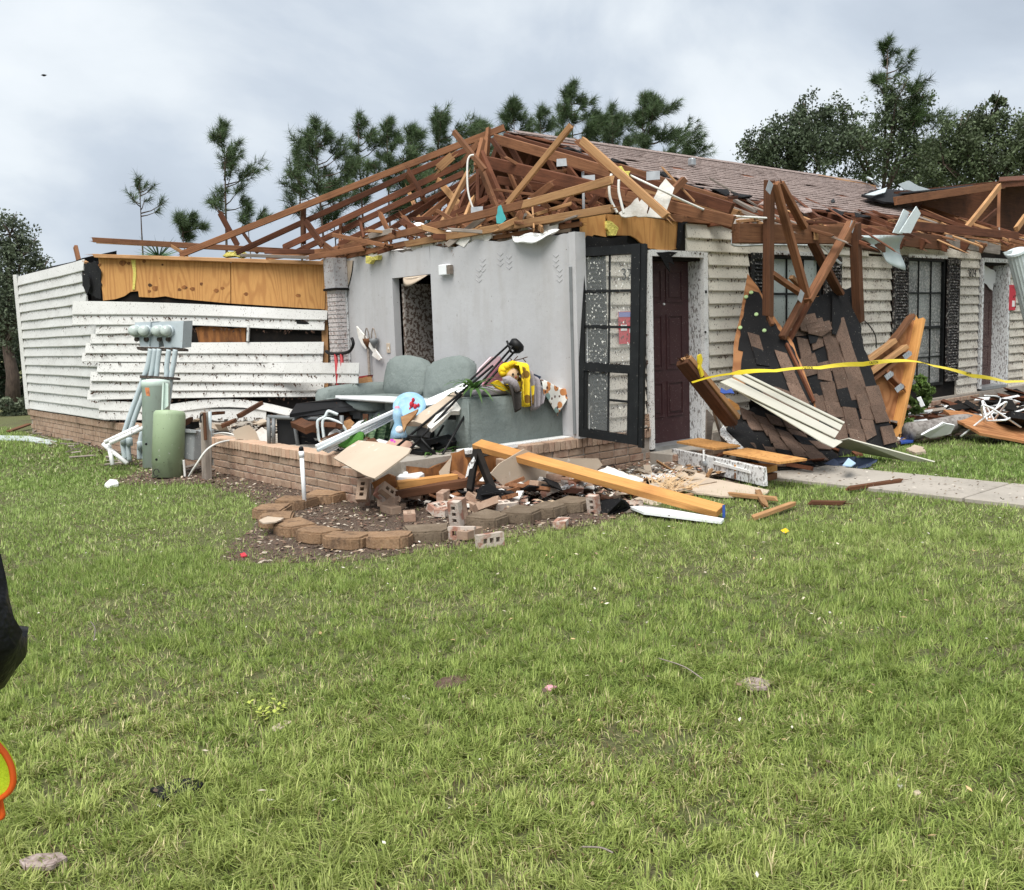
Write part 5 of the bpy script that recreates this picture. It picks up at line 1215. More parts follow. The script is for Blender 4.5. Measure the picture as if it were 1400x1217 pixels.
soft('back', (6.50, 8.45, FL + .28), (.22, 2.5, .40), 'sofa', sf, .02)
soft('seat_cushion', (5.92, 8.0, FL + .36), (.95, 1.1, .13), 'sofa', sf, .03)
soft('seat_cushion', (5.85, 9.10, FL + .36), (.98, 1.05, .13), 'sofa', sf, .03)
ry = lambda a, b=0: Matrix.Rotation(a, 3, 'Y') @ Matrix.Rotation(b, 3, 'X')
soft('back_cushion', (6.20, 9.07, FL + .60), (.22, .80, .48), 'sofa', sf, .06, ry(.22, .07), .007, 4, rnd=.19)
soft('back_cushion', (6.15, 8.22, FL + .59), (.22, .74, .48), 'sofa', sf, .06, ry(.26, -.17), .008, 9, rnd=.19)
MB().tube([(5.44, 6.995, FL + .02), (5.44, 6.995, FL + .47)], .008, 6).build('piping', 'sofa', sf, True)
soft('white_throw', (5.62, 8.6, FL + .42), (.6, 1.5, .05), 'plastic_white', None, .02, ry(.08), .012, 2, label='white sheet spread over the seat of the green sofa', cat='sheet')

# things piled on the sofa end
ZT = FL + .49
def blob(m, c, r, sq=(1, 1, 1), seg=14, rings=8):
    b0 = len(m.v); c = Vector(c)
    for i in range(rings + 1):
        t = math.pi * i / rings
        for k in range(seg):
            a = 2 * math.pi * k / seg; m.v.append(c + Vector((r * math.sin(t) * math.cos(a) * sq[0], r * math.sin(t) * math.sin(a) * sq[1], r * math.cos(t) * sq[2])))
    for i in range(rings):
        for k in range(seg): m.f.append([b0 + i * seg + k, b0 + i * seg + (k + 1) % seg, b0 + i * seg + seg + (k + 1) % seg, b0 + i * seg + seg + k]); m.mi.append(m.cur)
    return m
def drape(name, uvs_top, uvs_bot, y, mat, parent=None, folds=5, amp=.03, back=.25, **tg):
    """cloth hanging over the sofa end: top line on the arm, lower hem in front of it"""
    def fn(a, b):
        i = a * (len(uvs_top) - 1); k = min(int(i), len(uvs_top) - 2); f = i - k
        t = Vector((*uvs_top[k],)).lerp(Vector((*uvs_top[k + 1],)), f); bt = Vector((*uvs_bot[k],)).lerp(Vector((*uvs_bot[k + 1],)), f)
        if b < .3:
            p = Py(t.x, t.y, y); p = Vector((p.x, p.y + back * (1 - b / .3), p.z + .01 - .02 * (b / .3)))
        else:
            w = (b - .3) / .7; q = t.lerp(bt, w); p = Py(q.x, q.y, y)
        p.y -= amp * (.5 + .5 * math.sin(a * folds * 6.28 + b * 1.3)) * min(1, b * 2) + .012
        p.z += .01 * math.sin(a * folds * 6.28 + 1)
        return p
    return MB().grid(fn, 36, 16, (0, .008, .004)).build(name, mat, parent, True, **tg)
drape('giraffe_cloth', [(706, 500), (716, 497), (726, 512)], [(709, 552), (716, 557), (722, 554)], 6.97, 'giraffe', folds=2, amp=.07, back=.12, label='yellow cloth with brown giraffe spots hanging over the sofa end', cat='cloth')
drape('gray_fleece', [(717, 508), (727, 508), (743, 534)], [(722, 560), (730, 560), (738, 552)], 6.96, 'gray_fleece', folds=3, amp=.05, label='gray ribbed fleece draped over the sofa end beside the giraffe cloth', cat='blanket')
drape('leaf_print_cloth', [(738, 520), (758, 526), (776, 534)], [(740, 540), (761, 567), (773, 545)], 6.955, 'leaf_print', folds=1, amp=.03, label='white cloth with orange and teal leaf print on the sofa corner', cat='cloth')
drape('orange_cloth', [(764, 524), (769, 525), (775, 528)], [(765, 533), (770, 534), (774, 536)], 7.05, 'light_wood', folds=1, amp=.02, label='orange fabric edge folded behind the leaf print cloth', cat='cloth')
drape('dark_sleeve', [(693, 528), (699, 526), (706, 528)], [(698, 562), (703, 563), (707, 560)], 6.95, 'dark_sleeve', folds=1, amp=.05, label='dark brown sleeve hanging over the sofa end under the doll', cat='clothing')
dl = thing('plush_doll', 'plush doll with tan face and yellow hood sitting on the sofa end', 'doll', Py(700, 540, 7.08))
hc = Py(700, 513, 7.05)
blob(MB(), hc, .078, (1, .9, .95)).build('face', 'plush_face', dl, True)
hd = MB(); blob(hd, hc + Vector((-.02, .045, .045)), .095, (1.05, .8, .85))
for k in range(9): blob(hd, hc + Vector((.095 * math.cos(k * .42 - .1), .0 + .02 * math.sin(k), .028 + .085 * math.sin(k * .40))), .03)
hd.build('hood', 'yellow_plush', dl, True)
blob(MB(), hc + Vector((.05, .03, -.10)), .10, (1.0, .8, 1)).build('body', 'giraffe', dl, True)
for dx in (-.032, .03): blob(MB(), hc + Vector((dx - .012, -.066, .012)), .011).build('eye', 'ink', dl, True)
blob(MB(), hc + Vector((-.01, -.07, -.018)), .008).build('nose', 'red_metal', dl, True)
gs = MB(); gs.tube([Py(688, 521, 6.98), Py(695, 519, 6.95), Py(702, 524, 6.93), Py(708, 534, 6.92)], [.035, .042, .045, .03], 10); gs.build('gray_sleeve', 'gray_fleece', None, True, label='light gray sleeve curled in front of the doll', cat='clothing')
sheet('yellow_sock', [Py(u, v, 6.99) for u, v in ((673, 524), (682, 520), (690, 527), (695, 533), (690, 535), (681, 531))], .04, 'yellow_plush', None, label='yellow knitted cuff lying left of the doll', cat='clothing')
sheet('navy_cloth', [Py(u, v, 7.2) for u, v in ((730, 511), (740, 515), (737, 521), (733, 520))], .03, 'jeans', None, label='navy cloth corner poking up behind the gray fleece', cat='cloth')
soft('sofa_blanket', Py(672, 536, 7.2), (.34, .3, .05), 'gray_fleece', None, .02, None, .008, 7, label='flat grayish blanket on the sofa end under the yellow cuff', cat='blanket')
# folded pink camp chair leaning on the sofa
ch = thing('folded_chair', 'folded pink camping chair with black tubes leaning against the sofa', 'camp chair', Py(668, 540, 7.3))
for a, b in (((697, 470), (634, 528)), ((703, 472), (650, 532)), ((706, 478), (663, 526)), ((693, 466), (699, 482)), ((709, 482), (700, 482)), ((704, 466), (697, 480))):
    MB().tube([Py(*a, 7.25), Py(*b, 7.2)], .011, 8).build('tube', 'black', ch, True)
MB().lathe([(.02, 0), (.075, .02), (.085, .07), (.06, .10)], Py(701, 478, 7.25), 16, Vector((.6, -.3, .6))).build('foot_hub', 'black', ch, True)
sheet('pink_fabric', [Py(u, v, 7.28) for u, v in ((686, 492), (692, 500), (688, 520), (672, 528), (660, 528), (664, 516))], .02, 'pink', ch)
sheet('pale_fabric', [Py(u, v, 7.30) for u, v in ((672, 488), (684, 487), (686, 491), (660, 515), (650, 515), (656, 504))], .02, 'pale_pink', ch)
tw = MB()
for a, b in (((697, 494), (712, 491)), ((712, 491), (721, 488)), ((703, 492), (708, 487)), ((715, 490), (719, 495)), ((698, 490), (702, 497))): tw.tube([Py(*a, 7.12), Py(*b, 7.1)], .005, 5)
tw.build('twig', 'wet_wood', None, label='thin forked twig lying behind the doll', cat='twig')

# strap leaved plant thrown across
def strap_plant(name, c, n, L, w, mat, label, up=.5, seed=1, spread=(0, 6.28)):
    r = random.Random(seed); t = thing(name, label, 'plant', c); c = Vector(c)
    for k in range(n):
        a = r.uniform(*spread); e = r.uniform(up * .3, up * 1.5); Lk = L * r.uniform(.6, 1.1); d = Vector((math.cos(a) * math.cos(e), math.sin(a) * math.cos(e), math.sin(e)))
        sd = d.cross(Vector((0, 0, 1))).normalized(); vs, fs = [], []
        for i in range(6):
            s = i / 5; p = c + d * Lk * s + Vector((0, 0, -.55 * Lk * s * s)); ww = w * (1 - s ** 2.2) * (.5 + .5 * min(1, s * 4)) + .001
            vs += [p - sd * ww, p + Vector((0, 0, -.25 * ww)), p + sd * ww]
        for i in range(5):
            for j in (0, 1): fs.append((i * 3 + j, i * 3 + j + 1, i * 3 + j + 4, i * 3 + j + 3))
        MB().add(vs, fs).build('leaf', mat, t, True, fix=False)
    return t
strap_plant('strap_plant', Pd(648, 532, 9.0), 26, .42, .022, 'plant_leaf', 'green strap leaved plant lying across the sofa corner', .6, 3)
strap_plant('strap_plant', Pd(590, 632, 8.9), 30, .5, .02, 'plant_leaf', 'dark green plant crushed under the black rack', .7, 5)
strap_plant('strap_plant', Pd(622, 618, 9.2), 16, .40, .018, 'plant_leaf', 'sprawling green plant at the foot of the sofa end', .8, 6)
sn = thing('snake_plant', 'banded snake plant leaves poking out beside the blind slats', 'plant', Pd(510, 600, 9.6))
for k in range(11):
    a = Pd(490 + k * 5, 602 + (k % 3) * 2, 9.25 + .05 * (k % 3)); b = Pd(496 + k * 5.6 + random.uniform(-3, 6), 576 - (k % 4) * 4, 9.3)
    d = (b - a); sd = CAM @ Vector((1, .2, 0)); vs, fs = [], []
    for i in range(6):
        s = i / 5; w = .032 * (1 - s ** 3) + .002
        vs += [a + d * s - sd * w, a + d * s + CAM @ Vector((0, 0, -.012)), a + d * s + sd * w]
    for i in range(5):
        for j in (0, 1): fs.append((i * 3 + j, i * 3 + j + 1, i * 3 + j + 4, i * 3 + j + 3))
    MB().add(vs, fs).build('leaf', 'snake_leaf', sn, True, fix=False)

# bundle of white blind slats, drywall slabs, black rack and the rest of the heap
bs = thing('blind_bundle', 'bundle of long white blind slats slanting over the brick wall to the sofa', 'blind slats', Pd(440, 612, 8.6))
for k in range(6):
    o = k * 1.35; a = Pd(434 + o * 2.0, 612 + o * 1.0, 8.7 + .02 * k); b = Pd(550 + o * 5, 560 - o * 2.6 + (k % 3) * 3, 9.4 + .02 * k)
    beam('slat', a, b, .032, .010, 'plastic_white', bs, up=CAM @ Vector((-.3, .8, .5)), bevel=0)
beam('slat', Pd(432, 611, 8.65), Pd(566, 550, 9.35), .03, .035, 'plastic_white', bs)
sheet('slat', [Pd(u, v, t) for u, v, t in ((552, 560, 9.3), (640, 521, 9.55), (650, 524, 9.55), (596, 552, 9.3))], .02, 'plastic_white', bs)
beam('head_rail', Pd(434, 616, 8.6), Pd(560, 554, 9.4), .03, .028, 'alu', bs)
DWP = Pl(Pz(456, 626, .45), Pz(490, 602, .58), Pz(512, 654, .36))
sheet('drywall_slab', [DWP(u, v) for u, v in ((456, 626), (474, 612), (490, 602), (520, 605), (562, 613), (558, 620), (534, 638), (512, 654), (500, 650))], .014, 'drywall_paper', None, .004, label='flat beige drywall slab lying on the broken end of the brick wall', cat='drywall')
sheet('drywall_slab', [Pd(u, v, t) for u, v, t in ((553, 578, 8.9), (620, 536, 9.2), (634, 537, 9.2), (600, 562, 8.95), (592, 577, 8.85), (584, 581, 8.85), (566, 576, 8.85))], .04, 'drywall_paper', None, .005, label='broken tan drywall slab tilted on the black rack before the sofa', cat='drywall')
sheet('drywall_slab', [Pd(u, v, t) for u, v, t in ((584, 582, 8.8), (606, 556, 8.95), (622, 545, 9.05), (634, 548, 9.05), (628, 562, 8.95), (616, 562, 8.9), (604, 574, 8.82), (590, 586, 8.76))], .05, 'gypsum', None, .006, .03, label='crumbling gypsum edge broken off the tilted drywall slab', cat='drywall')
sheet('wood_panel_edge', [Pd(u, v, t) for u, v, t in ((548, 570, 8.85), (572, 559, 9.0), (568, 566, 8.9), (556, 580, 8.82), (552, 590, 8.8))], .03, 'light_wood', None, label='narrow tan board tucked under the tilted drywall slab', cat='board')
rk = thing('black_rack', 'black metal tube rack tipped over in front of the sofa', 'rack', Pd(580, 640, 8.8))
for a, b, ta, tb_ in (((674, 500), (541, 612), 9.1, 8.75), ((631, 539), (559, 616), 8.95, 8.7), ((640, 560), (588, 652), 9.0, 8.65), ((606, 582), (578, 630), 9.2, 8.9), ((557, 596), (575, 597), 8.72, 8.74), ((574, 598), (601, 628), 8.75, 8.8), ((622, 536), (630, 543), 9.0, 9.0)):
    MB().tube([Pd(*a, ta), Pd(*b, tb_)], .012, 8).build('tube', 'black', rk, True)
sheet('shelf_panel', [Pd(u, v, 8.78) for u, v in ((560, 598), (576, 599), (600, 628), (592, 628), (576, 614))], .012, 'black', rk)
sheet('shelf_panel', [Pd(u, v, 9.05) for u, v in ((616, 560), (632, 552), (630, 574), (612, 574))], .012, 'black', rk)
# toy bubble ring in translucent blue with a red figure blob
ty = thing('blue_toy', 'round translucent blue toy with a red blotch lying before the sofa', 'toy', Pd(560, 560, 9.2))
tc0 = Pd(560, 556, 9.25); ta0 = CAM @ Vector((0, .55, .85))
MB().lathe([(.002, .0), (.10, .012), (.155, .03), (.155, .024), (.10, .004), (.002, -.004)], tc0, 26, ta0).build('disc', 'toy_blue', ty, True)
MB().lathe([(.156, .004), (.163, .012), (.156, .026), (.15, .016)], tc0, 26, ta0).build('rim', 'toy_blue', ty, True)
for du, dv, r in ((3, 0, .035), (8, 3, .03), (5, -6, .025), (12, 1, .02), (1, 6, .02)): blob(MB(), Pd(560 + du, 553 + dv, 9.22), r, (.8, .35, .9)).build('red_blotch', 'red', ty, True)
t2 = thing('blue_toy', 'tall translucent blue toy stem beside the round blue toy', 'toy', Pd(545, 600, 9.1))
MB().lathe([(.035, .28), (.05, .2), (.035, .14), (.07, .06), (.085, 0)], Pd(545, 598, 9.1), 16).build('stem', 'toy_blue', t2, True)
blob(MB(), Pd(546, 588, 9.05), .04).build('knob', 'paper', t2, True)
MB().lathe([(.02, .3), (.03, .26)], Pd(545, 598, 9.1), 10).build('pink_tip', 'pink', t2, True)
sheet('flower_cloth', [Pd(u, v, 8.85) for u, v in ((526, 608), (534, 600), (548, 601), (562, 604), (564, 612), (548, 614), (532, 612))], .10, 'flower_pink', None, .006, label='tan cloth with magenta flowers bunched behind the flat drywall slab', cat='cloth')
sheet('purple_bag', [Pd(u, v, 8.9) for u, v in ((545, 626), (558, 618), (572, 622), (568, 640), (552, 642))], .12, M('dark purple cloth', (.06, .02, .045)), None, .01, label='dark purple cloth in the shadow under the black rack', cat='cloth')
def turf(a, b):
    p = Pd(452 + a * 46, 611 - a * 10 - b * 9 * math.sin(a * 3), 8.95); return p + Vector((.12 * (b - .5), .16 * (b - .5), .05 * math.sin(b * 3.1) + .02 * math.sin(a * 9)))
MB().grid(turf, 14, 8, (0, 0, -.02)).build('turf_mat', 'turf', None, True, label='crumpled green artificial turf mat behind the brick wall', cat='turf mat')
sheet('white_bag', [Pd(u, v, 9.7) for u, v in ((444, 604), (450, 592), (458, 586), (464, 590), (464, 598), (456, 604))], .10, 'paper', None, .01, label='crumpled white bag inside the tipped metal frame', cat='bag')
sheet('white_wrap', [Pd(u, v, 9.0) for u, v in ((505, 606), (518, 600), (532, 604), (520, 610))], .04, 'plastic_white', None, .006, label='small white wrapping behind the flat drywall slab', cat='wrapping')
# tipped-over black cabinet frame of gray tubes
cb_ = thing('tipped_cabinet', 'tipped over black cabinet with gray tube frame behind the brick wall', 'cabinet', Pd(410, 612, 10.0))
MB().prism([Pd(u, v, 10.0) for u, v in ((378, 571), (436, 574), (436, 616), (380, 610))], CAM @ Vector((.05, .05, -.5))).build('panel', 'black', cb_)
MB().prism([Pd(u, v, 10.05) for u, v in ((440, 572), (468, 570), (468, 595), (450, 606), (442, 600))], CAM @ Vector((.1, .05, -.5))).build('inner_panel', 'dark_board', cb_)
for P in (((366, 570), (435, 573)), ((402, 572), (408, 614)), ((367, 570), (368, 606)), ((374, 572), (374, 606)), ((467, 568), (468, 596))): MB().tube([Pd(*P[0], 9.95), Pd(*P[1], 9.95)], .022, 8).build('frame_tube', 'gray_tube', cb_, True)
MB().prism([Pd(396, 566, 9.8), Pd(460, 557, 10.2), Pd(526, 553, 10.4), Pd(526, 557, 10.4), Pd(440, 568, 10.0), Pd(396, 571, 9.8)], CAM @ Vector((0, .12, -.30))).build('top_board', 'black', cb_)
sheet('gray_top', [Pd(u, v, 10.35) for u, v in ((465, 563), (528, 556), (540, 562), (500, 573), (470, 572))], .05, 'gray_tube', cb_)
cable('chair_frame', [Pd(u, v, 9.7) for u, v in ((462, 567), (452, 563), (448, 563), (444, 570), (436, 574), (434, 580), (436, 600), (440, 604), (443, 602), (442, 574), (460, 576), (470, 584), (474, 592))], .016, 'alu', None, label='bent white metal chair frame hooked on the tipped cabinet', cat='chair frame')
sheet('tan_board', [Pd(u, v, 10.2) for u, v in ((500, 559), (530, 556), (534, 560), (512, 564))], .03, 'drywall_paper', None, .005, label='thin tan board lying on the tipped cabinet top', cat='board')
sheet('brown_block', [Pd(u, v, 9.8) for u, v in ((496, 566), (503, 566), (503, 576), (496, 575))], .06, 'wet_wood', None, label='small dark brown block behind the blind slats', cat='block')
sheet('scrap_wood', [Pd(u, v, 9.8) for u, v in ((470, 576), (478, 573), (484, 578), (478, 590), (470, 584))], .05, 'light_wood', None, .008, label='splintered wood scrap by the bent chair frame', cat='scrap')
sheet('white_arc', [Pd(u, v, 9.75) for u, v in ((480, 584), (490, 576), (498, 574), (492, 580), (484, 588))], .03, 'plastic_white', None, label='curved white plastic piece by the brown block', cat='plastic piece')
for uv, lab, m in ((((318, 590), (324, 586), (335, 582), (340, 581), (350, 590), (356, 604), (322, 600)), 'pale tan drywall shard propped behind the brick wall', 'drywall_paper'), (((350, 590), (358, 584), (366, 590), (368, 606), (356, 604)), 'gray textured ceiling shard propped beside the pale tan shard', 'gypsum')):
    sheet('drywall_shard', [Pd(u, v, 10.4) for u, v in uv], .02, m, None, .006, label=lab, cat='drywall')
# exercise bike handle and hand truck behind the siding
eb = thing('exercise_bike', 'red exercise bike with black handlebars behind the torn siding', 'exercise bike', Px(470, 540, 6.0))
cable('handlebar', [Px(u, v, 6.05) for u, v in ((446, 480), (450, 483), (462, 484), (474, 482), (480, 478), (483, 470), (481, 462))], .02, 'black', eb)
for a, b in (((459, 484), (464, 556)), ((467, 484), (471, 556))): MB().tube([Px(*a, 6.05), Px(*b, 6.05)], .022, 8).build('frame_tube', 'red_metal', eb, True)
MB().lathe([(.05, 0), (.06, .03), (.04, .06)], Px(466, 548, 6.0), 12, Vector((-1, 0, .2))).build('pedal', 'black', eb, True)
sheet('door_edge', [Px(u, v, 6.25) for u, v in ((458, 524), (486, 524), (486, 554), (458, 554))], .05, 'wet_wood', None, label='dark brown board standing behind the red exercise bike', cat='board')
sheet('curved_liner', [Px(u, v, 5.9) for u, v in ((444, 545), (452, 548), (462, 560), (462, 570), (442, 570))], .03, 'gray_box', None, label='gray curved panel at the end of the torn siding', cat='panel')
sheet('black_bag', [Px(u, v, 5.8) for u, v in ((458, 556), (464, 547), (469, 553), (468, 568), (458, 568))], .1, 'black', None, .008, label='small black bag in front of the red exercise bike', cat='bag')
sheet('cardboard_scrap', [Px(u, v, 6.2) for u, v in ((491, 517), (502, 515), (504, 524), (497, 532), (490, 528))], .06, 'light_wood', None, .01, label='torn cardboard scrap standing behind the sofa arm', cat='cardboard')
sheet('red_box', [Px(u, v, 6.35) for u, v in ((489, 515), (503, 513), (500, 520), (490, 526))], .08, 'red_metal', None, label='small red box behind the cardboard scrap', cat='box')
# wall ornament: broken white cross pieces and two little baskets
wo_ = thing('wall_hanging', 'broken white wooden ornament hanging crooked on the gray wall', 'ornament', Px(503, 480, 6.6))
sheet('board', [Px(u, v, 6.6) for u, v in ((487, 446), (499, 460), (505, 470), (500, 478), (495, 472), (490, 462))], .02, 'gypsum', wo_)
sheet('board', [Px(u, v, 6.58) for u, v in ((503, 466), (510, 474), (521, 490), (518, 493), (508, 486), (510, 482), (504, 474))], .02, 'gypsum', wo_)
cable('pole', [Px(u, v, 6.6) for u, v in ((503, 467), (504, 490), (506, 530))], .018, 'gray_wood', None, label='thin pinkish pole standing against the gray wall', cat='pole')
for u, lab, m in ((502, 'small tan wall basket on the gray wall', 'mid_wood'), (511, 'small dark wall basket beside the tan one', 'gray_tube')):
    bk = thing('wall_basket', lab, 'basket', Px(u, 465, 6.6)); c = Px(u, 466, 6.58)
    MB().lathe([(.01, -.09), (.05, -.02), (.06, .03), (.055, .03)], c, 12).build('bowl', m, bk, True)
    cable('handle', [c + Vector((0, .055, .03)), c + Vector((0, .03, .12)), c + Vector((0, 0, .16)), c + Vector((0, -.03, .12)), c + Vector((0, -.055, .03))], .008, 'gray_wood', bk)

# heap at the missing corner: white lid, framing scraps, tarred posts, long new board, drywall against the brick
wb = thing('white_container', 'white plastic container upside down on the corner rubble', 'container', Pd(562, 660, 8.4))
c = Pd(562, 655, 8.4); R = CAM
MB().box(c, (.24, .2, .11), Matrix.Rotation(.7, 3, 'Z')).build('body', 'plastic_white', wb, bevel=.02)
MB().box(c + Vector((-.03, .02, .06)), (.06, .05, .02), Matrix.Rotation(.7, 3, 'Z')).build('handle', 'plastic_white', wb, bevel=.006)
beam('new_plank', Pd(543, 665, 8.2), Pd(622, 655, 8.4), .10, .09, 'new_wood', None, ragged=.02, label='short orange plank under the white container', cat='plank')
beam('dark_plank', Pd(540, 676, 8.15), Pd(640, 660, 8.3), .12, .07, 'wet_wood', None, ragged=.04, label='dark splintered plank under the short orange plank', cat='plank')
sheet('rotten_wood', [Pd(u, v, 8.25) for u, v in ((508, 660), (530, 648), (540, 652), (542, 678), (520, 684), (512, 676))], .1, 'rot_ply', None, .02, .05, label='dark rotten wood chunk beside the white container', cat='rotten wood')
sheet('rotten_wood', [Pd(u, v, 8.6) for u, v in ((616, 620), (634, 614), (640, 640), (632, 658), (616, 650))], .1, 'rot_ply', None, .02, .05, label='brown splintered rotten stud end by the tarred posts', cat='rotten wood')
sheet('tan_shard', [Pd(u, v, 8.5) for u, v in ((600, 645), (616, 626), (618, 620), (614, 650), (602, 655))], .04, 'drywall_paper', None, .006, label='narrow tan shard standing beside the splintered stud end', cat='drywall')
for a, b, lab in (((651, 618), (642, 672), 'tarred black post stub, the one with pale tape on it'), ((653, 618), (676, 676), 'tarred black post stub leaning under the end of the long board')):
    beam('tarred_post', Pd(*a, 8.35), Pd(*b, 8.1), .05, .075, 'dark_board', None, ragged=.02, label=lab, cat='post')
sheet('pale_tape', [Pd(u, v, 8.2) for u, v in ((640, 636), (648, 624), (650, 630), (642, 648), (636, 654))], .01, 'white_peel', None, .005, label='pale torn tape on the tarred post stub', cat='tape')
b0, b1 = Pd(652, 608, 8.7), Pz(985, 699, .06)
beam('long_board', b0, b1, .14, .06, 'new_wood', None, up=CAM @ Vector((0.20, .80, .55)), label='long orange pine board lying from the rubble heap to the grass', cat='board')
sheet('blue_end', [b1 + CAM @ Vector((.012 + a, b, .02)) for a, b in ((0, -.05), (.02, -.05), (.02, .05), (0, .05))], .01, 'tarp', None, label='blue painted end mark on the long orange board', cat='end mark')
LBD = Pl(Pz(695, 669, .12), Pz(803, 656, .10), Pz(717, 615, .45))
sheet('drywall_slab', [LBD(u, v) for u, v in ((671, 648), (683, 634), (700, 624), (717, 614), (728, 619), (743, 624), (770, 627), (818, 627), (824, 636), (812, 646), (803, 657), (752, 663), (695, 671))], .014, 'drywall_paper', None, .006, label='big beige drywall slab leaning on the front brick ledge under the long board', cat='drywall')
sheet('black_felt', [Pd(u, v, 8.0) for u, v in ((654, 668), (668, 660), (688, 674), (696, 684), (668, 686), (650, 682))], .02, 'tar', None, .02, label='black felt scrap crumpled under the tarred posts', cat='felt')
sheet('white_board_scrap', [Pz(u, v, h) for u, v, h in ((755, 662, .16), (800, 654, .17), (806, 660, .15), (764, 668, .14))], .02, 'white_peel', None, .008, label='thin whitish board scrap in front of the beige drywall slab', cat='board')
sheet('white_trim', [Pz(u, v, .05) for u, v in ((860, 692), (870, 688), (990, 709), (986, 713), (880, 700))], .02, 'plastic_white', None, label='long white trim lying in the grass along the orange board', cat='trim')
sheet('drywall_slab', [Pz(u, v, h) for u, v, h in ((916, 655, .05), (950, 650, .06), (1000, 659, .05), (1052, 670, .03), (1040, 680, .03), (985, 678, .03), (940, 672, .04))], .014, 'drywall_paper', None, .01, label='flat beige drywall slab lying in the grass beside the walk', cat='drywall')
sheet('crumbled_drywall', [Pz(u, v, h) for u, v, h in ((808, 648, .12), (830, 637, .15), (852, 645, .12), (880, 655, .09), (862, 668, .06), (830, 660, .08))], .05, 'gypsum', None, .03, .06, label='crumbled gypsum chunk at the end of the leaning drywall slab', cat='drywall')
sheet('white_trim', [Pz(u, v, .06) for u, v in ((876, 648), (922, 647), (924, 652), (880, 654))], .02, 'white_paint', None, label='short white trim piece lying before the doorstep', cat='trim')
sheet('black_bag', [Pz(u, v, h) for u, v, h in ((812, 690, .05), (828, 682, .12), (850, 683, .14), (858, 694, .05), (838, 702, .02), (820, 700, .02))], .05, 'tar', None, .02, .06, label='black torn bag on the ground under the long orange board', cat='bag')
spl = MB()
for k in range(120):
    c = Pz(random.gauss(912, 14), random.gauss(666, 5), random.uniform(.02, .1)); a = random.gauss(.5, .7); L = random.uniform(.08, .3)
    d = Vector((math.cos(a), math.sin(a), random.uniform(.0, .6))).normalized(); sd = d.cross(Vector((0, 0, 1))) * random.uniform(.004, .009)
    spl.add([c - sd, c + sd, c + d * L, c + Vector((0, 0, .008))], [(0, 1, 2), (0, 2, 3), (1, 3, 2)])
spl.build('wood_splinters', 'splinter', None, fix=False, kind='stuff', label='heap of pale wood splinters beside the long board')
for a, b, m, lab in (((1030, 708), (1083, 689), 'light_wood', 'pale splintered stick lying in the grass past the board end'), ((1000, 676), (1060, 682), 'light_wood', 'splintered pale stick beside the flat beige drywall'), ((1036, 672), (1046, 690), 'light_wood', 'short reddish stick crossing the splintered pale stick'), ((1160, 668), (1232, 657), 'wet_wood', 'dark brown strip of wood lying on the concrete walk'), ((1108, 687), (1150, 688), 'wet_wood', 'thin dark strip lying in the grass edge by the walk'), ((866, 640), (922, 645), 'gray_wood', 'thin gray lath lying on the ground before the doorstep')):
    beam('wood_stick', Pz(*a, .04), Pz(*b, .05), .05, .035, m, None, ragged=.05, label=lab, cat='stick')
sheet('dark_jeans', [Pz(u, v, h) for u, v, h in ((1126, 634, .05), (1140, 627, .10), (1170, 624, .14), (1200, 628, .06), (1190, 638, .02), (1150, 640, .02))], .03, 'jeans', None, .03, .08, label='dark blue crumpled cloth on the walk below the cream strip', cat='cloth')
sheet('light_cloth', [Pz(u, v, .16) for u, v in ((1152, 636), (1160, 626), (1170, 633), (1164, 637))], .01, M('pale blue cloth', (.35, .48, .62)), None, label='pale blue rag on top of the dark blue cloth', cat='rag')

# ------------------------------------------------------------------ utility gear beside the wall
mp_ = thing('meter_rack', 'leaning rack of four electric meters on gray conduits', 'electric meters', (4.1, 12.0, 0))
def cpt(u, v, t): return Pd(u, v, t)
TM = 11.6
bxs = [((184, 206), (441, 474)), ((217, 251), (440, 476))]
for (u0, u1), (v0, v1) in bxs:
    MB().prism([Pd(u0, v0, TM), Pd(u1, v0 - 1, TM), Pd(u1 - 2, v1, TM), Pd(u0 + 8, v1, TM)], CAM @ Vector((.05, .03, -.18))).build('meter_box', 'meter_box', mp_)
MB().prism([Pd(205, 442, TM + .02), Pd(218, 441, TM + .02), Pd(217, 475, TM + .02), Pd(206, 475, TM + .02)], CAM @ Vector((.05, .03, -.15))).build('meter_box', 'meter_box', mp_)
MB().prism([Pd(236, 442, TM - .01), Pd(251, 440, TM - .01), Pd(249, 476, TM - .01), Pd(234, 474, TM - .01)], CAM @ Vector((.0, .0, -.02))).build('box_lid', 'meter_box', mp_)
fwd_ax = CAM @ Vector((-.25, -.02, 1))
for u, v in ((188, 453), (201, 453), (219, 453), (231, 453)):
    c = Pd(u, v, TM - .0)
    MB().lathe([(.075, -.02), (.078, .03), (.072, .035)], c, 22, fwd_ax).build('meter_collar', 'meter_box', mp_, True)
    g = MB().lathe([(.066, .035), (.064, .09), (.05, .115), (.02, .122)], c, 22, fwd_ax).build('meter_dome', 'meter_glass', mp_, True)
    MB().box(c + fwd_ax.normalized() * .05 + Vector((0, 0, .01)), (.05, .05, .03)).build('meter_dial', 'plastic_white', mp_)
    MB().lathe([(.03, .0), (.03, .02)], c + Vector((0, 0, -.10)) + fwd_ax.normalized() * .02, 10, fwd_ax).build('seal_ring', 'rust_bar', mp_)
MB().prism([Pd(186, 474, TM - .03), Pd(252, 476, TM - .03), Pd(252, 479, TM - .03), Pd(188, 478, TM - .03)], CAM @ Vector((0, 0, -.15))).build('strut', 'rust_bar', mp_)
MB().prism([Pd(191, 513, TM - .04), Pd(242, 516, TM - .04), Pd(242, 519, TM - .04), Pd(191, 517, TM - .04)], CAM @ Vector((0, 0, -.12))).build('strut', 'rust_bar', mp_)
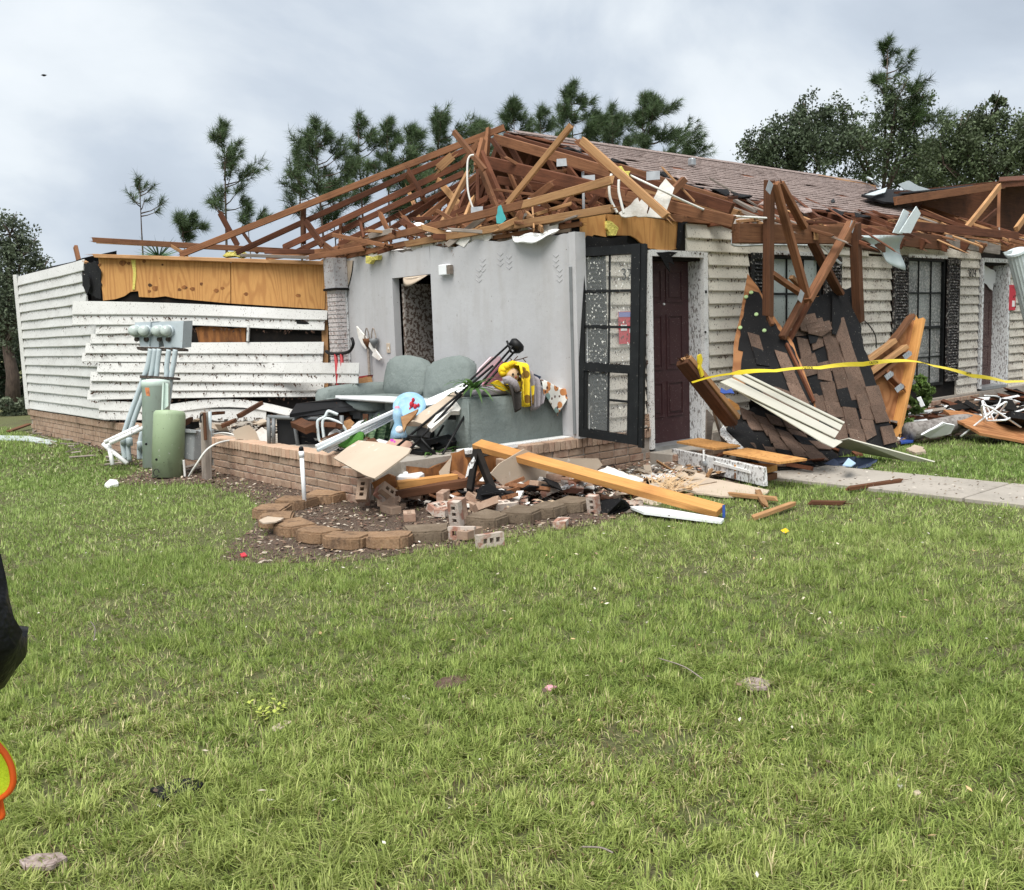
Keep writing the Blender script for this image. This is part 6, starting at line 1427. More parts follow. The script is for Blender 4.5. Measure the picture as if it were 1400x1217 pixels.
for P in (((206, 477), (202, 500), (197, 515), (186, 545), (172, 585), (168, 604), (171, 628)), ((212, 477), (208, 505), (203, 525), (190, 555), (178, 590), (175, 606), (177, 630)), ((218, 477), (215, 500), (213, 522), (206, 560), (195, 590), (191, 610), (191, 628)), ((231, 478), (228, 500), (227, 518), (216, 560), (206, 590), (199, 612), (197, 628)), ((240, 478), (237, 500), (234, 516), (228, 560), (216, 600), (206, 615), (204, 628))):
    cable('conduit', [Pd(u, v, TM - .02 + .02 * i) for i, (u, v) in enumerate(P)], .031, 'conduit', mp_)
for u, v in ((169, 602), (177, 604), (192, 609), (199, 611)):
    MB().lathe([(.038, 0), (.04, .09), (.034, .1)], Pd(u, v, TM + .06) - Vector((0, 0, .05)), 12).build('coupling', 'conduit', mp_, True)
bc = thing('bent_conduit', 'broken white conduit bent to a sharp elbow on the ground', 'conduit', Pz(150, 630))
for P in (((196, 585), (150, 606)), ((148, 604), (154, 636)), ((141, 607), (174, 634)), ((190, 583), (143, 605))):
    MB().tube([Pd(*P[0], 11.4), Pd(*P[1], 11.3)], .026, 10).build('pipe', 'white_paint', bc, True)
def pedestal(name, label, ub, vb, ut, vt, wpx, mat, collar):
    base = Pz(ub, vb); dep = (CAM.transposed() @ (base - EYE)).z * -1; r = wpx / 2 * dep / FPX
    top = Pd(ut, vt, dep + .02); h = top.z; p = thing(name, label, 'pedestal', base)
    ax = (top - base).normalized(); L = (top - base).length
    prof = [(r * .98, .0), (r * .98, L * .20), (r * 1.03, L * .205), (r * 1.03, L - .06), (r * 1.0, L - .03), (r * .9, L - .008), (r * .5, L)] if collar else [(r, 0), (r, L - .10), (r * 1.05, L - .095), (r * 1.05, L - .04), (r * 1.0, L - .012), (r * .55, L)]
    MB().lathe(prof, base, 32, ax).build('housing', mat, p, True)
    MB().lathe([(.014, 0), (.012, .015)], base + ax * L * .27 + (CAM @ Vector((-.4, 0, .92))).normalized() * r, 8, CAM @ Vector((-.4, 0, 1))).build('lock', 'black', p)
    return p, base, ax, L, r
pt = pedestal('tall_pedestal', 'tall pale teal utility pedestal leaning behind the shorter green one', 214, 640, 213, 519, 36, 'teal_paint', False)
ps = pedestal('green_pedestal', 'short sage green utility pedestal with round top', 229, 653, 232, 561, 41, 'green_paint', True)
sheet('warning_sticker', [Pd(u, v, 10.78) for u, v in ((198, 530), (204, 530), (205, 542), (200, 541))], .004, M('faded orange sticker', (.55, .20, .08), [('n', 30, .5, .56, (.3, .12, .06), .9)]), pt[0])
MB().prism([Pd(u, v, 10.83) for u, v in ((222, 523), (224, 523), (220, 640), (217, 640))], CAM @ Vector((0, 0, -.03))).build('seam', 'teal_paint', pt[0])
sheet('seam_flange', [Pd(u, v, 10.86) for u, v in ((224, 524), (230, 524), (230, 555), (224, 560))], .02, 'teal_paint', pt[0])
cable('wire_loop', [ps[1] + (CAM @ Vector((-.05 + .03 * math.cos(a), .06 + .04 * math.sin(a), .2))) for a in np.linspace(0, 5.5, 9)], .005, 'dark_wire', ps[0])
gb = thing('gray_junction_box', 'tilted gray junction box with white cords beside the green pedestal', 'junction box', Pz(262, 640, 0))
MB().prism([Pd(249, 590, 10.7), Pd(266, 590, 10.7), Pd(264, 630, 10.7), Pd(248, 627, 10.7)], CAM @ Vector((.16, .03, -.22))).build('housing', 'gray_box', gb, bevel=.008)
sheet('lid', [Pd(u, v, 10.66) for u, v in ((248, 586), (268, 589), (268, 592), (248, 591))], .25, 'gray_box', gb)
cable('cord', [Pd(u, v, 10.6) for u, v in ((251, 629), (252, 640), (253, 652))], .014, 'wire', gb)
cable('white_cable', [Pd(u, v, t) for u, v, t in ((258, 652, 10.3), (268, 636, 10.2), (282, 616, 10.2), (298, 606, 10.3), (318, 602, 10.5), (345, 600, 10.6))], .012, 'wire', None, label='white cord arching from the ground over the brick wall', cat='cord')
cable('white_cable', [Pd(u, v, t) for u, v, t in ((290, 594, 10.4), (305, 592, 10.5), (320, 595, 10.5), (338, 606, 10.5))], .010, 'wire', None, label='short white cord curling on top of the brick wall', cat='cord')
pp_ = thing('weathered_post', 'weathered gray wooden post standing at the start of the near brick wall', 'post', Pz(283, 654))
beam('post', Pz(283, 656), Pd(281, 563, 10.3), .11, .07, 'gray_wood', pp_, up=(1, 0, 0), ragged=.01)
beam('dark_strip', Pd(279, 564, 10.22), Pd(281, 602, 10.22), .05, .02, 'wet_wood', pp_, up=(1, 0, 0))
cable('strap', [Pd(277, 566, 10.2), Pd(274, 570, 10.2), Pd(275, 578, 10.2)], .01, 'dark_wire', pp_)
MB().tube([Pz(287, 654) + Vector((0, 0, 0)), Pd(287, 563, 10.25)], .018, 10).build('conduit', 'conduit', pp_, True)
wp_ = thing('white_marker_post', 'white plastic marker pipe with a black cap in the edged bed', 'post', Pz(417, 697))
t0 = Pz(417, 697); t1 = Pd(412, 617, (CAM.transposed() @ (t0 - EYE)).z * -1)
MB().tube([t0, t1], .019, 14).build('pipe', 'plastic_white', wp_, True)
MB().tube([t1 - (t1 - t0).normalized() * .055, t1 + (t1 - t0).normalized() * .0], .024, 14).build('coupling', 'plastic_white', wp_, True)
MB().lathe([(.021, 0), (.021, .03), (.012, .042)], t1, 14).build('cap', 'black', wp_, True)

# ------------------------------------------------------------------ edging stones round the bed
def stone_mesh(mat, s):
    r = random.Random(s); m = MB()
    w, d, h = .355, .27, .095; P = [(-w * .42, -d * .28), (-w * .26, -d / 2), (w * .26, -d / 2), (w * .42, -d * .28), (w / 2, d / 2), (-w / 2, d / 2)]
    P = [Vector((x * r.uniform(.95, 1.05), y * r.uniform(.95, 1.05), 0)) for x, y in P]
    m.prism(P, (0, 0, h)); me = m.mesh('edging_stone', mat); b = bmesh.new(); b.from_mesh(me)
    bmesh.ops.bevel(b, geom=list(b.edges), offset=.014, segments=2, affect='EDGES'); bmesh.ops.recalc_face_normals(b, faces=list(b.faces))
    bmesh.ops.triangulate(b, faces=[f for f in b.faces if len(f.verts) > 4]); bmesh.ops.subdivide_edges(b, edges=[e for e in b.edges if e.calc_length() > .1], cuts=2, use_grid_fill=True)
    for v in b.verts: v.co += Vector([mnoise.noise(v.co * 14 + Vector((s * 7 + i * 31, 0, 0))) * .007 for i in range(3)])
    b.to_mesh(me); b.free(); return me
ST = [stone_mesh('edging', k) for k in range(3)]; SD = [stone_mesh('edging_dark', 10 + k) for k in range(2)]
stones = [((443, 684), 0, 'long brown edging stone closest to the brick wall'), ((403, 692), 0, 'brown edging stone just behind the white marker pipe'), ((371, 704), 0, 'brown edging stone carrying no scrap at the bend of the ring'), ((378, 716), 0, 'brown edging stone under the pale scrap'), ((402, 727), 0, 'brown edging stone, third before the front corner'), ((434, 737), 0, 'brown edging stone, second before the front corner'), ((474, 745), 0, 'brown edging stone at the front corner of the ring'), ((533, 744), 0, 'brown edging stone set apart right of the front corner'), ((585, 735), 1, 'dark mossy edging stone beside the loose bricks'), ((667, 716), 1, 'dark round edging stone behind the loose bricks'), ((714, 709), 1, 'dark edging stone left of the orange brick'), ((748, 703), 1, 'dark edging stone midway to the orange brick'), ((783, 695), 1, 'dark edging stone next to the orange brick')]
ctr = Pz(560, 705)
for (u, v), k, lab in stones:
    p = Pz(u, v + 3); d = Vector((p.x - ctr.x, p.y - ctr.y, 0)); a = math.atan2(d.y, d.x) + math.pi / 2
    if k and u > 600: a = math.atan2(-1, .35) + math.pi / 2
    if u in (443, 403): a = math.atan2(-.2, -1) + math.pi / 2 + .3
    o = put(random.choice(SD if k else ST), 'edging_stone', (p.x, p.y, -.004), None, Matrix.Rotation(a + random.uniform(-.1, .1), 3, 'Z') @ Matrix.Rotation(random.uniform(-.05, .05), 3, 'X'))
    tag(o, lab, 'edging stone', 'edging stones round the bed')
sheet('pale_scrap', [Pz(u, v, .115) for u, v in ((354, 711), (366, 706), (388, 708), (378, 713), (360, 715))], .01, 'drywall_paper', None, .006, label='pale scrap lying on an edging stone', cat='scrap')

# ------------------------------------------------------------------ loose bricks and broken pieces of brickwork
def cored_brick(mat, s):
    """brick with three holes through its broad face"""
    L, D, Hh = .2, .095, .06; xs = [-L / 2, -.066, -.034, -.016, .016, .034, .066, L / 2]; ys = [-D / 2, -.018, .018, D / 2]; m = MB(); hole = {1, 3, 5}
    def q(a, b, c, d): m.add([a, b, c, d], [(0, 1, 2, 3)])
    for z in (-Hh / 2, Hh / 2):
        for i in range(7):
            for j in range(3):
                if i in hole and j == 1: continue
                q(*[Vector((x, y, z)) for x, y in ((xs[i], ys[j]), (xs[i + 1], ys[j]), (xs[i + 1], ys[j + 1]), (xs[i], ys[j + 1]))])
    for i in hole:
        x0, x1, y0, y1 = xs[i], xs[i + 1], ys[1], ys[2]
        for (a, b), (c, d) in (((x0, y0), (x1, y0)), ((x1, y0), (x1, y1)), ((x1, y1), (x0, y1)), ((x0, y1), (x0, y0))): q(Vector((a, b, -Hh / 2)), Vector((c, d, -Hh / 2)), Vector((c, d, Hh / 2)), Vector((a, b, Hh / 2)))
    for (a, b), (c, d) in (((-L / 2, -D / 2), (L / 2, -D / 2)), ((L / 2, -D / 2), (L / 2, D / 2)), ((L / 2, D / 2), (-L / 2, D / 2)), ((-L / 2, D / 2), (-L / 2, -D / 2))): q(Vector((a, b, -Hh / 2)), Vector((c, d, -Hh / 2)), Vector((c, d, Hh / 2)), Vector((a, b, Hh / 2)))
    me = m.mesh('brick', mat); b = bmesh.new(); b.from_mesh(me); bmesh.ops.remove_doubles(b, verts=list(b.verts), dist=1e-5); bmesh.ops.recalc_face_normals(b, faces=list(b.faces)); b.to_mesh(me); b.free(); return me
CB = [cored_brick('brick_red', 1), cored_brick('brick', 2)]
RX = lambda a: Matrix.Rotation(a, 3, 'X')
RY = lambda a: Matrix.Rotation(a, 3, 'Y')
RZ = lambda a: Matrix.Rotation(a, 3, 'Z')
def chunk(label, c, rot, n, mesh, stack=1, edge=False):
    """a piece of wall still mortared together: n bricks in a row, stack courses"""
    t = thing('brickwork_chunk', label, 'brickwork', c); c = Vector(c)
    for s in range(stack):
        for i in range(n):
            off = Vector(((i - (n - 1) / 2) * (.072 if edge else .212), 0, s * (.105 if edge else .070)))
            r = rot @ (RX(math.pi / 2) @ RZ(math.pi / 2) if edge else Matrix.Identity(3))
            put(mesh[(i + s) % len(mesh)], 'brick', c + rot @ off, t, r)
            if i < n - 1:
                MB().box((0, 0, 0), (.012, .085, .055) if not edge else (.012, .06, .18), rot).build('mortar', 'mortar', t).location = (rot @ (off + Vector((.106 if not edge else .036, 0, 0))))
    return t
def base(u, v, h): p = Pz(u, v, 0); return p + Vector((0, 0, h))
chunk('two mortared bricks tipped steeply against the broken wall end', base(500, 697, .14), RZ(.75) @ RY(-.95), 1, CB, 2)
chunk('tilted pair of cored bricks standing beside the steep pair', base(528, 699, .13), RZ(-.3) @ RY(.7) @ RX(.9), 1, CB, 2)
chunk('row of pale mortared bricks lying flat behind the bed', base(568, 690, .07), RZ(-.62), 3, [CB[0]], 1, True)
chunk('pair of cored bricks at the end of the pale row', base(592, 686, .09), RZ(-.6) @ RX(1.2), 1, CB, 1)
chunk('long low slab of red brickwork behind the dark edging', base(672, 696, .05), RZ(-.75), 3, CB, 1)
chunk('upper layer of the red brickwork slab with thick mortar', base(668, 690, .13), RZ(-.70) @ RX(.08), 2, CB, 1)
chunk('short brickwork piece at the right of the red slab', base(692, 700, .06), RZ(-.4) @ RX(.2), 1, CB, 1)
chunk('leaning face of brickwork below the drywall slab', base(780, 683, .12), RZ(-.72) @ RX(-.6), 2, [BR[0], BR[1]], 2)
chunk('upright pair of bricks with white mortar at the bed corner', base(624, 725, .13), RZ(.4) @ RY(1.4), 1, CB, 2)
for (u, v, h, r, mk, lab) in ((608, 707, .05, RZ(.5), 0, 'loose brick half behind the upright pair'), (632, 738, .05, RZ(-.9) @ RX(1.5), 0, 'loose pinkish brick lying in front of the upright pair'), (643, 738, .05, RZ(.3), 1, 'loose brick standing close to the mortared white one'), (670, 748, .05, RZ(-.2) @ RX(1.5), 0, 'mortar covered white brick out on the grass'), (812, 703, .06, RZ(.2) @ RY(1.4), 0, 'orange cored brick standing at the end of the dark edging'), (862, 700, .045, RZ(-.5) @ RX(1.5), 0, 'red brick lying under the long orange board'), (768, 721, .03, RZ(.6), 0, 'small red brick bit in the mulch before the dark edging'), (560, 712, .04, RZ(1.), 1, 'brick half buried in the bed mulch'), (600, 702, .05, RZ(.2) @ RX(.5), 0, 'brick leaning behind the dark mossy stone'), (650, 700, .05, RZ(1.2), 1, 'brick lying on the left end of the red slab')):
    o = put(CB[mk], 'loose_brick', base(u, v, h), None, r); tag(o, lab, 'brick', 'loose bricks fallen off the wall')

# ------------------------------------------------------------------ bed by the far window: fallen trunk, boards, wires, bits
fc = MB()
pa, pb = Pz(1243, 590, .16), Pz(1335, 575, .2)
fc.tube([pa, pa.lerp(pb, .3), pa.lerp(pb, .7), pb], [.11, .10, .115, .09], 14)
fc.build('fallen_log', 'gray_bark', None, True, label='gray fallen trunk lying along the front planting bed', cat='trunk')
sheet('rust_brown_sheet', [Pz(u, v, h) for u, v, h in ((1290, 560, .32), (1320, 563, .32), (1400, 584, .14), (1430, 600, .06), (1400, 603, .05), (1340, 592, .14), (1308, 574, .25))], .03, 'ply_low', None, .01, label='big rust brown panel lying across the rubble by the grass edge', cat='panel')
sheet('white_sheet_scrap', [Pz(u, v, h) for u, v, h in ((1260, 595, .12), (1290, 578, .25), (1306, 582, .2), (1300, 593, .1), (1272, 600, .05))], .02, 'plastic_white', None, .01, label='white sheet scrap below the fallen trunk', cat='scrap')
wt = thing('wire_tangle', 'tangle of white wire racks on the bed before the far door', 'wire rack', Pz(1365, 575))
for k in range(8):
    c0 = Pz(1340 + random.uniform(-4, 40), 568 + random.uniform(-6, 10), .25); cable('wire', [c0, c0 + Vector((random.uniform(-.3, .3), random.uniform(-.3, .3), random.uniform(-.1, .25))), c0 + Vector((random.uniform(-.5, .5), random.uniform(-.4, .4), random.uniform(-.2, .1)))], .012, 'plastic_white', wt)
cable('arched_wire', [Pz(1350, 575, .2), Py(1368, 545, 5.6), Py(1346, 541, 5.5)], .010, 'plastic_white', wt)
sheet('white_plank', [Pz(u, v, .2) for u, v in ((1320, 570), (1345, 566), (1348, 572), (1322, 575))], .02, 'plastic_white', None, label='narrow white plank left of the wire tangle', cat='plank')
sheet('black_bag', [Pz(u, v, h) for u, v, h in ((1362, 578, .2), (1382, 571, .3), (1410, 576, .25), (1410, 588, .1), (1380, 588, .1))], .08, 'tar', None, .03, .1, label='black bag slumped behind the rust brown panel', cat='bag')
beam('wood_stick', Pz(1250, 585, .1), Pz(1340, 590, .12), .05, .05, 'gray_wood', None, ragged=.04, label='gray stick lying at the front of the bed rubble', cat='stick')
beam('wood_stick', Pz(1374, 566, .3), Pz(1412, 568, .3), .05, .06, 'old_wood', None, ragged=.04, label='reddish stick lying beside the far door step', cat='stick')
beam('white_stake', Py(1256, 543, 5.7), Py(1262, 556, 5.65), .03, .05, 'plastic_white', None, label='short white stake stuck beside the bright shrub', cat='stake')
sheet('blue_tarp_bit', [Pz(u, v, .06) for u, v in ((1228, 600), (1240, 596), (1252, 597), (1248, 603), (1232, 605))], .02, 'tarp', None, .01, label='blue tarp scrap at the foot of the bright shrub', cat='tarp')
sheet('cream_scrap', [Pz(u, v, .05) for u, v in ((1240, 614), (1250, 608), (1262, 611), (1266, 617), (1252, 619))], .03, 'drywall_paper', None, .02, .05, label='cream insulation scrap on the edge of the planting bed', cat='insulation')
beam('far_step_board', Py(1352, 540, 6.4), Py(1440, 560, 6.4), .2, .05, 'gray_wood', None, label='spattered gray board in front of the far door', cat='board')

# ------------------------------------------------------------------ heaps of smaller rubble and many more fallen bricks
def bits(name, poly, n, mat, size, seed, z0=0.0, lift=.15, **tg):
    """irregular broken pieces joined as one heap: boards, plaster lumps, brickbats"""
    r = random.Random(seed); xs = [p[0] for p in poly]; ys = [p[1] for p in poly]; m = MB(); k = 0
    while k < n:
        x, y = r.uniform(min(xs), max(xs)), r.uniform(min(ys), max(ys))
        if not inside(poly, np.array([x]), np.array([y]))[0]: continue
        k += 1; (l0, l1), (w0, w1), (h0, h1) = size
        R = Matrix.Rotation(r.uniform(0, 6.28), 3, 'Z') @ Matrix.Rotation(r.gauss(0, .28), 3, 'X') @ Matrix.Rotation(r.gauss(0, .22), 3, 'Y')
        b0 = len(m.v); m.box((x, y, z0 + r.uniform(.01, lift)), (r.uniform(l0, l1), r.uniform(w0, w1), r.uniform(h0, h1)), R)
        for p in m.v[b0:]: p += Vector([r.uniform(-.18, .18) * w0 for _ in range(3)])
    m.build(name, mat, None, fix=False, kind='stuff', **tg)
heap = [(4.65, 7.2), (4.75, 6.3), (5.1, 5.9), (6.0, 5.75), (6.3, 6.2), (5.8, 6.7), (5.0, 7.2)]
bits('wood_rubble', heap, 30, 'mid_wood', ((.08, .45), (.02, .08), (.01, .04)), 1, lift=.22, label='broken laths and board ends in the corner rubble')
bits('dark_rubble', heap, 26, 'wet_wood', ((.10, .5), (.03, .12), (.02, .06)), 2, lift=.24, label='dark rotten wood pieces in the corner rubble')
bits('plaster_rubble', heap, 70, 'gypsum', ((.04, .16), (.03, .12), (.01, .03)), 3, lift=.2, label='plaster crumbs in the corner rubble')
bits('felt_rubble', heap, 30, 'tar', ((.08, .3), (.05, .2), (.004, .02)), 4, lift=.2, label='black felt scraps in the corner rubble')
bits('drywall_rubble', [(6.2, 5.1), (7.4, 5.6), (8.2, 5.9), (8.2, 6.4), (7.0, 6.3), (5.9, 5.5)], 46, 'drywall_paper', ((.06, .3), (.05, .18), (.008, .016)), 5, lift=.08, label='torn drywall pieces between the long board and the doorstep')
bits('lath_rubble', [(6.2, 5.1), (7.4, 5.6), (8.2, 5.9), (8.2, 6.4), (7.0, 6.3), (5.9, 5.5)], 40, 'light_wood', ((.08, .4), (.01, .04), (.008, .03)), 6, lift=.09, label='pale lath pieces between the long board and the doorstep')
patio = [(4.66, 7.4), (5.4, 7.15), (5.4, 9.4), (5.3, 10.8), (4.66, 12.5)]
bits('floor_rubble', patio, 14, 'wet_wood', ((.10, .5), (.03, .15), (.02, .08)), 7, FL, .28, label='dark board pieces heaped on the open floor')
bits('floor_plaster', patio, 18, 'drywall_paper', ((.06, .3), (.05, .22), (.008, .02)), 8, FL, .14, label='plasterboard pieces heaped on the open floor')
bits('floor_black', patio, 16, 'black', ((.08, .4), (.04, .2), (.02, .1)), 9, FL, .14, label='black household scraps heaped on the open floor')
bits('floor_cloth', patio, 8, 'leaf_print', ((.1, .3), (.08, .2), (.01, .03)), 10, FL, .16, label='printed cloth scraps heaped on the open floor')
fbed = [(11.0, 5.5), (12.6, 5.2), (14.2, 5.0), (17.4, 5.1), (17.4, 6.6), (11.2, 6.6)]
bits('bed_boards', fbed, 90, 'old_wood', ((.12, .8), (.02, .10), (.012, .05)), 11, lift=.26, label='brown splinters and boards strewn over the planting bed')
bits('bed_white', fbed, 50, 'plastic_white', ((.10, .6), (.02, .12), (.006, .02)), 12, lift=.26, label='white siding and trim bits strewn over the planting bed')
bits('bed_dark', fbed, 70, 'dark_board', ((.10, .5), (.05, .25), (.01, .04)), 13, lift=.24, label='black felt and board scraps strewn over the planting bed')
bits('bed_pale', fbed, 50, 'gray_wood', ((.10, .5), (.03, .15), (.01, .04)), 14, lift=.24, label='gray weathered bits strewn over the planting bed')
bits('slab_scraps', [(8.0, 5.2), (9.6, 5.5), (10.4, 5.4), (9.0, 6.6), (8.2, 6.5)], 40, 'old_wood', ((.08, .5), (.02, .1), (.012, .04)), 15, lift=.12, label='wood scraps around the fallen roof slabs')
bits('wall_foot_scraps', [(4.0, 11.5), (4.38, 10.0), (4.38, 18), (4.1, 18), (3.6, 13)], 46, 'gray_wood', ((.06, .35), (.01, .05), (.008, .02)), 16, lift=.05, label='twigs and splinters along the foot of the side wall')
for (u0, u1, v0, v1, n, lab) in ((600, 705, 682, 716, 13, 'loose brick jumbled in the heap behind the dark edging stones'), (515, 610, 680, 702, 5, 'loose brick scattered between the broken wall end and the heap'), (700, 800, 672, 690, 7, 'loose brick lying in front of the leaning drywall slab')):
    for k in range(n):
        p = Pz(random.uniform(u0, u1), random.uniform(v0, v1)); o = put(random.choice(CB + BR[:2]), 'loose_brick', (p.x, p.y, random.uniform(.03, .15)), None, RZ(random.uniform(0, 6.28)) @ RX(random.choice((0, 0, 1.57, random.uniform(-.8, .8)))) @ RY(random.gauss(0, .25)))
        tag(o, lab, 'brick', 'loose bricks fallen off the wall')

# ------------------------------------------------------------------ trees
def rand_dirs(n, r): 
    v = r.normal(size=(n, 3)); return v / np.linalg.norm(v, axis=1, keepdims=True)
def tuft_soup(C, A, L, n, w, r, col):
    """needle tufts: C centres, A axis directions, L lengths; n needles each"""
    m = len(C); C = np.repeat(C, n, 0); A = np.repeat(A, n, 0); L = np.repeat(L, n)
    d = rand_dirs(m * n, r) * .85 + A * .75 + np.array([.18, -.10, -.12]); d /= np.linalg.norm(d, axis=1, keepdims=True)
    s = np.cross(d, rand_dirs(m * n, r)); s /= np.linalg.norm(s, axis=1, keepdims=True) + 1e-9
    l = (L * r.uniform(.7, 1.15, m * n))[:, None]; st = C + A * (r.uniform(-.5, .25, m * n) * L)[:, None]
    V = np.stack([st - s * w, st + s * w, st + d * l + np.array([0, 0, -.06]) * l], 1).reshape(-1, 3)
    F = np.arange(len(V)).reshape(-1, 3)
    t = np.repeat(np.repeat(r.uniform(.65, 1.35, (m, 1)), n, 0) * r.uniform(.7, 1.3, (m * n, 1)), 3, 0) * np.array(col)
    return V, F, t
def pine(u, vtop, vcrown, dep, halfw, label, seed, nb=18, dens=1.0, lean=0.0, wind=.18, col=(.078, .118, .052), zmin=None, skew=0.0, group='pines behind the house'):
    r = np.random.default_rng(seed); R = random.Random(seed)
    top = Pd(u, vtop, dep); low = Pd(u, vcrown, dep); base = Vector((top.x, top.y, 0)); Hh = top.z
    right = CAM @ Vector((1, 0, 0)); base = base - right * lean; mpp = dep / FPX; hw = halfw * mpp
    t = thing('pine_tree', label, 'pine tree', base, group)
    tp = [base.lerp(top, s) + right * (math.sin(s * 5 + seed) * .06) for s in np.linspace(0, 1, 9)]
    m = MB().tube(tp, [max(.012, .085 * (Hh / 9) * (1 - s * .9)) for s in np.linspace(0, 1, 9)], 7)
    C, A, L = [], [], []
    for k in range(nb):
        s = (k + R.uniform(0, 1)) / nb; z = low.z + (top.z - low.z) * s
        f = z / Hh; p0 = base.lerp(top, f); az = R.uniform(0, 6.28) ; prof = math.sin(min(1, .18 + (1 - s) * 1.0) * 1.75) * (1 - s ** 4 * .75)
        ln = hw * prof * R.uniform(.55, 1.1); d = Vector((math.cos(az), math.sin(az), 0))
        side = d.dot(right); ln *= 1 + skew * side
        rise = R.uniform(.35, .9); pts = [p0]
        for q in (.35, .7, 1.0): pts.append(p0 + d * ln * q + Vector((0, 0, ln * rise * q ** 1.6)) + right * wind * q * ln)
        m.tube(pts, [.03, .02, .014, .007], 5)
        nt = max(2, int((4 + ln * 6.0) * dens))
        for _ in range(nt):
            q = R.uniform(.35, 1.05) ** .7; a = p0.lerp(pts[3], min(1, q)); off = Vector((R.gauss(0, .16), R.gauss(0, .16), R.gauss(.05, .12))) * (ln * .55 + .2)
            c = a + off; m.tube([a, c], [.008, .004], 3, False)
            C.append(c); A.append((off.normalized() * .5 + d * .5 + Vector((0, 0, .55)) + right * wind).normalized()); L.append(R.uniform(.20, .32))
    for _ in range(int(5 * dens)): C.append(top + Vector((R.gauss(0, .12), R.gauss(0, .12), R.uniform(-.5, .05)))); A.append(Vector((0, 0, 1))); L.append(.28)
    m.build('trunk', 'bark', t, True, fix=False)
    V, F, tn = tuft_soup(np.array([list(c) for c in C]), np.array([list(a) for a in A]), np.array(L) * 1.35 * dep / 36, 44, .005 * dep / 36 + .003, r, col)
    soup('crown', V, F, tn, 'needle', t); return t
pine(189, 243, 300, 38, 26, 'thin sparse young pine standing over the plywood wall', 2, 11, .35, skew=.3)
pine(303, 170, 300, 36, 46, 'tall slender pine alone against the sky left of the roof', 3, 22, 1.0, .2, skew=.35)
pine(247, 297, 330, 38, 24, 'small round pine top beside the slender lone pine', 4, 9, 1.5)
pine(338, 286, 318, 36, 26, 'broken drooping pine tip over the low rafters', 5, 8, .7, .1, .5)
pine(432, 168, 285, 38, 52, 'full pine left of the pair behind the long rafters', 6, 24, 1.25)
pine(490, 158, 280, 40, 34, 'narrow pine between two fuller pines behind the rafters', 7, 20, 1.0)
pine(528, 163, 290, 39, 40, 'wind tossed pine just right of the narrow one', 8, 22, 1.2, wind=.4)
pine(596, 160, 270, 38, 62, 'broad wind bent pine behind the roof peak', 9, 24, 1.3, wind=.6)
pine(405, 205, 300, 42, 34, 'airy pine at the left edge of the pine row', 41, 15, .9, skew=.2)
pine(562, 175, 280, 43, 44, 'feathery pine behind the broad wind bent one', 42, 18, 1.1, wind=.5)
pine(650, 168, 250, 44, 46, 'wind swept pine touching the roof peak', 43, 16, 1.2, wind=.6)
pine(740, 150, 235, 44, 34, 'mid height pine between the peak and the long stick', 44, 13, 1.2, wind=.4)
pine(815, 160, 240, 45, 40, 'low bushy pine between the taller two over the shingles', 45, 14, 1.4, wind=.4)
pine(455, 250, 330, 44, 45, 'low dense pine seen through the rafters, the left one', 19, 14, 1.2, col=(.034, .062, .024))
pine(560, 240, 330, 44, 48, 'low dense pine seen through the rafters, the right one', 20, 14, 1.2, col=(.034, .062, .024))
pine(700, 140, 230, 40, 36, 'dark pine top rising right above the peak', 10, 16, 1.5)
pine(780, 116, 230, 41, 42, 'bushy pine above the long pale stick', 11, 20, 1.5)
pine(838, 146, 230, 43, 26, 'thin pine left of the big wind blown pine', 12, 13, .9, wind=.5)
pine(880, 130, 245, 40, 46, 'big wind blown pine over the left of the shingles', 13, 24, 1.7, wind=.5, skew=.2)
pine(935, 204, 240, 46, 13, 'tiny pine tip above the shingle ridge', 14, 7, 1.2)
pine(1212, 58, 245, 34, 62, 'tallest pine rising out of the broadleaf trees', 15, 26, 1.1, wind=.4, col=(.055, .09, .03), group=None)
def fan_palm(u, v, dep, label):
    c = Pd(u, v, dep); t = thing('palm_tree', label, 'palm', (c.x, c.y, 0))
    MB().tube([(c.x, c.y, 0), (c.x, c.y, c.z)], .1, 8).build('trunk', 'bark', t)
    m = MB()
    for k in range(46):
        a, e = random.uniform(0, 6.28), random.uniform(-.1, 1.2); d = Vector((math.cos(a) * math.cos(e), math.sin(a) * math.cos(e), math.sin(e))); s = d.orthogonal().normalized() * .03
        L = random.uniform(.5, .9); m.add([c - s, c + s, c + d * L + Vector((0, 0, -.1))], [(0, 1, 2)])
    m.build('crown', 'snake_leaf', t, fix=False)
fan_palm(217, 352, 24, 'fan palm with spiky leaves just over the plywood wall')

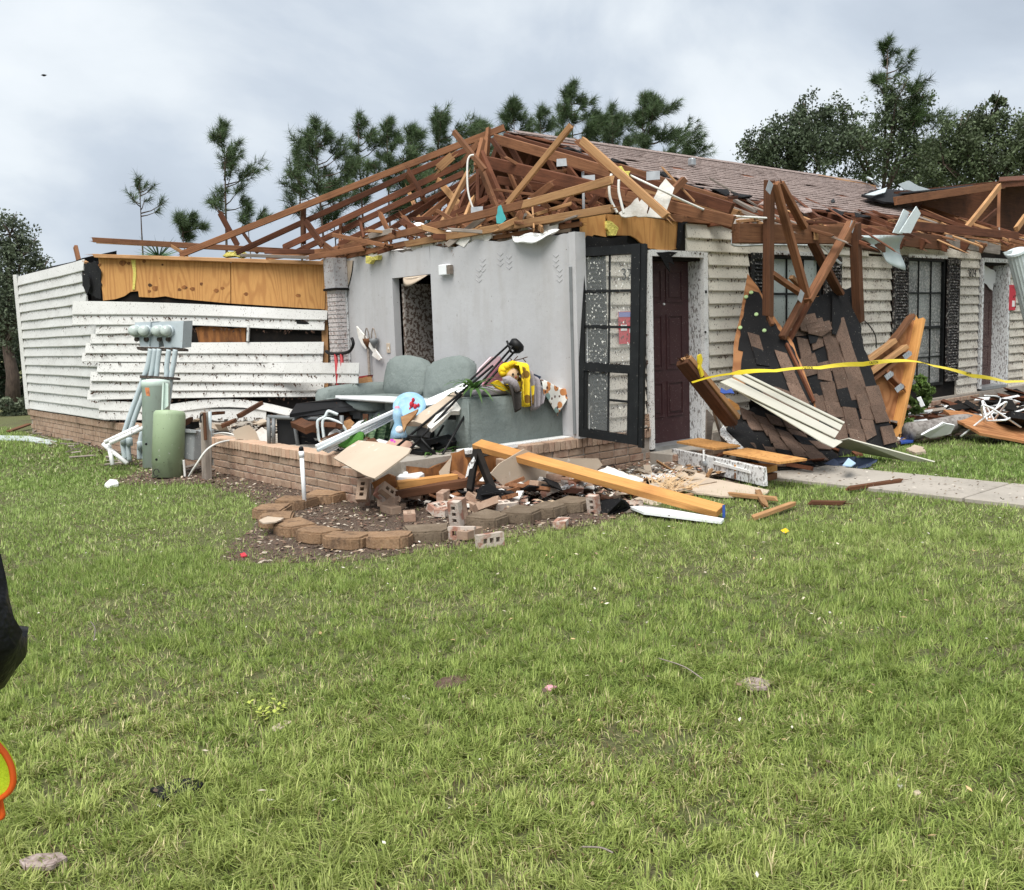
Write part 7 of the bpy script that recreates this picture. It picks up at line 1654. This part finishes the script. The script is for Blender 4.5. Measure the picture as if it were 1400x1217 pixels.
def broadleaf(clumps, dep, n, label, seed, leaf=.11, col=(.06, .09, .04), trunk=True, cat='tree', group='broadleaf trees behind the house', base_uv=None, name='broadleaf_tree'):
    """clumps: (u, v, radius px, weight, depth offset) spheres of foliage"""
    r = np.random.default_rng(seed); mpp = dep / FPX
    cs = [(Pd(u, v, dep + dz), rp * mpp, w) for u, v, rp, w, dz in clumps]
    if base_uv: b = Pd(*base_uv, dep)
    else: b = sum((c[0] for c in cs), Vector()) / len(cs)
    base = Vector((b.x, b.y, 0)); t = thing(name, label, cat, base, group)
    if trunk:
        m = MB(); mid = base + Vector((0, 0, max(.6, min(c[0].z for c in cs) * .8)))
        m.tube([base, base.lerp(mid, .5) + Vector((.08, .05, 0)), mid], [.2, .16, .12], 8)
        for c, rr, w in cs:
            m.tube([mid, mid.lerp(c, .55) + Vector((0, 0, .1)), c, c + Vector((random.gauss(0, .3), random.gauss(0, .3), rr * .8))], [.08, .05, .03, .01], 5)
            for _ in range(6): m.tube([c, c + Vector((random.gauss(0, 1), random.gauss(0, 1), random.gauss(.4, .8))).normalized() * rr * 1.0], [.018, .005], 4)
        m.build('trunk', 'bark', t, True, fix=False)
    Vs, Ts = [], []; wt = sum(w for _, _, w in cs)
    for c, rr, w in cs:
        k = int(n * w / wt); sub = max(6, k // 40)
        sc = rand_dirs(sub, r) * (r.uniform(.2, 1.0, (sub, 1)) ** .6) * rr * np.array([1, 1, .85]) * np.where(r.uniform(0, 1, (sub, 1)) < .2, r.uniform(1.0, 1.45, (sub, 1)), 1); tone = r.uniform(.55, 1.45, (sub, 1))
        i = r.integers(0, sub, k); p = sc[i] + r.normal(size=(k, 3)) * rr * .13 + np.array(list(c))
        d = rand_dirs(k, r); s = np.cross(d, rand_dirs(k, r)); s /= np.linalg.norm(s, axis=1, keepdims=True) + 1e-9
        l = leaf * r.uniform(.6, 1.3, (k, 1)); ww = l * .42
        V = np.stack([p - d * l * .5, p + s * ww * .6, p + d * l * .5, p - s * ww * .6], 1)
        Vs.append(V.reshape(-1, 3)); Ts.append(np.repeat(tone[i] * r.uniform(.75, 1.25, (k, 1)), 4, 0) * np.array(col))
    V = np.concatenate(Vs); T_ = np.concatenate(Ts); nq = len(V) // 4; q = np.arange(nq)[:, None] * 4
    F = np.concatenate([q + np.array([0, 1, 2]), q + np.array([0, 2, 3])], 1).reshape(-1, 3)
    soup('crown', V, F, T_, 'leafy', t); return t
broadleaf([(1040, 205, 30, 1, 0), (1075, 190, 36, 1.4, 0), (1110, 165, 34, 1.3, .5), (1105, 205, 42, 1.8, 0), (1140, 200, 36, 1.5, .5), (1060, 225, 36, 1.2, .5)], 32, 14000, 'dark rounded oak standing behind the shingle slope', 31, .13, (.075, .10, .056))
broadleaf([(1150, 165, 26, .7, 0), (1175, 195, 34, 1, 0), (1220, 185, 46, 1.6, 1), (1250, 150, 32, .9, 1), (1235, 215, 44, 1.4, 1), (1180, 230, 38, 1.0, .5), (1225, 140, 34, .7, .5)], 33, 11500, 'open crowned oak around the foot of the tallest pine', 32, .12, (.085, .115, .058))
broadleaf([(1310, 190, 38, 1.4, 0), (1350, 165, 34, 1.2, 0), (1362, 140, 16, .25, 0), (1340, 215, 50, 1.8, 0), (1290, 225, 42, 1.3, 0), (1395, 185, 40, 1.3, 0), (1440, 190, 50, 1.3, 0), (1385, 225, 45, 1.3, 0)], 30, 18000, 'large olive green tree behind the broken gable', 33, .12, (.085, .112, .055))
broadleaf([(1270, 230, 36, 1, 0), (1440, 235, 60, 2, 0), (1250, 240, 35, 1, 0), (1340, 240, 50, 1.5, 0)], 38, 9000, 'dark low tree filling in behind the olive green tree', 34, .17, (.055, .075, .038))
broadleaf([(14, 320, 34, 1.2, 0), (30, 350, 30, 1.2, 0), (-20, 370, 60, 2.4, 0), (15, 400, 40, 1.6, 0), (55, 372, 20, .5, 0), (-40, 440, 60, 1.6, 0), (20, 450, 34, 1, 0), (-70, 330, 60, 1.4, 0)], 24, 17000, 'gray green leafy tree at the far left end of the house', 35, .09, (.105, .13, .082))
broadleaf([(20, 420, 50, 1.5, 0), (-30, 470, 60, 2, 0), (20, 490, 40, 1.2, 0), (30, 530, 26, .8, 0), (-20, 530, 40, 1.2, 0)], 28, 9000, 'dark thicket of bushes behind the leafy tree', 36, .13, (.02, .033, .015), cat='bush', group=None, name='bush')
broadleaf([(8, 556, 14, 1, 0), (26, 560, 12, 1, 0), (36, 552, 10, .7, 0), (-14, 560, 18, 1, 0)], 21, 2600, 'pale broken shrub lying at the far corner of the house', 37, .10, (.13, .155, .10), False, 'shrub', None, name='shrub')
broadleaf([(1262, 530, 14, 1, 0), (1250, 555, 14, 1.2, 0), (1245, 580, 12, 1, 0), (1268, 545, 12, .8, .1), (1256, 520, 8, .5, 0), (1246, 595, 9, .6, 0)], 12.0, 1500, 'bright green variegated shrub behind the plywood gable piece', 38, .085, (.125, .20, .05), False, 'shrub', None, name='shrub')
# far tree line so the horizon is closed
r = np.random.default_rng(77); ang = r.uniform(-2.6, 2.6, 9000) + .86; dist = r.uniform(110, 190, 9000)
p = np.stack([np.cos(ang) * dist, np.sin(ang) * dist, r.uniform(0, 1, 9000) ** .8 * (5.5 + 3.0 * np.sin(ang * 23) + 1.5 * np.sin(ang * 61))], 1)
d = rand_dirs(9000, r); s = np.cross(d, rand_dirs(9000, r)); l = 1.5
V = np.stack([p - d * l, p + s * l * .7, p + d * l], 1).reshape(-1, 3)
soup('treeline', V, np.arange(len(V)).reshape(-1, 3), np.repeat(r.uniform(.6, 1.3, (9000, 1)), 3, 0) * np.array([.045, .065, .035]), 'leafy', kind='stuff', label='far off tree line closing the horizon')

# ------------------------------------------------------------------ grass
def blades(n, rmin, rmax, amin, amax, w, hmin, hmax, seed, segs=2):
    r = np.random.default_rng(seed)
    rad = np.sqrt(r.uniform(rmin ** 2, rmax ** 2, n)); a = r.uniform(amin, amax, n)
    x = rad * np.cos(a); y = rad * np.sin(a)
    # clumps: pull blades to tuft centres
    g = .085; cxx = np.floor(x / g); cyy = np.floor(y / g); hsh = np.modf(np.abs(np.sin(cxx * 12.9898 + cyy * 78.233) * 43758.5453))[0]; hs2 = np.modf(np.abs(np.sin(cxx * 39.346 + cyy * 11.135) * 24634.63))[0]
    tx, ty = (cxx + hsh) * g, (cyy + hs2) * g; pull = r.uniform(0, .42, n); x = x + (tx - x) * pull; y = y + (ty - y) * pull
    ins_m = inside([(q.x, q.y) for q in mulch_poly], x + r.normal(0, .15, n), y + r.normal(0, .15, n)); keep = (~ins_m | (r.uniform(0, 1, n) < .02)) & ~inside(path_poly, x, y) & ~inside(bed2, x, y) & ~((x > 4.3) & (y > 6.75)) & ~((x > 7.6) & (x < 9.0) & (y > 5.1))
    # bare and thin places
    f = np.sin(x * 1.9 + 1.3 * np.sin(y * 1.4)) * np.sin(y * 2.3 + 1.1 * np.sin(x * 1.7 + 2)) + .6 * np.sin(x * 5.1 + y * 3.7) * np.sin(y * 5.9 - x * 2.2) + .5 * np.sin(x * 11.3 - y * 4.1) * np.sin(y * 12.7 + x * 3.3)
    keep &= r.uniform(0, 1, n) < np.clip(.92 - .36 * f, .30, 1.0) * (.38 + .75 * (hsh > .14))
    x, y, f, hsh, hs2 = x[keep], y[keep], f[keep], hsh[keep], hs2[keep]; n = len(x); rad = np.hypot(x, y)
    h = r.uniform(hmin, hmax, n) * (1.0 - .20 * f) * (.65 + .55 * hs2); az = r.uniform(0, 6.28, n) * .75 + hsh * 6.28 * .6; lean = r.beta(2.2, 1.5, n) * 1.55
    dx, dy = np.cos(az), np.sin(az); sx, sy = -dy, dx; ww = w * r.uniform(.6, 1.25, n)
    z0 = np.zeros(n)
    def pt(t, side, wf):
        th = lean * t; px = h * t * np.sin(th * .8); pz = h * t * np.cos(th)
        return np.stack([x + dx * px + sx * ww * wf * side, y + dy * px + sy * ww * wf * side, z0 + pz], 1)
    if segs == 2:
        P = [pt(0, -1, .8), pt(0, 1, .8), pt(.5, -1, 1.0), pt(.5, 1, 1.0), pt(1, 0, 0)]; T3 = [(0, 1, 3), (0, 3, 2), (2, 3, 4)]
    else:
        P = [pt(0, -1, 1), pt(0, 1, 1), pt(1, 0, 0)]; T3 = [(0, 1, 2)]
    k = len(P); V = np.stack(P, 1).reshape(-1, 3); i = np.arange(n)[:, None] * k
    F = np.concatenate([i + np.array(t) for t in T3], 1).reshape(-1, 3)
    green = np.array([.295, .365, .092]); lime = np.array([.47, .505, .18]); dark = np.array([.16, .235, .054]); straw = np.array([.58, .51, .28]); brown = np.array([.20, .14, .075])
    u = r.uniform(0, 1, (n, 1)); tone = np.clip(.5 + .33 * (hs2[:, None] - .5) + .5 * (u - .5) + .13 * np.sin(x * .9 + y * .6)[:, None], 0, 1)
    c = np.where(tone < .5, dark + (green - dark) * tone * 2, green + (lime - green) * (tone - .5) * 2)
    v = r.uniform(0, 1, (n, 1)); thin = np.clip(.07 + .09 * f[:, None], .03, .26)
    c = np.where(v < thin, straw, c); c = np.where(v > 1 - thin * .45, brown, c)
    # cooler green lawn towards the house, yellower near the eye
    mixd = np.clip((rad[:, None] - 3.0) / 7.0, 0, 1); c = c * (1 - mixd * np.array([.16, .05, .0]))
    return V, F, np.repeat(c * r.uniform(.70, 1.34, (n, 1)), k, 0)
a0 = math.atan2(.7557, .6439)
parts = [blades(200000, 2.0, 4.2, a0 - .60, a0 + .60, .0019, .032, .082, 1), blades(230000, 4.2, 7.2, a0 - .56, a0 + .54, .0026, .03, .072, 2, 1), blades(190000, 7.2, 12, a0 - .54, a0 + .50, .0042, .028, .065, 3, 1), blades(150000, 11, 24, a0 + .10, a0 + .62, .009, .04, .075, 4, 1), blades(50000, 9, 17, a0 - .75, a0 - .25, .007, .04, .075, 9, 1), blades(90000, 1.6, 12, a0 - 1.5, a0 - .52, .006, .03, .075, 6, 1), blades(90000, 1.6, 12, a0 + .50, a0 + 1.5, .006, .03, .075, 7, 1), blades(14000, .3, 2.0, a0 - 1.5, a0 + 1.5, .004, .03, .075, 8, 1)]
Vn, Fn, Tn, o = [], [], [], 0
for V, F, t in parts: Vn.append(V); Fn.append(F + o); Tn.append(t); o += len(V)
soup('grass', np.concatenate(Vn), np.concatenate(Fn), np.concatenate(Tn), 'grass', kind='stuff', label='long unmown green lawn grass')

# bark chips, leaf litter and rubble crumbs
def crumbs(name, poly, n, seed, smin, smax, cols, mat='chip', lift=.02, **tg):
    r = np.random.default_rng(seed); P = np.array([(p[0], p[1]) for p in poly]); lo, hi = P.min(0), P.max(0); X = r.uniform(lo[0], hi[0], n); Y = r.uniform(lo[1], hi[1], n); k = inside([tuple(p) for p in P], X, Y); X, Y = X[k], Y[k]; n = len(X)
    c = np.stack([X, Y, r.uniform(.006, lift, n)], 1); d = rand_dirs(n, r); d[:, 2] *= .35; s = np.cross(d, np.array([0, 0, 1.])); s /= np.linalg.norm(s, axis=1, keepdims=True) + 1e-9; s[:, 2] += r.normal(0, .3, n)
    l = r.uniform(smin, smax, (n, 1)); w = l * r.uniform(.25, .6, (n, 1)); up = np.array([0, 0, 1.]) * l * .22
    V = np.stack([c - d * l, c + s * w, c + d * l, c - s * w, c + up], 1).reshape(-1, 3); i = np.arange(n)[:, None] * 5
    F = np.concatenate([i + np.array(t) for t in ((0, 1, 4), (1, 2, 4), (2, 3, 4), (3, 0, 4))], 1).reshape(-1, 3)
    cc = np.array(cols)[r.integers(0, len(cols), n)] * r.uniform(.7, 1.25, (n, 1))
    soup(name, V, F, np.repeat(cc, 5, 0), mat, kind='stuff', **tg)
mp2 = [(q.x, q.y) for q in mulch_poly]
crumbs('bark_mulch', mp2, 30000, 21, .010, .034, [(.16, .10, .07), (.11, .07, .05), (.22, .15, .105), (.06, .04, .03), (.30, .235, .17), (.13, .075, .055), (.42, .36, .29)], label='bark mulch in the edged bed and along the wall')
crumbs('bed_litter', bed2, 9000, 22, .015, .06, [(.14, .095, .07), (.22, .16, .11), (.06, .045, .035), (.34, .28, .2), (.5, .47, .42), (.1, .06, .05)], lift=.10, label='leaf litter and splinters in the front planting bed')
rub = [(4.55, 6.4), (5.2, 5.6), (6.3, 5.7), (7.6, 5.9), (7.6, 6.7), (5.6, 6.9), (4.7, 7.4)]
crumbs('rubble', rub, 2600, 23, .012, .05, [(.45, .41, .36), (.36, .2, .15), (.20, .14, .10), (.07, .05, .04), (.5, .38, .26), (.62, .6, .56)], lift=.09, label='crumbled mortar and splinters around the broken corner')
flo = [(4.7, 7.3), (5.4, 7.1), (5.4, 9.5), (6.2, 11), (4.7, 12.5)]
crumbs('floor_litter', flo, 900, 24, .02, .07, [(.2, .17, .14), (.12, .08, .06), (.03, .025, .02), (.06, .05, .04), (.4, .36, .3)], lift=.10, label='litter on the open floor')
bpy.data.objects['floor_litter'].location.z += FL
crumbs('walk_litter', path_poly[:3] + [(8.6, 0), (8.6, 4.9), (8.9, 6.5), (7.72, 6.5)], 700, 25, .006, .025, [(.14, .10, .07), (.2, .15, .1), (.5, .46, .4)], lift=.045, label='splinters scattered on the walk')
bpy.data.objects['walk_litter'].location.z += .03
crumbs('lawn_litter', [(-1.5, 2.0), (3, .2), (7.6, 1.5), (7.6, 5.4), (4.5, 5.0), (2.5, 6.5), (3.6, 10), (1.5, 9)], 1500, 26, .005, .020, [(.5, .44, .33), (.62, .58, .5), (.24, .17, .11), (.10, .07, .05), (.45, .32, .16)], lift=.07, label='pale splinters and scraps scattered in the lawn')

# plant shreds stuck under the siding laps
r = np.random.default_rng(9); LV, LF = [], []
for i, (p, out) in enumerate(LITTER):
    c = np.array(list(p)) + np.array(list(out)) * .026; t = np.array([out.y, -out.x, 0.]); a = r.uniform(.4, 2.7); l = r.uniform(.008, .026)
    d = t * math.cos(a) - np.array([0, 0, 1.]) * math.sin(a); s = np.cross(d, np.array(list(out))) * r.uniform(.25, .6); j = len(LV) * 3
    LV.append(np.stack([c - s * l, c + s * l, c + d * l * 1.6])); LF.append([j, j + 1, j + 2])
soup('stuck_leaf_shreds', np.concatenate(LV), np.array(LF), np.repeat(r.uniform(.5, 1.3, (len(LV), 1)), 3, 0) * np.array([.07, .04, .028]), 'chip', HOUSE, kind='stuff')

# single scraps on the lawn
def scrap(name, label, uv, mat, th=.012, h=.05, cat=None, torn=.006, tilt=.03):
    P = [Pz(u, v, h * .45 + random.uniform(0, tilt * .7)) for u, v in uv]; return sheet(name, P, th, mat, None, torn, .03, label=label, cat=cat or name.split('_')[-1])
scrap('shingle_scrap', 'black shingle scrap lying in the grass nearest the high visibility vest', ((205, 1078), (218, 1072), (262, 1063), (278, 1070), (272, 1078), (236, 1088), (222, 1092)), 'tar', .012, .05)
scrap('shingle_scrap', 'pinkish brown shingle scrap lying lowest in the grass', ((26, 1176), (50, 1167), (84, 1165), (92, 1172), (70, 1184), (34, 1186)), 'roof_shingle', .012, .05)
scrap('shingle_scrap', 'brown shingle scrap in the middle of the lawn', ((592, 936), (606, 926), (640, 920), (645, 928), (628, 937), (600, 943)), 'shingle', .012, .035)
scrap('shingle_scrap', 'gray shingle scrap beside a thin twig in the grass', ((1008, 932), (1026, 925), (1052, 930), (1050, 940), (1026, 942)), 'roof_shingle', .012, .035)
scrap('drywall_scrap', 'whitish folded scrap standing in the grass beside yellow weeds', ((370, 996), (386, 985), (400, 985), (390, 993), (376, 1000)), 'drywall_paper', .006, .05)
scrap('wood_chip', 'small white wood chip in the middle of the lawn', ((550, 951), (556, 949), (560, 955), (556, 957)), 'gypsum', .005, .03)
scrap('pink_scrap', 'small pink scrap in the grass', ((745, 940), (752, 935), (762, 938), (752, 944)), 'pink', .006, .03)
scrap('paint_scrap', 'white paint flakes in the grass toward the right', ((1222, 1066), (1228, 1064), (1235, 1074), (1231, 1078), (1226, 1073)), 'gypsum', .004, .03)
scrap('paint_scrap', 'white flake beside the paint flakes', ((1248, 1082), (1255, 1079), (1260, 1084), (1251, 1088)), 'drywall_paper', .004, .03)
scrap('white_scrap', 'white crumpled scrap at the mulch edge by the green pedestals', ((143, 662), (150, 655), (160, 656), (162, 661), (150, 664)), 'paper', .03, .04, tilt=.05)
scrap('yellow_leaf', 'yellow leaf lying in the grass near the walk', ((1067, 725), (1074, 722), (1079, 726), (1073, 729)), 'yellow_plush', .003, .05, 'leaf')
scrap('red_scrap', 'tiny red scrap in the mulch in front of the edging', ((328, 757), (334, 755), (338, 759), (331, 761)), 'red', .01, .02)
scrap('white_board', 'long white board lying on the grass at the far left corner', ((-10, 595), (40, 596), (78, 603), (70, 607), (30, 601), (-10, 601)), 'alu', .02, .03, tilt=.02)
for a, b, lab in (((900, 900), (960, 928), 'thin curved pale twig in the grass'), ((796, 1158), (838, 1166), 'pale twig lying low in the lawn'), ((128, 876), (124, 850), 'thin pale twig at the left of the lawn'), ((12, 590), (40, 580), 'brown board end beside the far brick corner')):
    m_ = Pz((a[0] + b[0]) / 2 + 4, (a[1] + b[1]) / 2 - 3, .06)
    if 'board' in lab: beam('board_end', Pz(*a, .04), Pz(*b, .1), .1, .03, 'mid_wood', None, label=lab, cat='board')
    else: cable('twig', [Pz(*a, .05), m_, Pz(*b, .06)], .0028, 'gray_wood', None, label=lab, cat='twig')
def weed(u, v, label):
    c = Pz(u, v); t = thing('weed', label, 'weed', c); m = MB()
    for k in range(46):
        a, e, q = random.uniform(0, 6.28), random.uniform(.2, 1.3), random.uniform(.02, .10); p = c + Vector((math.cos(a) * q, math.sin(a) * q, q * .7 * e + .02)); d = Vector((math.cos(a * 3), math.sin(a * 3), .3)) * .012; s = d.cross(Vector((0, 0, 1))) * .7
        m.add([p - d, p + s, p + d, p - s], [(0, 1, 2, 3)])
    m.build('leaf_cluster', M('yellow green weed', (.35, .40, .08)), t, fix=False, kind='stuff')
weed(368, 985, 'yellow green weed beside the whitish folded scrap')

# ------------------------------------------------------------------ the bystander at the edge of the view
pe = thing('person', 'person in a black rain jacket and lime safety vest with one elbow bent', 'person', (-.02, 1.58, 0))
def skin_body(name, verts, edges, radii, mat, root, parent, sub=2):
    me = bpy.data.meshes.new(name); me.from_pydata([Vector(v) for v in verts], edges, []); o = bpy.data.objects.new(name, me); COL.objects.link(o)
    md = o.modifiers.new('s', 'SKIN'); me.skin_vertices[0].data
    for i, rr in enumerate(radii): me.skin_vertices[0].data[i].radius = (rr, rr) if not isinstance(rr, tuple) else rr; me.skin_vertices[0].data[i].use_root = (i == root)
    o.modifiers.new('u', 'SUBSURF').levels = sub; o.modifiers['u'].render_levels = sub
    dg = bpy.context.evaluated_depsgraph_get(); m2 = bpy.data.meshes.new_from_object(o.evaluated_get(dg)); bpy.data.objects.remove(o)
    m2.materials.clear(); m2.materials.append(mats[mat]); m2.polygons.foreach_set('use_smooth', [True] * len(m2.polygons)); m2.name = name
    return m2
E_ = Pz(-20, 872, 1.12)                                       # the bent elbow
F2 = Vector((.70, .71, 0)); S2 = Vector((.72, -.69, 0))      # the way the person faces, and towards the view
PC = E_ - S2 * .37; PC.z = 0
def pv(s, f, z): return PC + S2 * s + F2 * f + Vector((0, 0, z))
body_v = [pv(0, 0, .98), pv(0, .0, 1.15), pv(0, .0, 1.32), pv(0, .01, 1.46), pv(0, .02, 1.55), pv(0, .04, 1.66), pv(0, .05, 1.74),
          pv(.10, 0, .92), pv(.12, .02, .52), pv(.13, -.02, .10), pv(.14, .14, .05), pv(-.10, 0, .92), pv(-.12, .02, .52), pv(-.13, -.02, .10), pv(-.14, .14, .05),
          pv(.19, 0, 1.42), pv(.35, -.03, 1.13), pv(.17, .20, 1.02), pv(-.19, 0, 1.42), pv(-.27, -.03, 1.13), pv(-.12, .22, 1.10)]
body_e = [(0, 1), (1, 2), (2, 3), (3, 4), (4, 5), (5, 6), (0, 7), (7, 8), (8, 9), (9, 10), (0, 11), (11, 12), (12, 13), (13, 14), (3, 15), (15, 16), (16, 17), (3, 18), (18, 19), (19, 20)]
body_r = [.15, .14, .155, .12, .055, .095, .08, .095, .068, .05, .045, .095, .068, .05, .045, .075, .05, .035, .075, .05, .035]
bm_ = skin_body('body', body_v, body_e, body_r, 'trousers', 0, pe); bo = put(bm_, 'body', (0, 0, 0), None); bo.parent = pe; bo.location = -WL[pe]
hm = skin_body('head', [pv(0, .03, 1.55), pv(0, .045, 1.66), pv(0, .05, 1.75)], [(0, 1), (1, 2)], [.05, .098, .085], 'skin', 0, pe); ho = put(hm, 'head', (0, 0, 0)); ho.parent = pe; ho.location = -WL[pe]
hh = MB(); blob(hh, pv(0, .025, 1.73), .105, (1, 1, .85)); hh.build('hair', 'wet_wood', pe, True)
fc_ = MB(); blob(fc_, pv(0, .145, 1.67), .018, (1, 1, 1.4)); fc_.build('nose', 'skin', pe, True)
for s in (-.035, .035): blob(MB(), pv(s, .13, 1.70), .010).build('eye', 'ink', pe, True)
for s in (-.1, .1): blob(MB(), pv(s, .04, 1.68), .028, (.5, .8, 1.2)).build('ear', 'skin', pe, True)
MB().tube([pv(-.025, .138, 1.615), pv(.025, .138, 1.615)], .006, 6).build('mouth', 'red_metal', pe, True)
def jacket(side):
    a, b, c = pv(side * .20, 0, 1.44), pv(side * .37, -.03, 1.12), pv(side * .17, .20, 1.0)
    m = skin_body('sleeve', [a, a.lerp(b, .5), b, b.lerp(c, .5), c], [(0, 1), (1, 2), (2, 3), (3, 4)], [.095, .082, .074, .068, .055], 'black_cloth', 0, pe)
    for v in m.vertices: v.co += Vector([(abs(mnoise.noise(v.co * 11 + Vector((i * 9, 0, 0)))) - .25) * .05 for i in range(3)])
    o = put(m, 'sleeve', (0, 0, 0)); o.parent = pe; o.location = -WL[pe]
    hand = skin_body('hand', [c, c + F2 * .06, c + F2 * .11], [(0, 1), (1, 2)], [.03, (.042, .022), (.038, .018)], 'skin', 0, pe)
    o = put(hand, 'hand', (0, 0, 0)); o.parent = pe; o.location = -WL[pe]
    for k in range(5):
        q0 = c + F2 * (.10 if k else .05) + S2 * (.028 - .018 * k) * 1; L = (.055, .06, .068, .062, .05)[k]; dd = (F2 + Vector((0, 0, -.5)) + (S2 * -side * .9 if k == 0 else Vector())).normalized()
        MB().tube([q0, q0 + dd * L * .5, q0 + dd * L * .9 + Vector((0, 0, -.018))], [.010, .009, .006], 8).build('finger', 'skin', pe, True)
jacket(1); jacket(-1)
tm = skin_body('jacket', [pv(0, 0, .90), pv(0, 0, 1.1), pv(0, 0, 1.32), pv(0, .01, 1.48)], [(0, 1), (1, 2), (2, 3)], [(.205, .15), (.195, .15), (.20, .15), (.10, .085)], 'black_cloth', 0, pe); o = put(tm, 'jacket', (0, 0, 0)); o.parent = pe; o.location = -WL[pe]
# vest panel with rounded orange bound corner showing below the arm
V0 = Pd(-60, 960, 1.42)
ctrl = [(-70, 980), (-20, 1000), (0, 1022), (9, 1034), (16, 1050), (18, 1068), (14, 1080), (6, 1088), (-6, 1094), (-40, 1100), (-70, 1100)]
sheet('vest_panel', [Pd(u, v, 1.40) for u, v in ctrl], .012, 'hivis', pe)
cable('vest_binding', [Pd(u, v, 1.395) for u, v in ctrl[1:-1]], .0045, 'orange_trim', pe)
sheet('vest_panel', [Pd(u, v, 1.42) for u, v in ((-70, 1085), (-4, 1090), (1, 1108), (2, 1118), (-70, 1130))], .012, 'hivis', pe)
cable('vest_binding', [Pd(u, v, 1.415) for u, v in ((-60, 1126), (-8, 1120), (3, 1116), (2, 1104), (0, 1092))], .004, 'orange_trim', pe)

# a bird high in the cloudy sky
bd = thing('bird', 'small dark bird gliding high in the gray sky', 'bird', Pd(60, 103, 60)); c = Pd(60, 103, 60); rr = CAM @ Vector((1, 0, 0)); uu = CAM @ Vector((0, 1, 0))
blob(MB(), c, .07, (1.8, 1.8, .9)).build('body', 'bird', bd, True)
for s in (-1, 1): MB().add([c + uu * .03, c + rr * s * .12 + uu * .10 - uu * .05, c + rr * s * .22 + uu * .0, c - uu * .03], [(0, 1, 2, 3)]).build('wing', 'bird', bd, fix=False)
